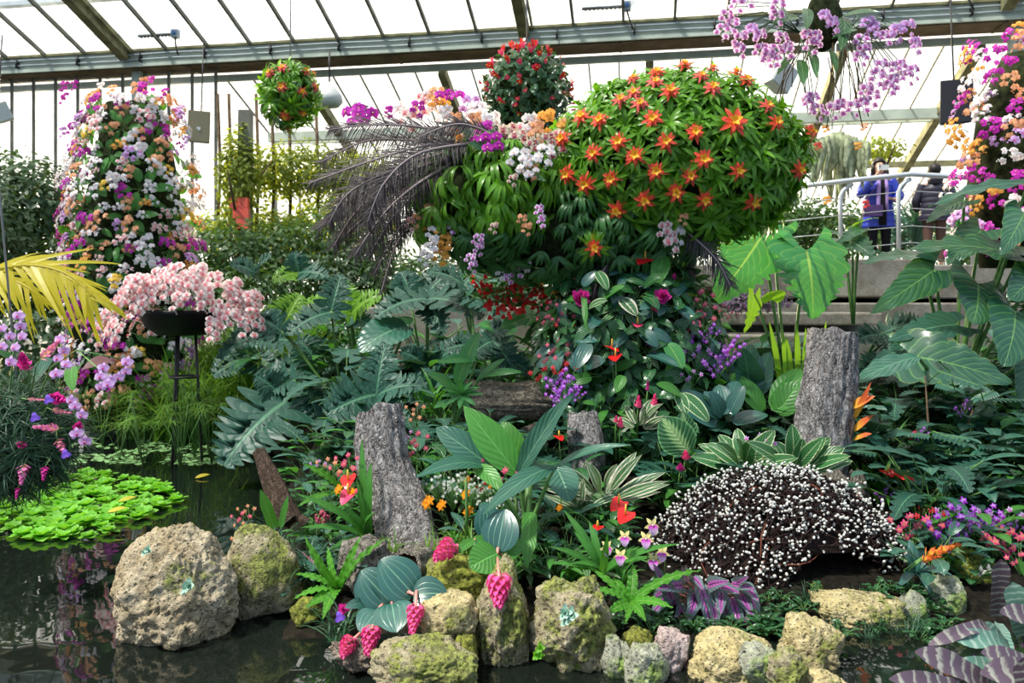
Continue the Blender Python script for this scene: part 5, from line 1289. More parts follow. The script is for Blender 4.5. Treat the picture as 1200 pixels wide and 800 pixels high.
# painted begonia
BEG = [((790,712),(770,670),17),((800,690),(770,690),15),((805,685),(800,668),14),((815,700),(808,722),17),((822,695),(832,735),19),((832,700),(838,730),17),((840,690),(862,694),15),((830,690),(850,683),17),((858,705),(868,738),16),((850,712),(850,740),15),((795,715),(803,738),15),((785,700),(765,720),14),((812,680),(822,690),12),((868,700),(880,720),14),((872,690),(886,702),14),((862,690),(875,678),12),((782,690),(768,700),14),((880,705),(884,732),15),((800,715),(790,735),13),((845,695),(845,715),14),((870,712),(873,732),14),((858,688),(880,690),13)]
plant('painted_begonia', 'purple and silver painted leaf begonia in front of the catkin dome', 'plant', (825, 715, 4.0), [((b[0] - (b[0] - 825) * .0, b[1] - 4, 3.85), (t_[0] + (t_[0] - b[0]) * .25, t_[1] + (t_[1] - b[1]) * .25, 3.72), w_ * 1.15, dict(nrm=(R.uniform(-.3, .3), -1, .6), n=9)) for b, t_, w_ in BEG], mat='begonia', prof='heart', back=.15, arch=.08, stalkmat='medistalk', sr=.003)
# round striped leaves
plant('striped_leaf_plant', 'large round striped leaf pair beside the catkin dome top', 'plant', (806, 545, 5.0), [
    ((806, 529, 4.9), (776, 489, 4.95), 44, dict(nrm=(-.3, -1, .2))), ((800, 524, 5.0), (800, 482, 5.0), 34, dict(nrm=(.3, -1, .2))), ((798, 462, 5.1), (831, 494, 5.0), 22, dict(mat='varieg')), ((795, 460, 5.1), (804, 486, 5.0), 16, dict(mat='varieg')), ((798, 462, 5.1), (769, 450, 5.0), 18, dict(mat='greenleaf'))], mat='calathea', prof='oval', m=3, fold=.1)
def bush(name, label, hub, n, Lpx, Wpx, mat, prof='oval', seed=0, spread=1.0, upb=.6, grp=None, **kw):
    r = random.Random(seed); lv = []
    for i in range(n):
        a = r.uniform(-1.35, 1.35) * spread; L = Lpx * r.uniform(.7, 1.1); b = (hub[0] + math.sin(a) * L * .25, hub[1] - math.cos(a) * L * .25 * upb * 2, hub[2] - .05)
        lv.append((b, (hub[0] + math.sin(a) * L * 1.2, hub[1] - math.cos(a) * L * upb * 1.6 - 3, hub[2] + r.uniform(-.35, .2)), Wpx * r.uniform(.8, 1.1), dict(nrm=(math.sin(a) * -.5 + r.uniform(-.4, .4), -.9, .7))))
    return plant(name, label, 'plant', hub, lv, mat, prof, grp, n=10, m=2, stalk=False, **kw)
bush('variegated_plant', 'cream edged leafy plant directly above the catkin dome', (872, 552, 4.95), 13, 52, 21, 'varieg', seed=1)
bush('variegated_plant', 'cream edged leafy plant at the foot of the furrowed cork stump', (930, 556, 4.9), 15, 55, 20, 'varieg', seed=2)
bush('variegated_plant', 'cream striped narrow leaved plant between the bark post and the catkin dome', (706, 592, 4.7), 20, 66, 13, 'tricolor', 'lance', seed=3)
bush('variegated_plant', 'second cream striped narrow leaved plant low beside the red anthuriums', (682, 600, 4.6), 12, 45, 10, 'tricolor', 'lance', seed=4)
bush('variegated_plant', 'small pink striped plant on the mound under the red anthuriums', (748, 505, 5.4), 14, 38, 11, 'tricolor', 'lance', seed=5)
bush('paddle_leaf_plant', 'green paddle leaved plant behind the furrowed stump with pale leaves', (905, 500, 5.9), 9, 75, 34, 'greenleaf', seed=6)
bush('paddle_leaf_plant', 'dark broad leaved plant between the flower column and the striped leaves', (850, 500, 5.6), 10, 60, 26, 'medi', seed=7)
bush('broad_leaf_plant', 'blue green broad leaved plant left of the furrowed cork stump', (880, 470, 6.1), 8, 70, 34, 'teal', 'heart', seed=8, back=.15)
plant('paddle_leaf_plant', 'pale upright paddle leaves beside the thick brown log', 'plant', (530, 505, 6.1), [((536, 450, 6.1), (562, 388, 6.1), 22, dict(nrm=(-.4, -1, .1))), ((540, 446, 6.1), (548, 482, 6.0), 12), ((560, 420, 6.1), (512, 425, 6.0), 15), ((534, 458, 6.1), (501, 438, 6.0), 24, dict(nrm=(0, -.6, 1))), ((560, 445, 6.1), (592, 420, 6.1), 10), ((565, 440, 6.1), (612, 436, 6.0), 12), ((530, 470, 6.1), (508, 478, 6.0), 10)], mat='giant', prof='oval')
plant('bromeliad', 'spiky lime bromeliad at the left end of the thick brown log', 'bromeliad', (540, 465, 5.95), [((541, 462, 5.95), (541 + 26 * math.cos(a), 462 - 18 * math.sin(a), 5.85), 7) for a in (0, .5, 1, 1.6, 2.2, 2.8, 3.3, 3.9, 4.6, 5.4)], mat='giant', prof='lance', stalk=False, n=7, m=1)
plant('bromeliad', 'orange striped bromeliad leaves beside the furrowed cork stump', 'bromeliad', (1000, 500, 5.2), [((1000, 492, 5.2), (1021, 447, 5.1), 7), ((996, 478, 5.2), (1026, 464, 5.1), 13), ((1000, 505, 5.2), (1024, 486, 5.1), 9), ((1000, 515, 5.2), (1022, 508, 5.1), 9)], mat='quill', prof='lance', stalk=False, n=8, m=1)
# ---- flowers close to the viewer
def starspec(key, mats, D, n=5, prof='lance', w=.32, nf=1, spread=.03, lip=True, stem=.12):
    r = random.Random(len(key)); s = MB(); fl = []
    for i in range(nf):
        p = V((r.gauss(0, spread), r.gauss(0, spread * .4), r.gauss(0, spread))) if nf > 1 else V((0, 0, 0)); f = MB()
        star(f, frame(p, (r.uniform(-.5, .5), -1, r.uniform(-.2, .5)), (0, 0, 1)), D * r.uniform(.85, 1.1), n, 0, prof, w, lip); fl.append(('flower', f.mesh('flower', mats)))
        tube(s, [p + V((0, .004, 0)), p * .4 + V((.005, .02, -stem * .5)), V((0, .02, -stem))], .002, 4)
    return Spec(fl + [('stem', s.mesh('stem', [M['stem']]))])
f = MB(); 
for k in range(5): leaf(f, frame((0, 0, 0), (0, -1, .2)) @ rz(2 * PI * k / 5 + (PI / 5) * 0 + PI), .036 if k else .001, .018, 'lance', 4, 1, a0=.2, droop=.5, fold=.2, mat=0)
for a in (2.5, -2.5): pass
leaf(f, frame((0, -.006, 0), (0, -1, .2)) @ rz(PI), .045, .042, 'heart', 5, 2, a0=.6, droop=1.1, mat=1, rip=(.02, 3))
blob(f, (0, -.01, .002), .005, 5, 3, 2)
s = MB(); tube(s, [(0, .006, 0), (.01, .03, -.05), (.0, .05, -.14)], .0025, 5)
YO = Spec([('flower', f.mesh('flower', [M['yflower'], M['plip'], M['catkin']])), ('stem', s.mesh('stem', [M['stem']]))])
for (x, y, lab) in ((711, 644, 'leftmost'), (732, 632, 'upper left'), (727, 654, 'lower middle'), (757, 634, 'upper middle'), (764, 618, 'topmost'), (776, 650, 'rightmost large'), (766, 659, 'lowest right')):
    inst(YO, 'orchid', frame(at(x, y - 3, 3.75), (0, 0, 1), (0, 1, 0), R.uniform(1.0, 1.2), R.uniform(-.3, .3)), '%s of the yellow orchids with a purple lip beside the catkin dome' % lab, 'orchid', 'yellow orchids with purple lips')
SP = {'orange': starspec('orange', [M['starorange'], M['starorange']], .055, 5, nf=3, spread=.028), 'white': starspec('wh', [M['whitesmall'], M['whitesmall']], .022, 5, nf=26, spread=.035, lip=False, stem=.14),
      'hotpink': starspec('hp', OR['hotpink'][:2], .042, 5, nf=6, spread=.03), 'purple': starspec('pu', OR['purple'][:2], .042, 5, nf=12, spread=.035), 'red': starspec('rd', OR['red'][:2], .035, 5, nf=6, spread=.025),
      'lilac': starspec('li', OR['lilac'][:2], .045, 5, nf=5, spread=.03), 'peach': starspec('pe', OR['peach'][:2], .03, 5, nf=4, spread=.02)}
cn = {'orange': 'bright orange star flowers', 'white': 'tiny white flowers', 'hotpink': 'hot pink orchids', 'purple': 'purple orchids', 'red': 'small red flowers', 'lilac': 'lilac orchids', 'peach': 'salmon flowers'}
for (x, y, Y, k, s_, lab) in [(501, 580, 4.35, 'orange', 1.1, 'nearest the grey cork log'), (517, 585, 4.35, 'orange', .9, 'second from the grey cork log'), (546, 572, 4.4, 'orange', .9, 'below the paddle leaf, upper'), (548, 592, 4.3, 'orange', .9, 'below the paddle leaf, lower'), (547, 558, 4.5, 'orange', .6, 'just under the paddle leaf'),
    (515, 566, 4.6, 'white', 1, 'left of the paddle plant'), (530, 572, 4.6, 'white', 1, 'behind the orange stars'), (555, 575, 4.65, 'white', 1, 'in the middle of the bed'), (570, 572, 4.65, 'white', .9, 'right of the orange stars'), (578, 590, 4.6, 'white', .8, 'low beside the paddle plant stem'), (604, 590, 4.5, 'white', .8, 'under the long drooping leaf'), (615, 603, 4.5, 'white', .8, 'in front of the paddle stem'), (544, 560, 4.7, 'white', .8, 'under the folded pale leaf'),
    (565, 545, 4.3, 'hotpink', .7, 'peeping over the folded pale leaf'), (592, 558, 4.1, 'hotpink', .9, 'in the heart of the paddle plant'), (568, 570, 4.5, 'red', .6, 'among the tiny white flowers'), (575, 566, 4.5, 'orange', .5, 'among the tiny white flowers'),
    (488, 478, 5.0, 'peach', 1.0, 'top of the trail beside the grey log'), (484, 490, 5.0, 'peach', 1.0, 'second in the trail beside the grey log'), (481, 510, 4.9, 'lilac', .6, 'middle of the trail beside the grey log'), (490, 513, 4.8, 'hotpink', .8, 'lower trail beside the grey log'), (488, 527, 4.8, 'hotpink', .8, 'end of the trail beside the grey log'),
    (408, 538, 4.3, 'hotpink', .7, 'top of the bouquet left of the grey log'), (403, 550, 4.3, 'hotpink', .8, 'lower in the bouquet left of the grey log'), (384, 543, 4.35, 'peach', 1, 'left of the bouquet by the grey log'), (374, 544, 4.35, 'lilac', .5, 'far left of the bouquet by the grey log'), (397, 567, 4.2, 'orange', .8, 'under the red anthurium by the grey log'), (413, 571, 4.2, 'orange', .7, 'beside the pink anthurium by the grey log'), (412, 553, 4.3, 'peach', 1, 'right side of the bouquet by the grey log'),
    (290, 597, 4.2, 'peach', .8, 'top of the stem trailing over the dark water'), (284, 606, 4.2, 'hotpink', .6, 'middle of the stem trailing over the dark water'), (285, 617, 4.15, 'peach', .8, 'lower on the stem trailing over the dark water'), (284, 631, 4.1, 'peach', .8, 'end of the stem trailing over the dark water'),
    (1066, 612, 4.3, 'hotpink', 1, 'leftmost in the row right of the dome'), (1085, 616, 4.3, 'hotpink', 1.1, 'second in the row right of the dome'), (1075, 622, 4.2, 'hotpink', 1, 'lowest in the row right of the dome'), (1092, 605, 4.3, 'red', 1.1, 'above the hot pink row'), (1108, 612, 4.3, 'purple', 1.1, 'start of the purple mass'), (1122, 605, 4.3, 'purple', 1.1, 'high in the purple mass'), (1135, 615, 4.3, 'purple', 1.1, 'middle of the purple mass'), (1120, 625, 4.2, 'purple', 1.1, 'low in the purple mass'), (1145, 607, 4.3, 'lilac', 1, 'top of the purple mass'), (1112, 598, 4.4, 'lilac', .8, 'peak of the purple mass'),
    (1158, 605, 4.4, 'purple', .8, 'right of the purple mass'), (1165, 615, 4.4, 'purple', .9, 'above the crimson row'), (1182, 604, 4.4, 'lilac', .9, 'near the right edge'), (1190, 617, 4.4, 'purple', .8, 'beside the crimson row at the right edge'), (1172, 627, 4.2, 'hotpink', 1, 'crimson row, first'), (1184, 632, 4.2, 'hotpink', 1.2, 'crimson row, second'), (1196, 638, 4.1, 'hotpink', 1.2, 'crimson row, at the edge'), (1197, 655, 3.9, 'hotpink', .7, 'lone one at the right edge'), (1165, 635, 4.2, 'hotpink', .6, 'small ones under the crimson row'),
    (1038, 578, 4.9, 'purple', .6, 'beside the feathery green tuft'), (1088, 594, 4.8, 'red', .9, 'in the dark bed above the pink row'), (1102, 578, 5.0, 'red', .6, 'under the leafy teal shrub'), (1097, 571, 5.0, 'orange', .5, 'under the leafy teal shrub'), (1072, 510, 5.3, 'red', .7, 'inside the leafy teal shrub'), (1080, 508, 5.3, 'purple', .5, 'inside the leafy teal shrub'), (1130, 478, 5.6, 'purple', .7, 'in the gloom right of the teal shrub'), (1162, 438, 5.8, 'purple', .5, 'in the gloom under the veined leaf'),
    (658, 445, 5.7, 'purple', 1.0, 'upper left of the flower column'), (661, 455, 5.65, 'purple', 1.1, 'over the end of the thick log'), (656, 464, 5.6, 'purple', .9, 'hanging onto the thick log'), (678, 461, 5.6, 'purple', .6, 'right of the thick log end'), (638, 438, 5.8, 'red', 1.3, 'left foot of the flower column'), (664, 432, 5.7, 'red', 1.2, 'above the purple ones on the flower column'), (665, 420, 5.75, 'hotpink', 1, 'left flank of the flower column'), (645, 418, 5.8, 'hotpink', .9, 'far left flank of the flower column'), (655, 405, 5.8, 'hotpink', .9, 'high on the left flank'),
    (660, 372, 5.9, 'hotpink', 1.1, 'upper left shoulder of the flower column'), (664, 382, 5.9, 'red', 1.0, 'left shoulder of the flower column'), (645, 358, 5.9, 'hotpink', .7, 'outermost trail at the upper left'), (640, 375, 5.9, 'hotpink', .7, 'second in the outermost left trail'), (668, 395, 5.9, 'hotpink', .8, 'under the left shoulder'),
    (822, 348, 5.9, 'hotpink', 1.2, 'upper right wing of the flower column'), (826, 362, 5.9, 'hotpink', 1.0, 'middle of the right wing'), (824, 375, 5.85, 'hotpink', 1.1, 'low in the right wing'), (808, 367, 5.9, 'hotpink', .9, 'inner side of the right wing'), (848, 361, 5.9, 'hotpink', .6, 'thin outer tip of the right wing'), (858, 369, 5.9, 'hotpink', .6, 'outermost tip of the right wing'), (812, 383, 5.8, 'hotpink', .8, 'bottom of the right wing'),
    (810, 402, 5.8, 'purple', 1.2, 'right side of the flower column, upper'), (803, 413, 5.75, 'purple', 1.1, 'right side of the flower column, middle'), (818, 413, 5.7, 'lilac', 1.1, 'right side beside the purple ones'), (812, 440, 5.6, 'lilac', .8, 'lowest on the right side'), (833, 390, 5.8, 'purple', .8, 'near the bright lobed leaf'), (843, 425, 5.7, 'purple', 1.1, 'start of the slanting purple spray'), (852, 417, 5.75, 'purple', 1.0, 'middle of the slanting purple spray'), (860, 405, 5.8, 'purple', .9, 'tip of the slanting purple spray'), (772, 404, 5.7, 'purple', .7, 'under the green oval leaf'), (856, 410, 5.8, 'hotpink', .5, 'inside the slanting purple spray'),
    (890, 515, 4.9, 'lilac', .8, 'above the catkin dome'), (898, 520, 4.85, 'lilac', .7, 'just above the dome top'), (655, 590, 4.3, 'orange', .6, 'beneath the grey green leaf')]:
    inst(SP[k], {'orange': 'star_flower', 'white': 'white_flower', 'red': 'red_flower', 'peach': 'salmon_flower'}.get(k, 'orchid'), T(at(x, y, Y)) @ S(s_ * 1.05) @ rz(R.uniform(-.4, .4)), '%s, %s' % (cn[k], lab), 'flower', None)
# anthuriums with real stalks
def anth(x, y, Y, D, mat, lab, foot=None, tilt=(0, -.6, 1), up_=(0, 0, 1)):
    p = at(x, y, Y); t = thing('anthurium_flower', lab, 'flower', p)
    c = MB(); tube(c, [p, p + V((.01, .03, -.12)), p + V((.02, .06, -.28))], .004, 5); part('stalk', c, [M['stem']], t)
    W = D / F * Y * .85; c = MB(); fm = frame(p, tilt, up_); leaf(c, fm @ rz(PI + R.uniform(-.9, .9)) @ T(0, -W * .3, 0), W * 1.05, W, 'heart', 8, 3, a0=.15, droop=.4, back=.22, fold=.1); part('spathe', c, [M[mat]], t)
    c = MB(); a = p + V((0, -.003, .004)); tube(c, [a, a + V((0, -.008, W * .35)), a + V((0, -.01, W * .62))], [.007, .006, .003], 6); part('spadix', c, [M['spadix']], t, label='yellow spadix')
for a in [(717, 407, 5.6, 19, 'anth_red', 'flat red anthurium on the flower column, upper of the pair'), (721, 418, 5.55, 19, 'anth_red', 'flat red anthurium on the flower column, lower of the pair'), (756, 303, 5.9, 24, 'anth_red', 'red anthurium standing at the top of the flower column'), (768, 312, 5.95, 16, 'anth_red', 'small red anthurium behind the topmost one'), (764, 362, 5.7, 13, 'anth_pink', 'coral anthurium in the middle of the flower column'), (747, 380, 5.65, 17, 'anth_pink', 'rosy anthurium bud opening in the middle of the flower column'), (740, 308, 5.9, 9, 'anth_pink', 'narrow pink anthurium near the column top'),
          (725, 590, 4.2, 22, 'anth_red', 'upper red anthurium beside the catkin dome'), (733, 603, 4.1, 24, 'anth_red', 'lower large red anthurium beside the catkin dome'), (700, 618, 4.2, 16, 'anth_red', 'half hidden dark red anthurium under the large pair'), (656, 571, 4.5, 12, 'anth_red', 'small red anthurium under the long grey green leaf'), (655, 512, 5.2, 14, 'anth_red', 'tiny orange red flower behind the bark post'),
          (408, 562, 4.25, 22, 'anth_red', 'red anthurium at the left of the grey cork log'), (408, 579, 4.2, 24, 'anth_pink', 'rosy anthurium hanging under the red one by the grey log'), (1040, 553, 4.9, 18, 'anth_red', 'orange red flower left end under the teal shrub'), (1053, 556, 4.9, 18, 'anth_red', 'orange red flower middle under the teal shrub'), (1063, 559, 4.9, 14, 'anth_red', 'orange red flower right end under the teal shrub')]:
    anth(*a, tilt=(R.uniform(-.3, .3), -.22 if a[3] < 20 else -.6, .9))
# ginger like torches
def torch(x, y, Y, w, h, mat, lab, d=(0, -.3, 1), name='ginger_flower', to=None):
    p = at(x, y, Y); t = thing(name, lab, 'flower', p); W = w / F * Y / 2; H = h / F * Y; c = MB(); d = V(d).normalized()
    for i in range(22):
        v = i / 22; an = i * 2.4; x_ = (V((1, 0, 0)) - d * d.x).normalized(); y_ = d.cross(x_); o_ = x_ * math.cos(an) + y_ * math.sin(an)
        leaf(c, hmat(p + d * (H * (v - .5) * .8), o_ * (1.1 - v * .7) + d * (.5 + v), o_ * -1 + d), W * 1.15 * (1 - v * .35), W * .8 * (1 - v * .3), 'oval', 4, 1, a0=-.2, droop=-.5, fold=.25)
    part('bracts', c, [M[mat]], t)
    c = MB(); tube(c, [p - d * H * .4, p - d * H * .8 + V((0, .03, -.05 if not to else 0)), (p + V((.01, .08, -.25 - H))) if not to else p.lerp(V(to), .7)], .005 if not to else .003, 5); part('stalk', c, [M['stem']], t)
for a in [(680, 350, 5.8, 28, 20, 'cerise', 'large magenta ginger flower high on the left of the flower column', (.4, -.8, .4)), (776, 347, 5.7, 24, 20, 'cerise', 'bright pink ginger flower high on the right of the flower column', (0, -.9, .3)), (748, 472, 5.4, 12, 16, 'medibract', 'pink ginger bud low on the mound'), (767, 470, 5.4, 12, 16, 'medibract', 'second pink ginger bud low on the mound'), (759, 452, 5.5, 7, 16, 'cerise', 'slim crimson bud over the low ginger buds'), (727, 496, 5.3, 11, 14, 'medibract', 'small pink ginger flower beside the striped leaves'), (722, 492, 5.3, 8, 9, 'medibract', 'tiny pink bud beside the small ginger flower'), (803, 535, 4.9, 14, 10, 'medibract', 'pink ginger flower at the foot of the round striped leaves'), (797, 549, 4.9, 12, 8, 'cerise', 'dark pink bud touching the catkin dome'), (790, 325, 5.9, 8, 7, 'cerise', 'deep pink bud right of the topmost red anthurium')]:
    torch(*a)
torch(1102, 645, 3.95, 20, 50, 'quill', 'orange and red feathered bromeliad spike above the mossy boulder', (.85, -.1, .35), 'bromeliad_spike')
torch(1090, 654, 3.95, 12, 26, 'quill', 'smaller orange bromeliad spike under the large one', (.8, -.1, .2), 'bromeliad_spike')
torch(362, 654, 3.8, 5, 24, 'pinkpaddle', 'thin magenta quill of the blue grey air plant', (-.7, -.1, .7), 'quill_flower')
torch(402, 713, 3.4, 16, 20, 'cerise', 'purple pink paddle flower hanging left of the medinilla leaves', (.1, -.9, .3), 'quill_flower')
t = thing('berry_cluster', 'dark pink berry cluster behind the rounded tan rock', 'berries', at(378, 606, 4.2)); c = MB(); r = random.Random(3)
for i in range(34): d = V((r.gauss(0, 1), r.gauss(0, 1), r.gauss(0, 1))).normalized(); blob(c, at(378, 606, 4.2) + d * .035, .009, 6, 4)
part('berries', c, [M['berry']], t); c = MB(); tube(c, [at(378, 606, 4.2), at(380, 630, 4.25)], .005, 5); part('stalk', c, [M['stem']], t)
# tiny succulents on the rocks
def succ(x, y, Y, s, lab, mat='succulent'):
    p = at(x, y, Y); c = MB(); r = random.Random(int(x))
    for q in range(3):
        b = T(p + V((r.uniform(-.5, .5) * s, -.005, r.uniform(-.5, .5) * s))) @ frame((0, 0, 0), (0, -1, .4))
        for k in range(9): leaf(c, b @ rz(k * 2.4), s * (.8 - .04 * k), s * .42, 'oval', 4, 1, a0=.3 + .11 * k, droop=-.3, fold=.3)
    solo('succulent', c, [M[mat]], lab, 'succulent')
succ(223, 688, 3.22, .05, 'tiny pale green succulent in the hollow of the large pitted rock'); succ(663, 722, 3.05, .055, 'pale blue green succulent rosette in the hollow of the knobbly rock'); succ(628, 762, 3.15, .04, 'small dull green succulent low beside the knobbly rock', 'lettuce'); succ(172, 645, 3.35, .03, 'tiny dark succulent on the left shoulder of the large pitted rock'); succ(1153, 672, 4.0, .05, 'cream leaved succulent beside the banded upright leaf', 'catkin')
# banded bromeliads bottom right
plant('banded_bromeliad', 'silver and purple banded bromeliad filling the bottom right corner', 'bromeliad', (1180, 770, 3.0), [
    ((1168, 722, 3.1), (1172, 655, 3.05), 22, dict(nrm=(0, -1, .1), arch=.02)), ((1160, 742, 3.0), (1088, 756, 2.8), 14, dict(arch=.22)), ((1168, 830, 2.75), (1072, 764, 2.65), 29, dict(arch=.16)), ((1150, 830, 2.7), (1042, 796, 2.55), 22, dict(arch=.15)),
    ((1185, 765, 2.95), (1118, 750, 2.8), 22, dict(mat='aechmea_green', arch=.15)), ((1190, 790, 2.9), (1118, 786, 2.7), 24, dict(mat='aechmea_green', arch=.1)), ((1230, 815, 2.8), (1150, 790, 2.6), 32, dict(arch=.2)), ((1230, 800, 2.85), (1150, 765, 2.75), 24, dict(arch=.12)), ((1200, 745, 3.05), (1186, 682, 3.0), 24, dict(mat='aechmea_green', nrm=(-.4, -1, .2))), ((1230, 745, 3.0), (1172, 718, 2.85), 23, dict(arch=.15)), ((1215, 715, 3.1), (1192, 655, 3.05), 13, dict(mat='greenleaf')), ((1190, 850, 2.7), (1118, 806, 2.6), 24, dict(mat='aechmea_green', arch=.1)), ((1210, 850, 2.6), (1200, 770, 2.55), 29, dict(nrm=(-.4, -1, .3))), ((1200, 730, 3.05), (1235, 690, 3.0), 24), ((1185, 780, 3.0), (1150, 730, 2.95), 22, dict(mat='aechmea_green', nrm=(.2, -1, .4))), ((1165, 800, 2.9), (1105, 775, 2.85), 19, dict(mat='aechmea_green', arch=.12)), ((1170, 730, 3.1), (1182, 770, 2.9), 14, dict(mat='aechmea_green', nrm=(-.3, -1, .2)))],
    mat='aechmea', prof='wide', stalk=False, m=2, fold=.22, rip=(.010, 3))
plant('silver_bromeliad', 'blue green bromeliad with drooping silver leaves under the orange spike', 'bromeliad', (1068, 668, 4.1), [((1070, 668, 4.05), t_, w_) for t_, w_ in (((1118, 675, 3.9), 9), ((1093, 702, 3.85), 9), ((1108, 695, 3.85), 8), ((1065, 632, 4.1), 14), ((1058, 650, 4.0), 12), ((1085, 660, 4.0), 10), ((1080, 635, 4.1), 14), ((1050, 690, 3.9), 9))], mat='medi', prof='strap', stalk=False, arch=.15, n=14)
# dark spiky hanging plant at the left edge
HP = at(22, 515, 4.1)
t = thing('hanging_ball', 'root ball of the dark grassy hanging plant at the left edge', 'hanging plant', HP)
mb = mound(R, (.26, .22, .24)); mb.v = [p + HP for p in mb.v]; part('root_ball', mb, [M['moss']], t)
mb = MB(); tube(mb, [HP + V((0, 0, .2)), HP + V((-.3, 0, 3.5))], .006, 5); part('wire', mb, [M['wire']], t)
GD = [Spec([('foliage', clump(random.Random(i), 40, .27, .008, 1.2, 'needle', 'grass_dark', 2.2, 6, .02, 1.6))]) for i in range(3)]
for p, nm in ellsample(HP, (.26, .2, .24), 110, R, .3):
    inst(R.choice(GD), 'air_plant', frame(p, nm + V((0, 0, .25)), (0, 0, 1), R.uniform(.7, 1.0), R.uniform(0, 6)), 'dark thin leaved air plant on the %s half of the left hanging ball' % ('upper' if p.z > HP.z else 'lower'), 'air plant', 'air plants on the left hanging ball, ' + ('upper' if p.z > HP.z else 'lower'))
for i, (x, y, Y) in enumerate([(12, 394, 3.9), (24, 382, 3.95), (3, 406, 3.85), (18, 407, 3.8), (13, 424, 3.75), (26, 394, 3.9), (70, 398, 3.9), (75, 411, 3.9), (68, 420, 3.85), (78, 427, 3.8), (66, 438, 3.8), (121, 431, 3.9), (130, 445, 3.85), (118, 441, 3.85), (139, 442, 3.9), (149, 424, 3.95), (148, 435, 3.9), (118, 453, 3.8), (127, 450, 3.8), (88, 476, 3.75), (96, 486, 3.75), (84, 469, 3.8), (90, 508, 3.75), (100, 517, 3.8), (3, 385, 4.0), (22, 370, 4.0)]):
    zone = 'top left cluster' if x < 30 else 'cluster over the grassy ball' if x < 80 and y < 445 else 'cluster arching over the pond' if y < 460 else 'cluster low beside the pink paddles'
    f_ = MB(); phal(f_, Matrix.Identity(4), .060)
    if i == 0: LIL = Spec([('flower', f_.mesh('flower', OR['lilac']))]); 
    inst(LIL, 'lilac_orchid', frame(at(x, y, Y), (R.uniform(-.3, .5), -1, R.uniform(-.1, .3)), (R.uniform(-.2, .2), 0, 1), R.uniform(.95, 1.15)), 'lilac moth orchid bloom in the %s near the left edge' % zone, 'orchid', 'lilac blooms, ' + zone)
OS = thing('orchid_plant', 'thin arching orchid stems that carry the lilac blooms at the left edge', 'orchid', at(40, 500, 4.0))
for pts, lab in (([(30, 500, 4.0), (60, 430, 3.95), (90, 410, 3.95), (140, 420, 4.0)], 'arching over the pond'), ([(10, 480, 4.0), (15, 420, 3.95), (20, 375, 4.0)], 'at the left edge'), ([(40, 490, 4.0), (70, 450, 3.9), (72, 392, 3.95)], 'above the grassy ball'), ([(50, 480, 4.0), (80, 465, 3.85), (100, 520, 3.85)], 'beside the pink paddles'), ([(90, 410, 3.98), (125, 440, 3.92), (112, 452, 3.9)], 'forking over the pond')):
    mb = MB(); tube(mb, [at(*p) for p in pts], .004, 5); part('stem', mb, [M['stem']], OS)
for (x, y, w_, h_, m_, lab, d) in ((28, 426, 17, 20, 'cerise', 'round dark cerise bloom among the lilac orchids', (.1, -.5, 1)), (67, 467, 16, 24, 'cerise', 'cerise paddle flower pointing right over the grassy ball', (.9, -.3, -.1)), (44, 468, 5, 28, 'pinkpaddle', 'long pink quill lying across the grassy ball', (1, -.2, 0)), (72, 482, 8, 26, 'pinkpaddle', 'pink quill under the cerise paddle', (.9, -.2, -.1)), (56, 501, 12, 24, 'pinkpaddle', 'magenta paddle in the middle of the grassy ball', (-.9, -.3, .1)), (91, 501, 12, 14, 'cerise', 'magenta paddle right of the grassy ball', (.4, -.4, .6)), (72, 524, 11, 24, 'pinkpaddle', 'pink paddle slanting down at the lower right of the ball', (.6, -.3, -.7)), (25, 521, 9, 12, 'cerise', 'small magenta paddle at the left of the ball', (0, -1, .3)), (27, 553, 14, 20, 'pinkpaddle', 'magenta paddle hanging at the bottom of the ball', (0, -.3, -1)), (20, 577, 6, 12, 'cerise', 'tiny magenta bloom just above the water lettuce', (0, -.3, -1)), (52, 553, 9, 14, 'cerise', 'dim purple paddle behind the bottom of the ball', (0, -.3, -1)), (58, 410, 12, 30, 'pinkpaddle', 'dull pink quill crossing behind the lilac cluster', (.6, 0, .6))):
    torch(x, y, 3.85, w_ * 1.3, h_ * 1.2, m_, lab, d, 'quill_flower', HP)
for (x, y, lab) in ((57, 468, 'blue violet blossom on the long pink quill'), (41, 489, 'blue violet blossom left of the magenta paddle'), (77, 532, 'blue violet blossom at the tip of the slanting pink paddle'), (98, 723, 'blue violet blossom under the purple paddle flower')):
    x_, Y_ = (x, 3.75) if y < 700 else (398, 3.35); c = MB(); star(c, frame(at(x_, y, Y_), (.3, -1, .2)), .05, 3, 0, 'oval', .5, False); solo('blue_blossom', c, [M['bluepetal']], lab, 'flower')
plant('cane_leaf', 'dull wine red and green leaves behind the lilac orchids at the left edge', 'leaves', (70, 470, 4.3), [((98, 430, 4.3), (130, 424, 4.2), 20, dict(mat='wine')), ((60, 440, 4.3), (85, 470, 4.1), 0.1), ((84, 430, 4.2), (86, 458, 4.0), 15, dict(mat='greenleaf')), ((40, 445, 4.2), (62, 420, 4.2), 26, dict(mat='teal')), ((60, 415, 4.2), (72, 395, 4.2), 12, dict(mat='wine')), ((10, 420, 4.2), (-5, 410, 4.1), 18)], mat='teal', prof='oval', stalk=False)
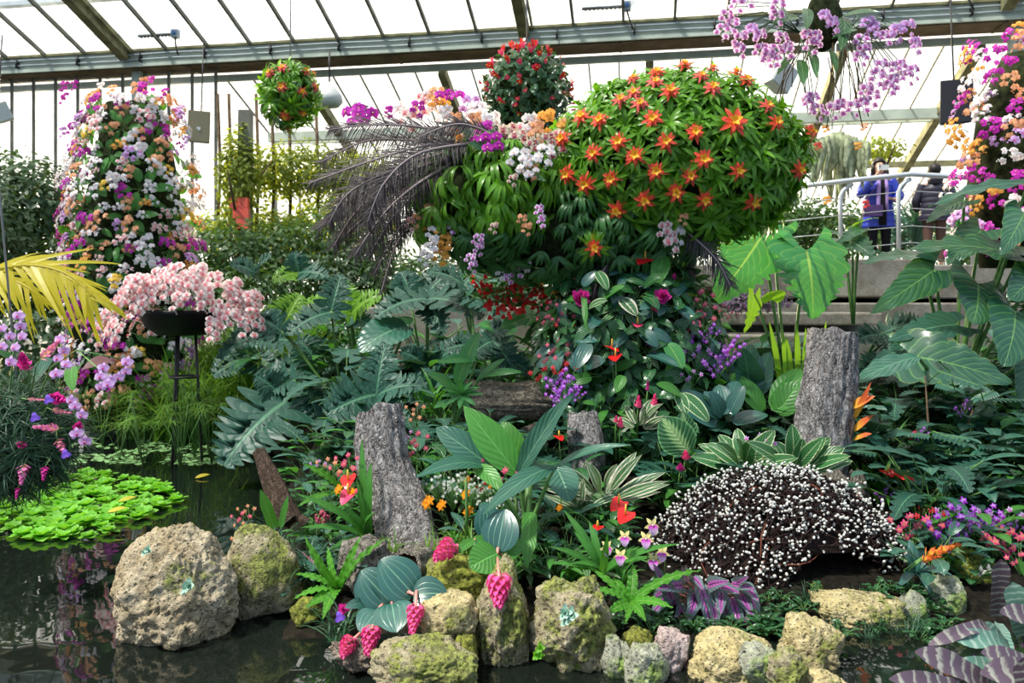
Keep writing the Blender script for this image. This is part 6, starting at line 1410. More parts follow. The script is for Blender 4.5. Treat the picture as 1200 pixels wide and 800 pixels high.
# golden palm frond
frond([(-70, 330, 4.6), (-10, 316, 4.5), (40, 311, 4.45), (80, 322, 4.4), (112, 350, 4.35)], .42, 'golden yellow palm frond reaching in from the left edge', n=19, lw=.036, mats=('palm', 'palm'), name='palm_frond', sw=1.1, nrm=V((.2, -1, .5)), droopy=.75)
frond([(-60, 345, 4.8), (-20, 325, 4.7), (20, 330, 4.65), (50, 350, 4.6)], .36, 'second golden palm frond mostly outside the left edge', n=11, lw=.030, mats=('palm', 'palm'), name='palm_frond', sw=.9, nrm=V((.2, -1, .5)), droopy=.9)
# ==== large lobed leaves, middle distance ==============================================
GK = dict(prof='arrow', back=.34, fwd=.25, lobes=(10, .34), m=4, n=44, fold=.12, rip=(.018, 5), sr=.014)
plant('lobed_leaf_plant', 'bright green giant lobed leaf plant standing in front of the concrete steps', 'plant', (925, 470, 7.0), [
    ((945, 293, 7.0), (953, 374, 6.7), 100, dict(nrm=(0, -1, .15), back=.5, n=50)), ((893, 276, 7.2), (836, 356, 7.0), 88, dict(nrm=(.1, -1, .3), back=.5, mat='giant')), ((905, 272, 7.6), (858, 262, 7.4), 60, dict(nrm=(0, -.35, 1), back=.4)),
    ((884, 345, 7.2), (872, 390, 7.0), 26, dict(mat='philo_lime', nrm=(.4, -1, 0), lobes=(6, .4))), ((905, 352, 7.0), (915, 340, 6.8), 30, dict(mat='philo_lime', nrm=(0, -.3, 1), lobes=(4, .2))), ((905, 440, 7.0), (868, 404, 6.8), 40, dict(mat='giant', nrm=(0, -.5, 1)))], mat='giant', **GK)
plant('lobed_leaf_plant', 'dark shiny lobed leaf with lime underside hanging before the person in blue', 'plant', (1000, 380, 7.6), [
    ((990, 280, 7.6), (1026, 304, 7.3), 46, dict(mat='giantdark', nrm=(.2, -1, .4))), ((1000, 265, 7.7), (1030, 255, 7.5), 22, dict(mat='philo_lime', nrm=(.3, -.6, 1))), ((990, 282, 7.6), (970, 270, 7.4), 20, dict(mat='giantdark')), ((1008, 268, 7.6), (980, 288, 7.4), 18, dict(mat='giantdark'))], **{**GK, 'lobes': (6, .35), 'back': .3})
GD2 = dict(prof='heart', back=.30, m=4, n=30, fold=.1, rip=(.015, 4), sr=.016)
plant('giant_leaf_plant', 'giant dark leaved plant with broad wavy leaves below the right orchid column', 'plant', (1120, 480, 6.4), [
    ((1195, 300, 6.3), (1060, 293, 6.0), 62, dict(prof='arrow', lobes=(9, .22), nrm=(0, -.8, 1), n=50, mat='giantdark')), ((1146, 332, 6.3), (1140, 380, 6.0), 70, dict(nrm=(0, -1, .25), back=.45)), ((1095, 316, 6.6), (1020, 368, 6.4), 52, dict(nrm=(.3, -1, .6), prof='arrow', lobes=(8, .12))),
    ((1080, 300, 6.7), (1008, 310, 6.5), 34, dict(nrm=(0, -.5, 1), prof='arrow', lobes=(8, .2))), ((1215, 322, 6.2), (1182, 352, 6.0), 50, dict(nrm=(-.3, -1, .3))), ((1190, 365, 6.1), (1176, 430, 5.8), 64, dict(nrm=(-.1, -1, .25))), ((1205, 215, 6.5), (1088, 243, 6.2), 34, dict(nrm=(0, -.5, 1), prof='arrow', lobes=(8, .15), mat='teal')), ((1200, 250, 6.3), (1172, 300, 6.0), 44, dict(nrm=(-.3, -1, .3), prof='arrow')), ((1130, 235, 6.8), (1085, 262, 6.6), 30, dict(nrm=(0, -.6, 1), prof='arrow')),
    ((1067, 417, 6.0), (1186, 449, 5.7), 88, dict(prof='arrow', lobes=(9, .16), nrm=(0, -1, .7), n=50)), ((1150, 270, 6.7), (1110, 310, 6.5), 40, dict(nrm=(0, -.8, .8))), ((1076, 418, 5.7), (1000, 450, 5.5), 30, dict(prof='lance', mat='teal', nrm=(0, -.6, 1), back=0)),
    ((1120, 380, 6.3), (1040, 400, 6.1), 50, dict(prof='arrow', lobes=(8, .3), mat='philo')), ((1215, 420, 6.1), (1195, 470, 6.0), 40), ((1090, 400, 6.3), (1020, 425, 6.2), 44, dict(prof='arrow', lobes=(9, .5), mat='philo'))], mat='giantdark', **GD2)
plant('giant_leaf_plant', 'wide pale green leaf spread left of the flower column foot', 'plant', (640, 420, 6.9), [((652, 372, 6.9), (585, 386, 6.6), 50, dict(nrm=(0, -.6, 1), arch=.1)), ((600, 392, 7.0), (560, 380, 6.9), 30)], mat='giant', **{**GD2, 'back': .2})
plant('ribbed_leaf_plant', 'large ribbed leaf half lime, half silvery in front of the concrete planter', 'plant', (440, 470, 7.4), [((478, 382, 7.4), (420, 412, 7.1), 52, dict(nrm=(.1, -.8, 1), arch=.1)), ((470, 380, 7.5), (425, 395, 7.4), 34, dict(mat='philo_lime', nrm=(-.4, -1, .4)))], mat='teal', prof='oval', m=4, n=30, rip=(.012, 9), fold=.2, sr=.012)
PK = dict(prof='lobed', back=.30, lobes=(10, .84), m=4, n=90, fold=.12, rip=(.02, 6), fwd=.35, sr=.012, arch=.10)
philos = [
 ('big blue green cut leaf philodendron reaching down to the pond', (345, 520, 6.9), [((335, 470, 6.9), (262, 545, 6.4), 120, dict(nrm=(-.1, -1, .6))), ((330, 465, 7.0), (300, 440, 6.9), 60), ((360, 455, 7.0), (372, 490, 6.8), 50), ((345, 445, 7.1), (305, 455, 7.0), 60)]),
 ('cut leaf philodendron fanned out above the grey cork log', (441, 530, 6.3), [((441, 462, 6.2), (382, 486, 5.9), 90, dict(nrm=(0, -1, .6))), ((441, 462, 6.2), (452, 402, 6.4), 60, dict(nrm=(0, -1, .1))), ((442, 463, 6.2), (500, 452, 6.1), 60, dict(nrm=(0, -.7, 1))), ((440, 480, 6.2), (395, 530, 5.9), 60), ((441, 475, 6.1), (480, 500, 5.9), 50)]),
 ('tall stalked cut leaf philodendron right of the pink orchid bowl', (400, 480, 7.6), [((388, 366, 7.6), (338, 392, 7.3), 60, dict(nrm=(0, -.7, 1))), ((388, 364, 7.6), (400, 322, 7.8), 50, dict(nrm=(.2, -1, .4))), ((330, 385, 7.7), (255, 420, 7.3), 60, dict(nrm=(0, -.6, 1))), ((330, 385, 7.7), (352, 345, 7.8), 60, dict(nrm=(.2, -.8, .4), mat='philo_lime')), ((330, 388, 7.6), (300, 372, 7.6), 60)]),
 ('lime backlit cut leaf philodendron behind the tall stalked one', (420, 470, 8.0), [((412, 368, 8.0), (360, 352, 7.8), 50, dict(mat='philo_lime')), ((412, 368, 8.0), (450, 345, 7.9), 50, dict(mat='philo_lime')), ((410, 370, 8.0), (400, 330, 8.1), 50, dict(mat='philo_lime')), ((405, 372, 8.0), (440, 385, 7.8), 40)]),
 ('pale cut leaf philodendron canopy over the concrete planter', (500, 470, 7.6), [((500, 350, 7.6), (440, 372, 7.3), 70, dict(nrm=(0, -.6, 1))), ((502, 352, 7.6), (520, 392, 7.3), 50, dict(nrm=(0, -1, .6))), ((502, 350, 7.6), (566, 372, 7.3), 70, dict(nrm=(0, -.6, 1))), ((480, 345, 7.8), (470, 318, 7.9), 50), ((500, 345, 7.8), (530, 318, 7.9), 56)]),
 ('shining cut leaf philodendron under the white and purple orchid row', (560, 440, 7.2), [((545, 335, 7.4), (500, 318, 7.3), 60, dict(nrm=(0, -.6, 1))), ((548, 338, 7.4), (600, 330, 7.3), 56, dict(nrm=(0, -.6, 1))), ((550, 345, 7.3), (592, 372, 7.1), 50), ((540, 340, 7.4), (560, 318, 7.5), 50)]),
 ('blue cut leaf philodendron behind the thick brown log', (585, 470, 6.8), [((578, 400, 6.8), (604, 438, 6.6), 50), ((575, 400, 6.8), (545, 425, 6.6), 50), ((570, 395, 6.9), (600, 380, 6.9), 46), ((560, 405, 6.9), (520, 410, 6.8), 50), ((590, 420, 6.7), (625, 440, 6.6), 44)]),
 ('low cut leaf philodendron between the pond and the concrete planter', (380, 470, 8.2), [((370, 430, 8.2), (310, 445, 8.0), 70), ((372, 425, 8.2), (350, 398, 8.2), 60), ((375, 425, 8.2), (430, 430, 8.0), 60), ((345, 400, 8.4), (290, 402, 8.2), 60)]),
 ('shaded cut leaf philodendron left of the bright umbrella sedge', (300, 450, 8.6), [((290, 420, 8.6), (250, 440, 8.4), 60), ((292, 418, 8.6), (330, 440, 8.4), 60), ((290, 415, 8.6), (285, 380, 8.6), 50)]),
 ('cut leaf philodendron at the far side of the furrowed cork stump', (1010, 430, 6.8), [((1035, 390, 6.8), (1085, 380, 6.6), 60), ((1035, 392, 6.8), (1000, 400, 6.7), 44), ((1040, 400, 6.8), (1075, 425, 6.6), 56), ((1030, 420, 6.6), (1008, 440, 6.5), 40)]),
 ('blue green cut leaf philodendron behind the light green paddle leaves', (500, 500, 6.9), [((515, 470, 6.9), (480, 440, 6.8), 50), ((500, 430, 7.2), (470, 412, 7.1), 50), ((510, 425, 7.2), (545, 405, 7.1), 50), ((505, 440, 7.0), (478, 470, 6.9), 46)]),
 ('backlit cut leaf philodendron in the hazy middle distance', (360, 380, 10.0), [((350, 320, 10), (320, 330, 9.8), 40, dict(mat='philo_lime')), ((350, 320, 10), (385, 325, 9.8), 40), ((350, 318, 10), (345, 295, 10), 36), ((300, 320, 10.2), (270, 310, 10), 44), ((300, 320, 10.2), (318, 300, 10), 40)]),
]
for lab, hub, lv in philos: plant('philodendron', lab, 'plant', hub, lv, 'philo', grp=None, **PK)

# ==== flower column under the bird ============================================================
CM, CRm = V(at(738, 412, 6.25)), (.70, .52, .72)
mc = thing('plant_mound', 'dark moss mound of the flower column below the plant bird', 'planter', (CM.x, CM.y, .5))
mb = mound(R, [q * .86 for q in CRm], seed=9); mb.v = [p + CM for p in mb.v]; part('moss_ball', mb, [M['moss']], mc)
mb = mound(R, (.55, .4, .45), seed=10); mb.v = [p + V(at(760, 500, 6.0)) for p in mb.v]; part('moss_ball', mb, [M['moss']], mc)
def lv(i, mat, n, H, L, W, prof='lance', **k): return Spec([('foliage', leafy(random.Random(i), n, H, L, W, prof, k.pop('back', 0), mat, **k))])
CSET = [lv(1, 'anthleaf', 9, .12, .20, .085, 'oval'), lv(2, 'anthleaf', 10, .12, .19, .07), lv(3, 'greenleaf', 7, .12, .18, .08, 'oval'), lv(4, 'varieg', 9, .1, .19, .06), lv(5, 'medi', 8, .12, .2, .09, 'oval'), lv(6, 'anthleaf', 8, .12, .17, .10, 'heart', back=.15), lv(7, 'tricolor', 14, .06, .17, .035), lv(8, 'brom_dark', 14, .04, .22, .03, 'strap')]
CN_ = ['glossy oval leaved plant', 'glossy narrow leaved plant', 'light green oval leaved plant', 'cream edged leaved plant', 'blue green oval leaved plant', 'dark heart leaved plant', 'small pink and cream striped plant', 'dark strap leaved plant']
for c, rad, n in ((CM, CRm, 190), (V(at(760, 500, 6.0)), (.6, .45, .46), 70)):
    for p, nm in ellsample(c, rad, n, R, .35):
        px, py = project(p); k = R.choices(range(8), (5, 5, 2.2, 1.6, 2.5, 4, 1.2, 2.5))[0]
        if px > 820 and py < 330: continue
        wl = where(px, py, 738, 425, 90, 100)
        inst(CSET[k], ('glossy_leaf_plant', 'glossy_leaf_plant', 'oval_leaf_plant', 'variegated_plant', 'blue_leaf_plant', 'heart_leaf_plant', 'striped_plant', 'strap_leaf_plant')[k], frame(p - nm * .05, nm + V((0, 0, .45)), (0, 0, 1), R.uniform(.75, 1.15), R.uniform(0, 6)), '%s on the %s flank of the flower column' % (CN_[k], wl), 'plant', CN_[k] + 's on the flower column, ' + wl)
plant('oval_leaf_plant', 'bright oval leaves turned to the light on the flower column', 'plant', (740, 420, 5.75), [((723, 396, 5.6), (713, 376, 5.55), 20, dict(mat='anthleaf')), ((708, 350, 5.75), (732, 335, 5.65), 18, dict(mat='greenleaf', nrm=(0, -.7, 1))), ((782, 402, 5.65), (800, 432, 5.5), 22, dict(mat='giant', nrm=(.2, -1, .3))), ((763, 400, 5.65), (745, 385, 5.55), 18), ((700, 318, 5.8), (712, 340, 5.7), 14, dict(mat='varieg')), ((683, 335, 5.8), (700, 318, 5.8), 14, dict(mat='medi')), ((728, 350, 5.7), (746, 370, 5.6), 18, dict(mat='tricolor', nrm=(.3, -1, .2))), ((690, 360, 5.7), (712, 352, 5.6), 14, dict(mat='varieg')), ((700, 372, 5.7), (692, 385, 5.6), 16, dict(mat='medi')), ((790, 365, 5.7), (802, 360, 5.6), 20), ((778, 300, 5.9), (768, 335, 5.8), 22, dict(mat='greenleaf')), ((755, 335, 5.8), (775, 325, 5.7), 22, dict(mat='anthleaf')), ((690, 402, 5.6), (675, 432, 5.5), 20, dict(mat='medi')), ((675, 398, 5.7), (700, 400, 5.6), 18, dict(mat='medi')), ((730, 440, 5.5), (722, 460, 5.4), 14, dict(mat='greenleaf')), ((760, 415, 5.6), (795, 430, 5.4), 18, dict(mat='medi', nrm=(.2, -.7, .9))), ((684, 345, 5.75), (686, 385, 5.6), 7, dict(mat='greenleaf', prof='strap'))], mat='anthleaf', prof='oval', stalk=False)
# red begonias under the tail end of the bird
def begonia(i):
    r = random.Random(i); fl = []
    for k in range(14):
        f = MB(); p = V((r.uniform(-.15, .15), -.08 + r.uniform(-.05, .05), r.uniform(-.1, .12)))
        for q in range(3): leaf(f, frame(p, (r.uniform(-.5, .5), -1, .1)) @ rz(q * 2.1), .028, .030, 'round', 3, 1, a0=.3, droop=.5)
        fl.append(('flower', f.mesh('flower', [M['redsmall']])))
    return Spec([('foliage', leafy(r, 26, .14, .08, .065, 'heart', .15, 'greenleaf', lean=1.1, seg=4, m=1, stalk=.002))] + fl)
BG = [begonia(i) for i in range(3)]
for i, (x, y) in enumerate([(565, 335), (580, 350), (600, 340), (612, 355), (625, 335), (640, 350), (650, 332), (590, 328), (572, 360), (633, 365), (610, 325), (655, 352), (600, 362)]):
    inst(BG[i % 3], 'red_begonia', T(at(x, y, 6.7)) @ rz(R.uniform(-.5, .5)) @ S(.95), 'red flowering begonia under the plant bird, %s' % ['beside the shining philodendron', 'above the wide pale leaf', 'in the middle', 'low in the middle', 'near the flower column top', 'touching the flower column', 'right against the underside of the bird', 'at the upper end', 'lowest over the wide pale leaf', 'low beside the flower column', 'tucked up under the bird', 'farthest toward the flower column', 'just over the wide pale leaf'][i], 'plant')
for (x, y, k, l) in ((650, 345, 'orange', 'amber orchid hanging beside the red begonias, left'), (658, 340, 'orange', 'amber orchid hanging beside the red begonias, right'), (607, 318, 'mallow', 'dark throated white orchid over the red begonias'), (586, 322, 'white', 'small white orchid over the red begonias'), (595, 327, 'mallow', 'second dark throated orchid over the red begonias'), (615, 313, 'white', 'upper white orchid over the red begonias'), (672, 322, 'peach', 'dim peach orchid between the begonias and the column')): putspray(x, y, 6.1, k, l, None, .5, nf=4, D=.1, reach=.1, drop=.08, tagk='bg')

# ==== teal leafy shrub at the right ======================================================
t = thing('leafy_shrub', 'airy shrub with layered blue green leaves right of the furrowed cork stump', 'shrub', at(1085, 600, 5.6))
r = random.Random(6)
for k in range(46):
    x, y = r.uniform(1000, 1190), r.uniform(430, 590); 
    if x < 1020 and y > 560: continue
    Y = 5.5 + r.uniform(-.45, .5); b = at(x, y, Y); a = r.uniform(-.9, .9) * 1.2 + (.4 if x > 1090 else -.4); d = V((math.sin(a), -.35, r.uniform(-.1, .25))).normalized(); L = r.uniform(.18, .3); mb = MB()
    mat = 'teal' if r.random() < .6 else 'philo'
    for q in range(7):
        for sg in (-1, 1):
            p = b + d * L * (q + 1) / 7; sd = V((d.y, -d.x, 0)).normalized() * sg
            leaf(mb, hmat(p, sd + d * .8, V((0, -.3, 1))), .095 * (1 - .06 * q), .036, 'lance', 5, 1, a0=.15, droop=.7, fold=.15)
    leaf(mb, hmat(b + d * L, d, V((0, -.3, 1))), .1, .04, 'lance', 5, 1, a0=.1, droop=.5)
    tube(mb, [b - d * .1 - V((0, 0, .1)), b, b + d * L], .004, 4, 1)
    part('branch', mb, [M[mat], M['stem']], t)
for (a, b) in (((1085, 600, 5.6), (1084, 440, 5.5)), ((1090, 600, 5.6), (1140, 480, 5.6)), ((1080, 600, 5.6), (1030, 490, 5.5))):
    mb = MB(); tube(mb, [at(*a), (at(*a) + at(*b)) / 2 + V((.03, 0, 0)), at(*b)], [.012, .009, .005], 6); part('stem', mb, [M['woody']], t)

# ==== pond plants ==========================================================================
LET = []
for i in range(4):
    r = random.Random(30 + i); mb = MB()
    for k in range(11): leaf(mb, rz(k * 2.4), .085 * r.uniform(.8, 1.1) * (1 - .035 * k), .062, 'round', 4, 1, a0=.25 + .09 * k, droop=.5, fold=.15, rip=(.04, 1))
    LET.append(Spec([('foliage', mb.mesh('foliage', [M['lettuce']]))]))
pts = []; r = random.Random(5); tries = 0
while len(pts) < 150 and tries < 9000:
    tries += 1
    px, py = r.uniform(-20, 212), r.uniform(552, 634)
    lim_top = 596 - 42 * math.sqrt(clamp(1 - ((px - 60) / 155) ** 2)) if px < 215 else 600
    lim_bot = 632 if px < 110 else 632 - (px - 110) * .42
    if not (lim_top < py < lim_bot): continue
    Y = EYE * F / (py - HY); p = V(((px - 600) / F * Y, Y, .0))
    if all((p - q).length > .082 for q, _, _ in pts): pts.append((p, px, py))
for p, px, py in pts:
    w_ = ('far side' if py < 575 else 'near side' if py > 610 else 'middle') + (' under the ball' if px < 70 else ' at the tip' if px > 150 else '')
    inst(r.choice(LET), 'water_lettuce', T(p + V((0, 0, .015))) @ rz(r.uniform(0, 6)) @ rx(r.uniform(-.25, .25)) @ S(r.uniform(.7, 1.5)), 'bright green water lettuce rosette, %s of the floating patch' % w_, 'water plant', 'water lettuce, ' + w_)
for (x, y, l) in ((147, 597, 'yellow leaf lying on the front of the water lettuce'), (135, 610, 'second yellow leaf lying at the water lettuce edge'), (237, 558, 'yellow green leaf floating on the dark pond')):
    Y = EYE * F / (y - HY) - .1; mb = MB(); b = V(((x - 8 - 600) / F * Y, Y, .09 if y > 590 else .01)); heroleaf(mb, b, b + V((.11, .05, .02)), .05, 'lance', (0, -.5, 1), .05, 6, 1); solo('fallen_leaf', mb, [M['palm']], l, 'leaf')
mb = MB(); r = random.Random(9)
for k in range(1500):
    px, py = r.uniform(80, 262), r.uniform(496, 545); 
    if noise.noise(V((px * .03, py * .09, 0))) < -.12: continue
    Y = EYE * F / (py - HY); c = V(((px - 600) / F * Y, Y, .006)); s = r.uniform(.012, .034); a0 = r.uniform(0, 6)
    mb.add([c + V((math.cos(a0 + q) * s, math.sin(a0 + q) * s, .004 * math.sin(q))) for q in (0, .9, 1.9, 2.9, 3.9, 4.9, 5.6)], [tuple(range(7))])
o = link('floating_leaves', mb.mesh('floating_leaves', [M['duck']])); tag(o, 'pale green small leaves floating on the pond before the sedges', 'pond plants', None, 'stuff')
# sedges and grasses on the far bank
def umb(i):
    r = random.Random(i); s = MB(); f = MB()
    for k in range(9):
        a = r.uniform(0, 6.28); tip = V((math.cos(a) * r.uniform(.1, .35), math.sin(a) * .2, r.uniform(.45, .85))); tube(s, [(0, 0, 0), tip * .5 + V((0, 0, .08)), tip], .005, 4)
        for q in range(18): leaf(f, T(tip) @ rz(q * .35 + r.uniform(-.1, .1)), r.uniform(.16, .26), .010, 'needle', 4, 1, a0=r.uniform(0, .6), droop=.9, fold=.2)
    return Spec([('stems', s.mesh('stems', [M['stem']])), ('foliage', f.mesh('foliage', [M['grass']]))])
UM = [umb(i) for i in range(3)]; GR = [Spec([('foliage', clump(random.Random(i + 50), 110, .9, .020, 1.1, 'needle', 'grass', 1.3, 6, .14))]) for i in range(4)]
for i, (x, Y, s_, l) in enumerate([(190, 8.6, 1.0, 'umbrella sedge standing in the pond under the tall orchid column'), (215, 8.2, .9, 'umbrella sedge in front of the bowl stand'), (150, 8.8, .9, 'umbrella sedge leaning left by the wooden plank'), (250, 9.0, 1.0, 'umbrella sedge between the bowl stand and the blue green philodendron'), (175, 9.3, 1.1, 'taller umbrella sedge behind the pond edge'), (290, 9.4, 1.1, 'umbrella sedge behind the blue green philodendron'), (235, 8.0, .7, 'small umbrella sedge at the front of the reeds'), (120, 8.3, .7, 'small umbrella sedge beside the lilac orchids'), (168, 7.3, .8, 'near umbrella sedge over the floating leaves, left of the bowl legs'), (212, 7.15, .85, 'near umbrella sedge over the floating leaves, hiding the bowl legs'), (248, 7.4, .75, 'near umbrella sedge over the floating leaves, right of the bowl legs'), (140, 7.6, .8, 'near umbrella sedge leaning toward the lilac orchids'), (228, 7.7, 1.0, 'tall umbrella sedge just behind the bowl legs')]):
    inst(UM[i % 3], 'umbrella_sedge', T(V(((x - 600) / F * Y, Y, .0))) @ rz(i) @ S(s_), l, 'sedge')
rg = random.Random(17)
for i in range(64):
    x, Y = rg.uniform(150, 345), rg.uniform(8.7, 10.4); X = (x - 600) / F * Y
    w_ = 'by the tall orchid column' if x < 180 else 'behind the bowl stand' if x < 260 else 'beside the philodendrons'
    inst(rg.choice(GR), 'grass_clump', T(V((X, Y, max(0, ground(X, Y))))) @ rz(rg.uniform(0, 6)) @ S(rg.uniform(.8, 1.4)), 'yellow green arching sedge clump on the far pond bank ' + w_, 'grass', 'sedge clumps on the far bank ' + w_)
mb = MB(); bar(mb, at(112, 475, 8.7), at(178, 471, 8.9), .10, .05); solo('plank', mb, [M['bark_pale']], 'weathered plank at the pond edge behind the umbrella sedge', 'plank', smooth=False)

# ==== undergrowth between everything ===================================================
LM = [('the upright grey cork log', 458, 4.4), ('the furrowed cork stump', 972, 5.3), ('the catkin dome', 900, 4.4), ('the thick brown log', 600, 6.1), ('the flower column', 740, 6.2), ('the paddle leaved plant', 615, 4.2), ('the concrete planter', 500, 8.6), ('the driftwood branch', 322, 4.6), ('the teal leafy shrub', 1085, 5.6), ('the yellow and purple orchids', 740, 3.8), ('the giant dark leaves', 1140, 6.4), ('the concrete steps', 960, 8.5), ('the banded bromeliads', 1165, 3.3), ('the mossy boulder', 1120, 4.2), ('the medinilla leaves', 460, 3.6), ('the knobbly mossy rock', 670, 3.5), ('the dark pond shore', 360, 6.5), ('the giant lobed leaves', 920, 7.2)]
def near(px, Y):
    return min(LM, key=lambda l: abs((px - l[1]) / F * Y) + abs(Y - l[2]) * .8)[0]
def side(px, Y, nmk):
    l = [q for q in LM if q[0] == nmk][0]
    return 'behind' if Y > l[2] + .25 else 'in front of' if Y < l[2] - .25 else 'beside'
FILL = [('dark glossy leaved plant', [lv(20 + i, 'anthleaf', 12, .28, .2, .09, 'oval') for i in range(3)], 3, 'glossy_leaf_plant'), ('blue green leaved plant', [lv(30 + i, 'teal', 11, .3, .22, .10, 'lance') for i in range(3)], 3, 'leafy_plant'),
        ('cut leaved philodendron seedling', [lv(40 + i, 'philo', 8, .34, .30, .24, 'lobed', back=.25, lobes=(7, .75), m=3, seg=36) for i in range(3)], 2.2, 'philodendron'), ('mid green leafy plant', [lv(50 + i, 'greenleaf', 12, .25, .18, .07, 'lance') for i in range(3)], 2.8, 'green_leaf_plant'),
        ('cream edged plant', [lv(60 + i, 'varieg', 10, .2, .2, .06, 'lance') for i in range(2)], .9, 'variegated_plant'), ('fine grassy tuft', [Spec([('foliage', clump(random.Random(70 + i), 46, .34, .012, 1.1, 'needle', 'grass_dark', 1.5, 5))]) for i in range(2)], 1.8, 'grass_tuft'),
        ('strap leaved tuft', [Spec([('foliage', clump(random.Random(75 + i), 20, .34, .028, 1.1, 'strap', 'greenleaf', 1.4, 6))]) for i in range(2)], 1.5, 'strap_leaf_plant'), ('small heart leaved plant', [lv(80 + i, 'anthleaf', 16, .16, .11, .09, 'heart', back=.2) for i in range(2)], 1.6, 'leafy_plant'),
        ('fine leaved fern', [Spec([('foliage', clump(random.Random(85 + i), 16, .32, .06, 1.0, 'fern', 'fern', 1.4, 8))]) for i in range(2)], .5, 'fern')]
rf = random.Random(99)
def fill(n, x0, x1, Y0, Y1, smin, smax, skip=lambda x, Y: False, w8=None):
    k = 0; tr = 0
    while k < n and tr < n * 6:
        tr += 1; Y = rf.uniform(Y0, Y1); px = rf.uniform(x0, x1); X = (px - 600) / F * Y
        if skip(px, Y) or X < xedge(Y) + .1: continue
        if (7.7 < Y < 10.4 and 1.1 < X < 6.8) or (8.3 < Y < 9.6 and -2.1 < X < .7): continue
        d = rf.choices(FILL, w8 or [f_[2] for f_ in FILL])[0]; nm = near(px, Y)
        s_ = side(px, Y, nm)
        inst(rf.choice(d[1]), d[3], T(V((X, Y, ground(X, Y) - .02))) @ rz(rf.uniform(0, 6)) @ S(rf.uniform(smin, smax)), '%s growing low %s %s' % (d[0], s_, nm), 'plant', '%ss %s %s' % (d[0], s_, nm)); k += 1
dome_skip = lambda x, Y: (745 < x < 1085 and 3.5 < Y < 5.05) or (400 < x < 520 and Y < 4.7)
fill(95, 350, 1190, 4.0, 5.0, .45, .75, dome_skip)
fill(150, 330, 1240, 4.9, 6.6, .7, 1.1, lambda x, Y: (560 < x < 660 and 5.7 < Y < 6.4) or (930 < x < 1010 and Y < 5.6))
fill(130, 320, 1260, 6.5, 8.6, 1.0, 1.6)
fill(70, 300, 640, 8.0, 11.5, 1.3, 2.0)
fill(26, 1100, 1300, 4.3, 4.7, .3, .5)
for i in range(90):
    px, Y = rf.uniform(640, 1110), rf.uniform(3.62, 3.98); X = (px - 600) / F * Y
    if 770 < px < 890 and Y > 3.8: continue
    q = rf.choice((0, 0, 1)); nm = near(px, Y)
    inst(rf.choice(FILL[7][1] if q == 0 else FILL[5][1]), 'heart_leaf_plant' if q == 0 else 'grass_tuft', T(V((X, Y, ground(X, Y) - .01))) @ rz(rf.uniform(0, 6)) @ S(rf.uniform(.22, .42)), 'tiny dark ground hugging %s %s %s' % ('leafy plant' if q == 0 else 'grassy tuft', side(px, Y, nm), nm), 'plant', 'ground huggers %d %s %s' % (q, side(px, Y, nm), nm))
fill(26, 1030, 1260, 4.4, 6.5, .8, 1.3)
fill(60, 1240, 1560, 4.2, 8.0, .9, 1.5)

# ==== behind: shrubs, hedges and trees ==================================================
def crown(name, px, py, Y, rad, n, L, W, mat, label, cat='shrub', grp=None, seed=0, trunk=True, prof='oval'):
    c = at(px, py, Y); t = thing(name, label, cat, (c.x, c.y, max(0, ground(c.x, c.y))), grp)
    me = crownmesh(random.Random(seed), n, rad, L, W, mat, prof, .45); o = link('foliage', me, t, T(c - t.location if False else c - t.matrix_basis.translation))
    if trunk:
        h = max(.3, c.z - t.matrix_basis.translation.z); link('trunk', trunkmesh(h, .05, .03), t)
    return t
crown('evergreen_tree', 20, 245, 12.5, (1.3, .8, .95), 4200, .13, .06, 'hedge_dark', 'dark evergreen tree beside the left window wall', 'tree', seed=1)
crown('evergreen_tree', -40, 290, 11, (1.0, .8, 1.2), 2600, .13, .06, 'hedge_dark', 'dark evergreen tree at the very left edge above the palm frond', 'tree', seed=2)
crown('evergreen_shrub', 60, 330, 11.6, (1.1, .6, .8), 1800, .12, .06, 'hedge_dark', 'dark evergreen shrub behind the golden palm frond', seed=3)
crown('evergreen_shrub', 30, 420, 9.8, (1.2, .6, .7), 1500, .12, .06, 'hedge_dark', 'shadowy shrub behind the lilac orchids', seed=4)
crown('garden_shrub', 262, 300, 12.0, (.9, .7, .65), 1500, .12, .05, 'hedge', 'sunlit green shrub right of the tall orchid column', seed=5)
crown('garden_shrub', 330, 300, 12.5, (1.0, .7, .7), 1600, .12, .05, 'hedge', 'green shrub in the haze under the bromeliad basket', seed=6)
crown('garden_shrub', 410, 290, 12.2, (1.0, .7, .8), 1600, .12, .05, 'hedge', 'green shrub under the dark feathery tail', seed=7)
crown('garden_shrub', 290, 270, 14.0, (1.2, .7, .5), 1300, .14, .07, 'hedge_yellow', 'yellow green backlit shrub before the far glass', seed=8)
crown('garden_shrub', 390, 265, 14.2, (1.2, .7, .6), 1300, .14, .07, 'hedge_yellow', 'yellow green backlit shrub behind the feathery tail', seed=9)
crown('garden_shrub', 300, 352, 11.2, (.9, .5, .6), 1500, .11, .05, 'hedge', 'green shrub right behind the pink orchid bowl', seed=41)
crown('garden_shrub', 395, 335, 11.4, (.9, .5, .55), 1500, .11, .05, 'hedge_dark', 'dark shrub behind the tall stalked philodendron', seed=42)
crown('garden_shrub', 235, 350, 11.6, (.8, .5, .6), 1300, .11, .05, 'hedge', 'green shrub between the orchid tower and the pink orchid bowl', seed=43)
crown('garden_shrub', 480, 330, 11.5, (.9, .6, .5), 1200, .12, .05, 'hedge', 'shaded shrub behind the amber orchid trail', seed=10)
crown('garden_shrub', 560, 330, 10.5, (1.0, .6, .6), 1300, .12, .05, 'hedge_dark', 'dark shrub behind the red begonias', seed=11)
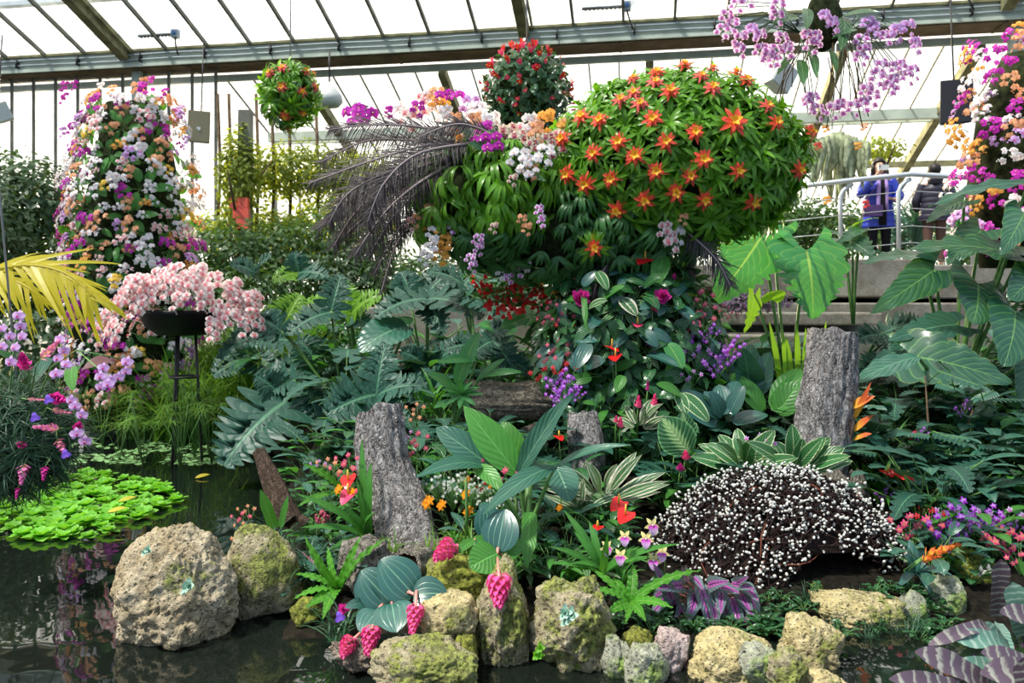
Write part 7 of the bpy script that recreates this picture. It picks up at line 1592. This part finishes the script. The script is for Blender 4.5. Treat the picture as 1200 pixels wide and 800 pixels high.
crown('climbing_vine', 280, 205, 13.2, (.38, .3, .9), 1800, .10, .05, 'hedge_yellow', 'vine climbing the pillar in the glow left of the bromeliad basket', 'vine', seed=12)
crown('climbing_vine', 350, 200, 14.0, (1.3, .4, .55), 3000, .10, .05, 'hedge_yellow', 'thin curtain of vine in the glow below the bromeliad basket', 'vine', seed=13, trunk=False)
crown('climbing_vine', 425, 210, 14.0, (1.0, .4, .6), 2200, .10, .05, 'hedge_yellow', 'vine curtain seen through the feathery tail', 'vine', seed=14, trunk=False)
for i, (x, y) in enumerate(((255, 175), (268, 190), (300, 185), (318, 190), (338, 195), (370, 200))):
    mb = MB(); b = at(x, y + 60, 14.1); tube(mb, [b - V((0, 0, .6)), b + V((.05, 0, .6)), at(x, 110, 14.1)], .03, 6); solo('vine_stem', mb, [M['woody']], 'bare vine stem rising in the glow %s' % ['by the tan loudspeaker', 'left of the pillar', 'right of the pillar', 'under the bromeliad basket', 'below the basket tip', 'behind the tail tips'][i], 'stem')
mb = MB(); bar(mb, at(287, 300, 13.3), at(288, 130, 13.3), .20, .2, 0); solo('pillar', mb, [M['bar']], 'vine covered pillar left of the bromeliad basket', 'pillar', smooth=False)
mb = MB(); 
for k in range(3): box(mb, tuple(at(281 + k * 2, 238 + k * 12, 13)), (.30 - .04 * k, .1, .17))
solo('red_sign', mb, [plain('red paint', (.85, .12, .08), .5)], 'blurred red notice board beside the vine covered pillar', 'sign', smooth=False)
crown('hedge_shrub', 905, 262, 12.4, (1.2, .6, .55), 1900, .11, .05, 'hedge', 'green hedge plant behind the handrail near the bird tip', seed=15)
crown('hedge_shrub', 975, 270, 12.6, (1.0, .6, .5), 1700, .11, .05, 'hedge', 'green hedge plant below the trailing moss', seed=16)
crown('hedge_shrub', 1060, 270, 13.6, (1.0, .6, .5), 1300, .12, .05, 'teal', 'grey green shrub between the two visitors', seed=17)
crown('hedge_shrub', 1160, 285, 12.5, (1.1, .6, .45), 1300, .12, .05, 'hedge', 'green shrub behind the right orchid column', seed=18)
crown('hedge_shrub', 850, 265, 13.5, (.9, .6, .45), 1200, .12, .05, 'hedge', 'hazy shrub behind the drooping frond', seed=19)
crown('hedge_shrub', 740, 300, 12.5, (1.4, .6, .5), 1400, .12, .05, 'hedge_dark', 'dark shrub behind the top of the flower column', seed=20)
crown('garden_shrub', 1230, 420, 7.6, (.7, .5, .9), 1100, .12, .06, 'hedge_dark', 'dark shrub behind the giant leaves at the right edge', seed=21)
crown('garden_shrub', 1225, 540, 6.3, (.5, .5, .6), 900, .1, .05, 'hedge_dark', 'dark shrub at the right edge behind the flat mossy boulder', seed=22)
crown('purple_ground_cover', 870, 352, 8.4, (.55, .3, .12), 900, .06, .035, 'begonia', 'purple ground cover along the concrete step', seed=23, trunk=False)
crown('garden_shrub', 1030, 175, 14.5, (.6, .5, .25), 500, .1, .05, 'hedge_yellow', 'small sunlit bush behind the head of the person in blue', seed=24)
plant('agave', 'pale spiky leaved plant on the walkway side behind the white post', 'plant', (1072, 300, 11.8), [((1072, 292, 11.8), (1072 + 42 * math.sin(a), 292 - 62 * math.cos(a), 11.6), 7) for a in (-.7, -.45, -.2, 0, .2, .45, .7, .95)], mat='teal', prof='lance', stalk=False, n=6, m=1)
plant('spiky_plant', 'green spiky leaves beside the dark coated visitor', 'plant', (1118, 290, 11.6), [((1118, 285, 11.6), (1118 + 60 * math.sin(a), 285 - 70 * math.cos(a), 11.4), 8) for a in (-.3, 0, .3, .55, .8, 1.0)], mat='giant', prof='lance', stalk=False, n=6, m=1)
# young leaf shoots behind the red begonias and in front of the steps
plant('upright_shoots', 'upright yellow green shoots left of the furrowed cork stump', 'plant', (925, 460, 6.6), [((915 + 6 * k, 460, 6.6), (905 + 10 * k + R.uniform(-6, 6), 375 + 8 * (k % 3), 6.6), 7) for k in range(8)], mat='philo_lime', prof='strap', stalk=False, n=8, m=1, nrm=(0, -1, .1))
# ==== visitors on the walkway =============================================================
skin = plain('skin', (.62, .38, .28), .55); hairm = plain('dark hair', (.02, .013, .01), .5)
bluej = plain('blue puffer fabric', (.035, .06, .48), .45); darkj = plain('dark puffer fabric', (.035, .032, .055), .45); blackc = plain('black cloth', (.012, .012, .015), .8)
brownc = plain('brown trousers', (.13, .075, .06), .8); lilacc = plain('lilac scarf', (.42, .28, .62), .8); purplec = plain('purple bag leather', (.09, .04, .17), .5); phonem = plain('white phone case', (.8, .78, .8), .4); lips = plain('lips', (.5, .12, .12), .5); eyem = plain('eye', (.02, .015, .012), .3); sole = plain('shoe', (.03, .03, .03), .6)
def skinfig(name, joints, edges, parent, mat, subs=2):
    """one continuous tapered surface grown along a skeleton"""
    me = bpy.data.meshes.new(name); me.from_pydata([j[0] for j in joints], edges, []); me.materials.append(mat)
    o = link(name, me, parent); s = o.modifiers.new('skin', 'SKIN'); s.use_smooth_shade = True; s.branch_smoothing = .6
    for i, j in enumerate(joints): me.skin_vertices[0].data[i].radius = (j[1], j[2] if len(j) > 2 else j[1])
    me.skin_vertices[0].data[0].use_root = True
    d = o.modifiers.new('smooth', 'SUBSURF'); d.levels = subs; d.render_levels = subs
    return o
def person(loc, rot, label, pose, jacket, trousers, H=1.66, bare=True):
    t = thing('person', label, 'person', loc); t.rotation_euler = (0, 0, rot); t.scale = (H / 1.7,) * 3
    # local: faces -Y
    P = pose
    J = [((0, 0, .95), .12, .10), ((0, .01, 1.15), .115, .09), ((0, .01, 1.36), .13, .085), ((0, 0, 1.46), .05, .05), ((0, -.01, 1.52), .045, .05), ((0, -.02, 1.60), .078, .092), ((0, -.015, 1.68), .065, .082)]
    E = [(0, 1), (1, 2), (2, 3), (3, 4), (4, 5), (5, 6)]
    for sgn in (-1, 1):
        sh = len(J); J += [((sgn * .17, .01, 1.40), .055), (P[sgn][0], .043), (P[sgn][1], .030), (P[sgn][2], .026, .018)]; E += [(2, sh), (sh, sh + 1), (sh + 1, sh + 2), (sh + 2, sh + 3)]
        lg = len(J); fx = P.get('step', 0) * sgn
        J += [((sgn * .09, 0, .86), .085), ((sgn * .10, fx * .5 - .02, .47), .055), ((sgn * .10, fx, .09), .038), ((sgn * .10, fx - .04, .035), .038, .03), ((sgn * .11, fx - .16, .028), .035, .022)]; E += [(0, lg), (lg, lg + 1), (lg + 1, lg + 2), (lg + 2, lg + 3), (lg + 3, lg + 4)]
        hd = V(P[sgn][2]); wr = V(P[sgn][1]); d = (hd - wr).normalized(); x = V((1, 0, 0)) - d * d.x; x.normalize(); curl = V(P.get('curl', (0, -1, 0)))
        for q in range(4):      # four fingers, each a little chain from the palm
            L = (.034, .040, .037, .029)[q]; f0 = len(J); b = hd + x * (q - 1.5) * .017
            J += [(b + d * .03, .009), (b + d * (.03 + L) + curl * .012, .008), (b + d * (.03 + L * 1.5) + curl * .034, .007)]; E += [(sh + 3, f0), (f0, f0 + 1), (f0 + 1, f0 + 2)]
        f0 = len(J); b = hd - x * sgn * .03; J += [(b + d * .005, .010), (b + d * .03 - x * sgn * .015 + curl * .01, .009)]; E += [(sh + 3, f0), (f0, f0 + 1)]
    J = [((tuple(j[0])), *j[1:]) for j in J]
    skinfig('body', J, E, t, skin)
    # face
    for nm, c, rr, m_ in (('nose', (0, -.118, 1.605), (.011, .018, .018), skin), ('mouth', (0, -.112, 1.565), (.022, .008, .007), lips), ('eye', (-.03, -.108, 1.635), (.012, .008, .007), eyem), ('eye', (.03, -.108, 1.635), (.012, .008, .007), eyem), ('ear', (-.082, -.01, 1.615), (.012, .02, .03), skin), ('ear', (.082, -.01, 1.615), (.012, .02, .03), skin)):
        mb = MB(); blob(mb, c, rr, 10, 6); link(nm, mb.mesh(nm, [m_]), t)
    mb = MB(); blob(mb, (0, .015, 1.655), (.102, .112, .105), 18, 12)
    mb.v = [V((p.x, p.y, p.z)) if p.y > -.04 or p.z > 1.70 else V((p.x * .9, max(p.y, -.07), max(p.z, 1.69))) for p in map(V, mb.v)]
    if P.get('long'):
        tube(mb, [(.075, -.02, 1.66), (.098, -.03, 1.56), (.10, -.05, 1.46), (.09, -.07, 1.36)], [.035, .04, .04, .012], 8)
        tube(mb, [(-.075, .0, 1.66), (-.095, 0, 1.56), (-.085, .03, 1.46)], [.03, .035, .02], 8); tube(mb, [(0, .07, 1.66), (0, .09, 1.5), (0, .09, 1.38)], [.09, .08, .04], 10)
    link('hair', mb.mesh('hair', [hairm]), t)
    # quilted jacket: rings bulge between seams
    mb = MB(); n = 26; seg = 60; vs = []
    z0, z1 = P.get('hem', .72), 1.47
    for i in range(seg + 1):
        v = i / seg; z = lerp(z0, z1, v); w_ = lerp(.235, .20, sstep(0, .5, v)) if v < .75 else lerp(.205, .085, sstep(.75, 1, v)); d_ = lerp(.17, .145, v) if v < .8 else lerp(.15, .08, sstep(.8, 1, v)); puff = 1 + .06 * abs(math.sin(PI * (z * 11)))
        for j in range(n): a = 2 * PI * j / n; vs.append((w_ * puff * math.cos(a), .01 + d_ * puff * math.sin(a), z))
    fs = [(i * n + j, i * n + (j + 1) % n, (i + 1) * n + (j + 1) % n, (i + 1) * n + j) for i in range(seg) for j in range(n)]; mb.add(vs, fs)
    for sgn in (-1, 1):
        A, B, C_ = V((sgn * .17, .01, 1.40)), V(P[sgn][0]), V(P[sgn][1]); pts = []; rs = []
        for k in range(25):
            u = k / 24; p = A.lerp(B, u * 2) if u < .5 else B.lerp(C_, (u - .5) * 2 * .93); pts.append(p); rs.append(lerp(.082, .055, u) * (1 + .09 * abs(math.sin(k * PI / 2.6))))
        tube(mb, pts, rs, 12)
    link('jacket', mb.mesh('jacket', [jacket]), t)
    mb = MB(); tube(mb, [(0, .08, 1.44), (0, .12, 1.46), (0, .13, 1.40)], [.10, .12, .06], 12); link('hood', mb.mesh('hood', [jacket]), t)
    J = [((0, 0, .95), .15, .13)]; E = []
    for sgn in (-1, 1):
        fx = P.get('step', 0) * sgn; b = len(J); J += [((sgn * .09, 0, .84), .10), ((sgn * .10, fx * .5 - .02, .47), .072), ((sgn * .10, fx, .10), .058)]; E += [(0, b), (b, b + 1), (b + 1, b + 2)]
    skinfig('trousers', J, E, t, trousers)
    for sgn in (-1, 1):
        fx = P.get('step', 0) * sgn; mb = MB(); blob(mb, (sgn * .105, fx - .07, .04), (.05, .14, .045), 12, 8); link('shoe', mb.mesh('shoe', [sole]), t)
    return t
pz = at(1030, 300, 11.6); pz.z = 2.04
Mrot = -.12
a = person((pz.x, pz.y, 2.04), Mrot, 'person in a bright blue puffer coat holding a phone up, behind the handrail',
       {-1: ((-.30, -.08, 1.18), (-.14, -.27, 1.42), (-.09, -.29, 1.49)), 1: ((.30, -.02, 1.14), (.17, -.22, 1.07), (.12, -.25, 1.07)), 'long': True, 'hem': .66, 'curl': (.3, -.2, .6)}, bluej, blackc, 1.64)
mb = MB()      # open front of the coat with dark shirt and scarf
tube(mb, [(-.05, -.155, 1.42), (-.06, -.175, 1.25), (-.07, -.185, 1.0), (-.06, -.19, .82)], [.025, .03, .03, .03], 8); tube(mb, [(.05, -.155, 1.42), (.055, -.175, 1.25), (.05, -.185, 1.05), (.05, -.19, .92)], [.025, .03, .03, .03], 8); tube(mb, [(-.07, -.1, 1.46), (0, -.12, 1.44), (.07, -.1, 1.46)], .03, 8)
link('scarf', mb.mesh('scarf', [lilacc]), a)
mb = MB(); tube(mb, [(0, -.13, 1.42), (0, -.15, 1.2), (0, -.16, .9), (0, -.16, .68)], [.04, .055, .06, .06], 10); link('shirt', mb.mesh('shirt', [blackc]), a)
mw = T(V((pz.x, pz.y, 2.04))) @ rz(Mrot) @ S(1.64 / 1.7)
t = thing('phone', 'white phone held up in front of the face of the person in blue', 'phone', mw @ V((-.055, -.30, 1.545))); mb = MB(); box(mb, (0, 0, 0), (.155, .012, .078)); mb.v = [mw @ (V(p) + V((-.045, -.33, 1.545))) for p in mb.v]; part('case', mb, [phonem], t, False)
mb = MB(); blob(mb, (0, 0, 0), (.012, .006, .012), 8, 5); mb.v = [mw @ (V(p) + V((-.10, -.34, 1.565))) for p in mb.v]; part('camera_lens', mb, [M['black']], t)
t = thing('handbag', 'purple shoulder bag hanging at the hip of the person in blue', 'bag', mw @ V((-.17, -.22, .86)))
mb = MB(); box(mb, (-.17, -.22, .90), (.27, .09, .17)); mb.v = [mw @ V(p) for p in mb.v]; part('bag_body', mb, [purplec], t, False)
mb = MB(); box(mb, (-.17, -.268, .935), (.28, .012, .10)); mb.v = [mw @ V(p) for p in mb.v]; part('flap', mb, [purplec], t, False)
mb = MB(); tube(mb, [(-.30, -.22, .97), (-.16, -.18, 1.2), (.05, -.14, 1.44), (.03, .13, 1.44), (-.2, .16, 1.2)], .010, 6); mb.v = [mw @ V(p) for p in mb.v]; part('strap', mb, [purplec], t)
pz = at(1095, 300, 11.4)
person((pz.x, pz.y, 2.04), 2.75, 'person in a dark quilted hooded jacket and brown trousers turned away behind the handrail',
       {-1: ((-.28, .02, 1.14), (-.27, -.14, .95), (-.26, -.19, .90)), 1: ((.28, .02, 1.14), (.24, -.16, 1.0), (.20, -.22, .98)), 'hem': .80, 'step': .05}, darkj, brownc, 1.52)
pz = at(1160, 300, 12.6)
person((pz.x, pz.y, 2.04), .4, 'person in dark clothes half hidden behind the right orchid column', {-1: ((-.28, .02, 1.14), (-.27, -.10, .92), (-.26, -.12, .86)), 1: ((.28, .02, 1.14), (.27, -.10, .92), (.26, -.12, .86)), 'hem': .78}, blackc, blackc, 1.55)
pz = at(876, 300, 13.2)
person((pz.x, pz.y, 1.75), .2, 'small distant person in blue and black seen past the drooping frond', {-1: ((-.28, .02, 1.14), (-.27, -.10, .92), (-.26, -.12, .86)), 1: ((.28, .02, 1.14), (.20, -.20, 1.10), (.12, -.24, 1.12)), 'hem': .95}, bluej, blackc, 1.25)
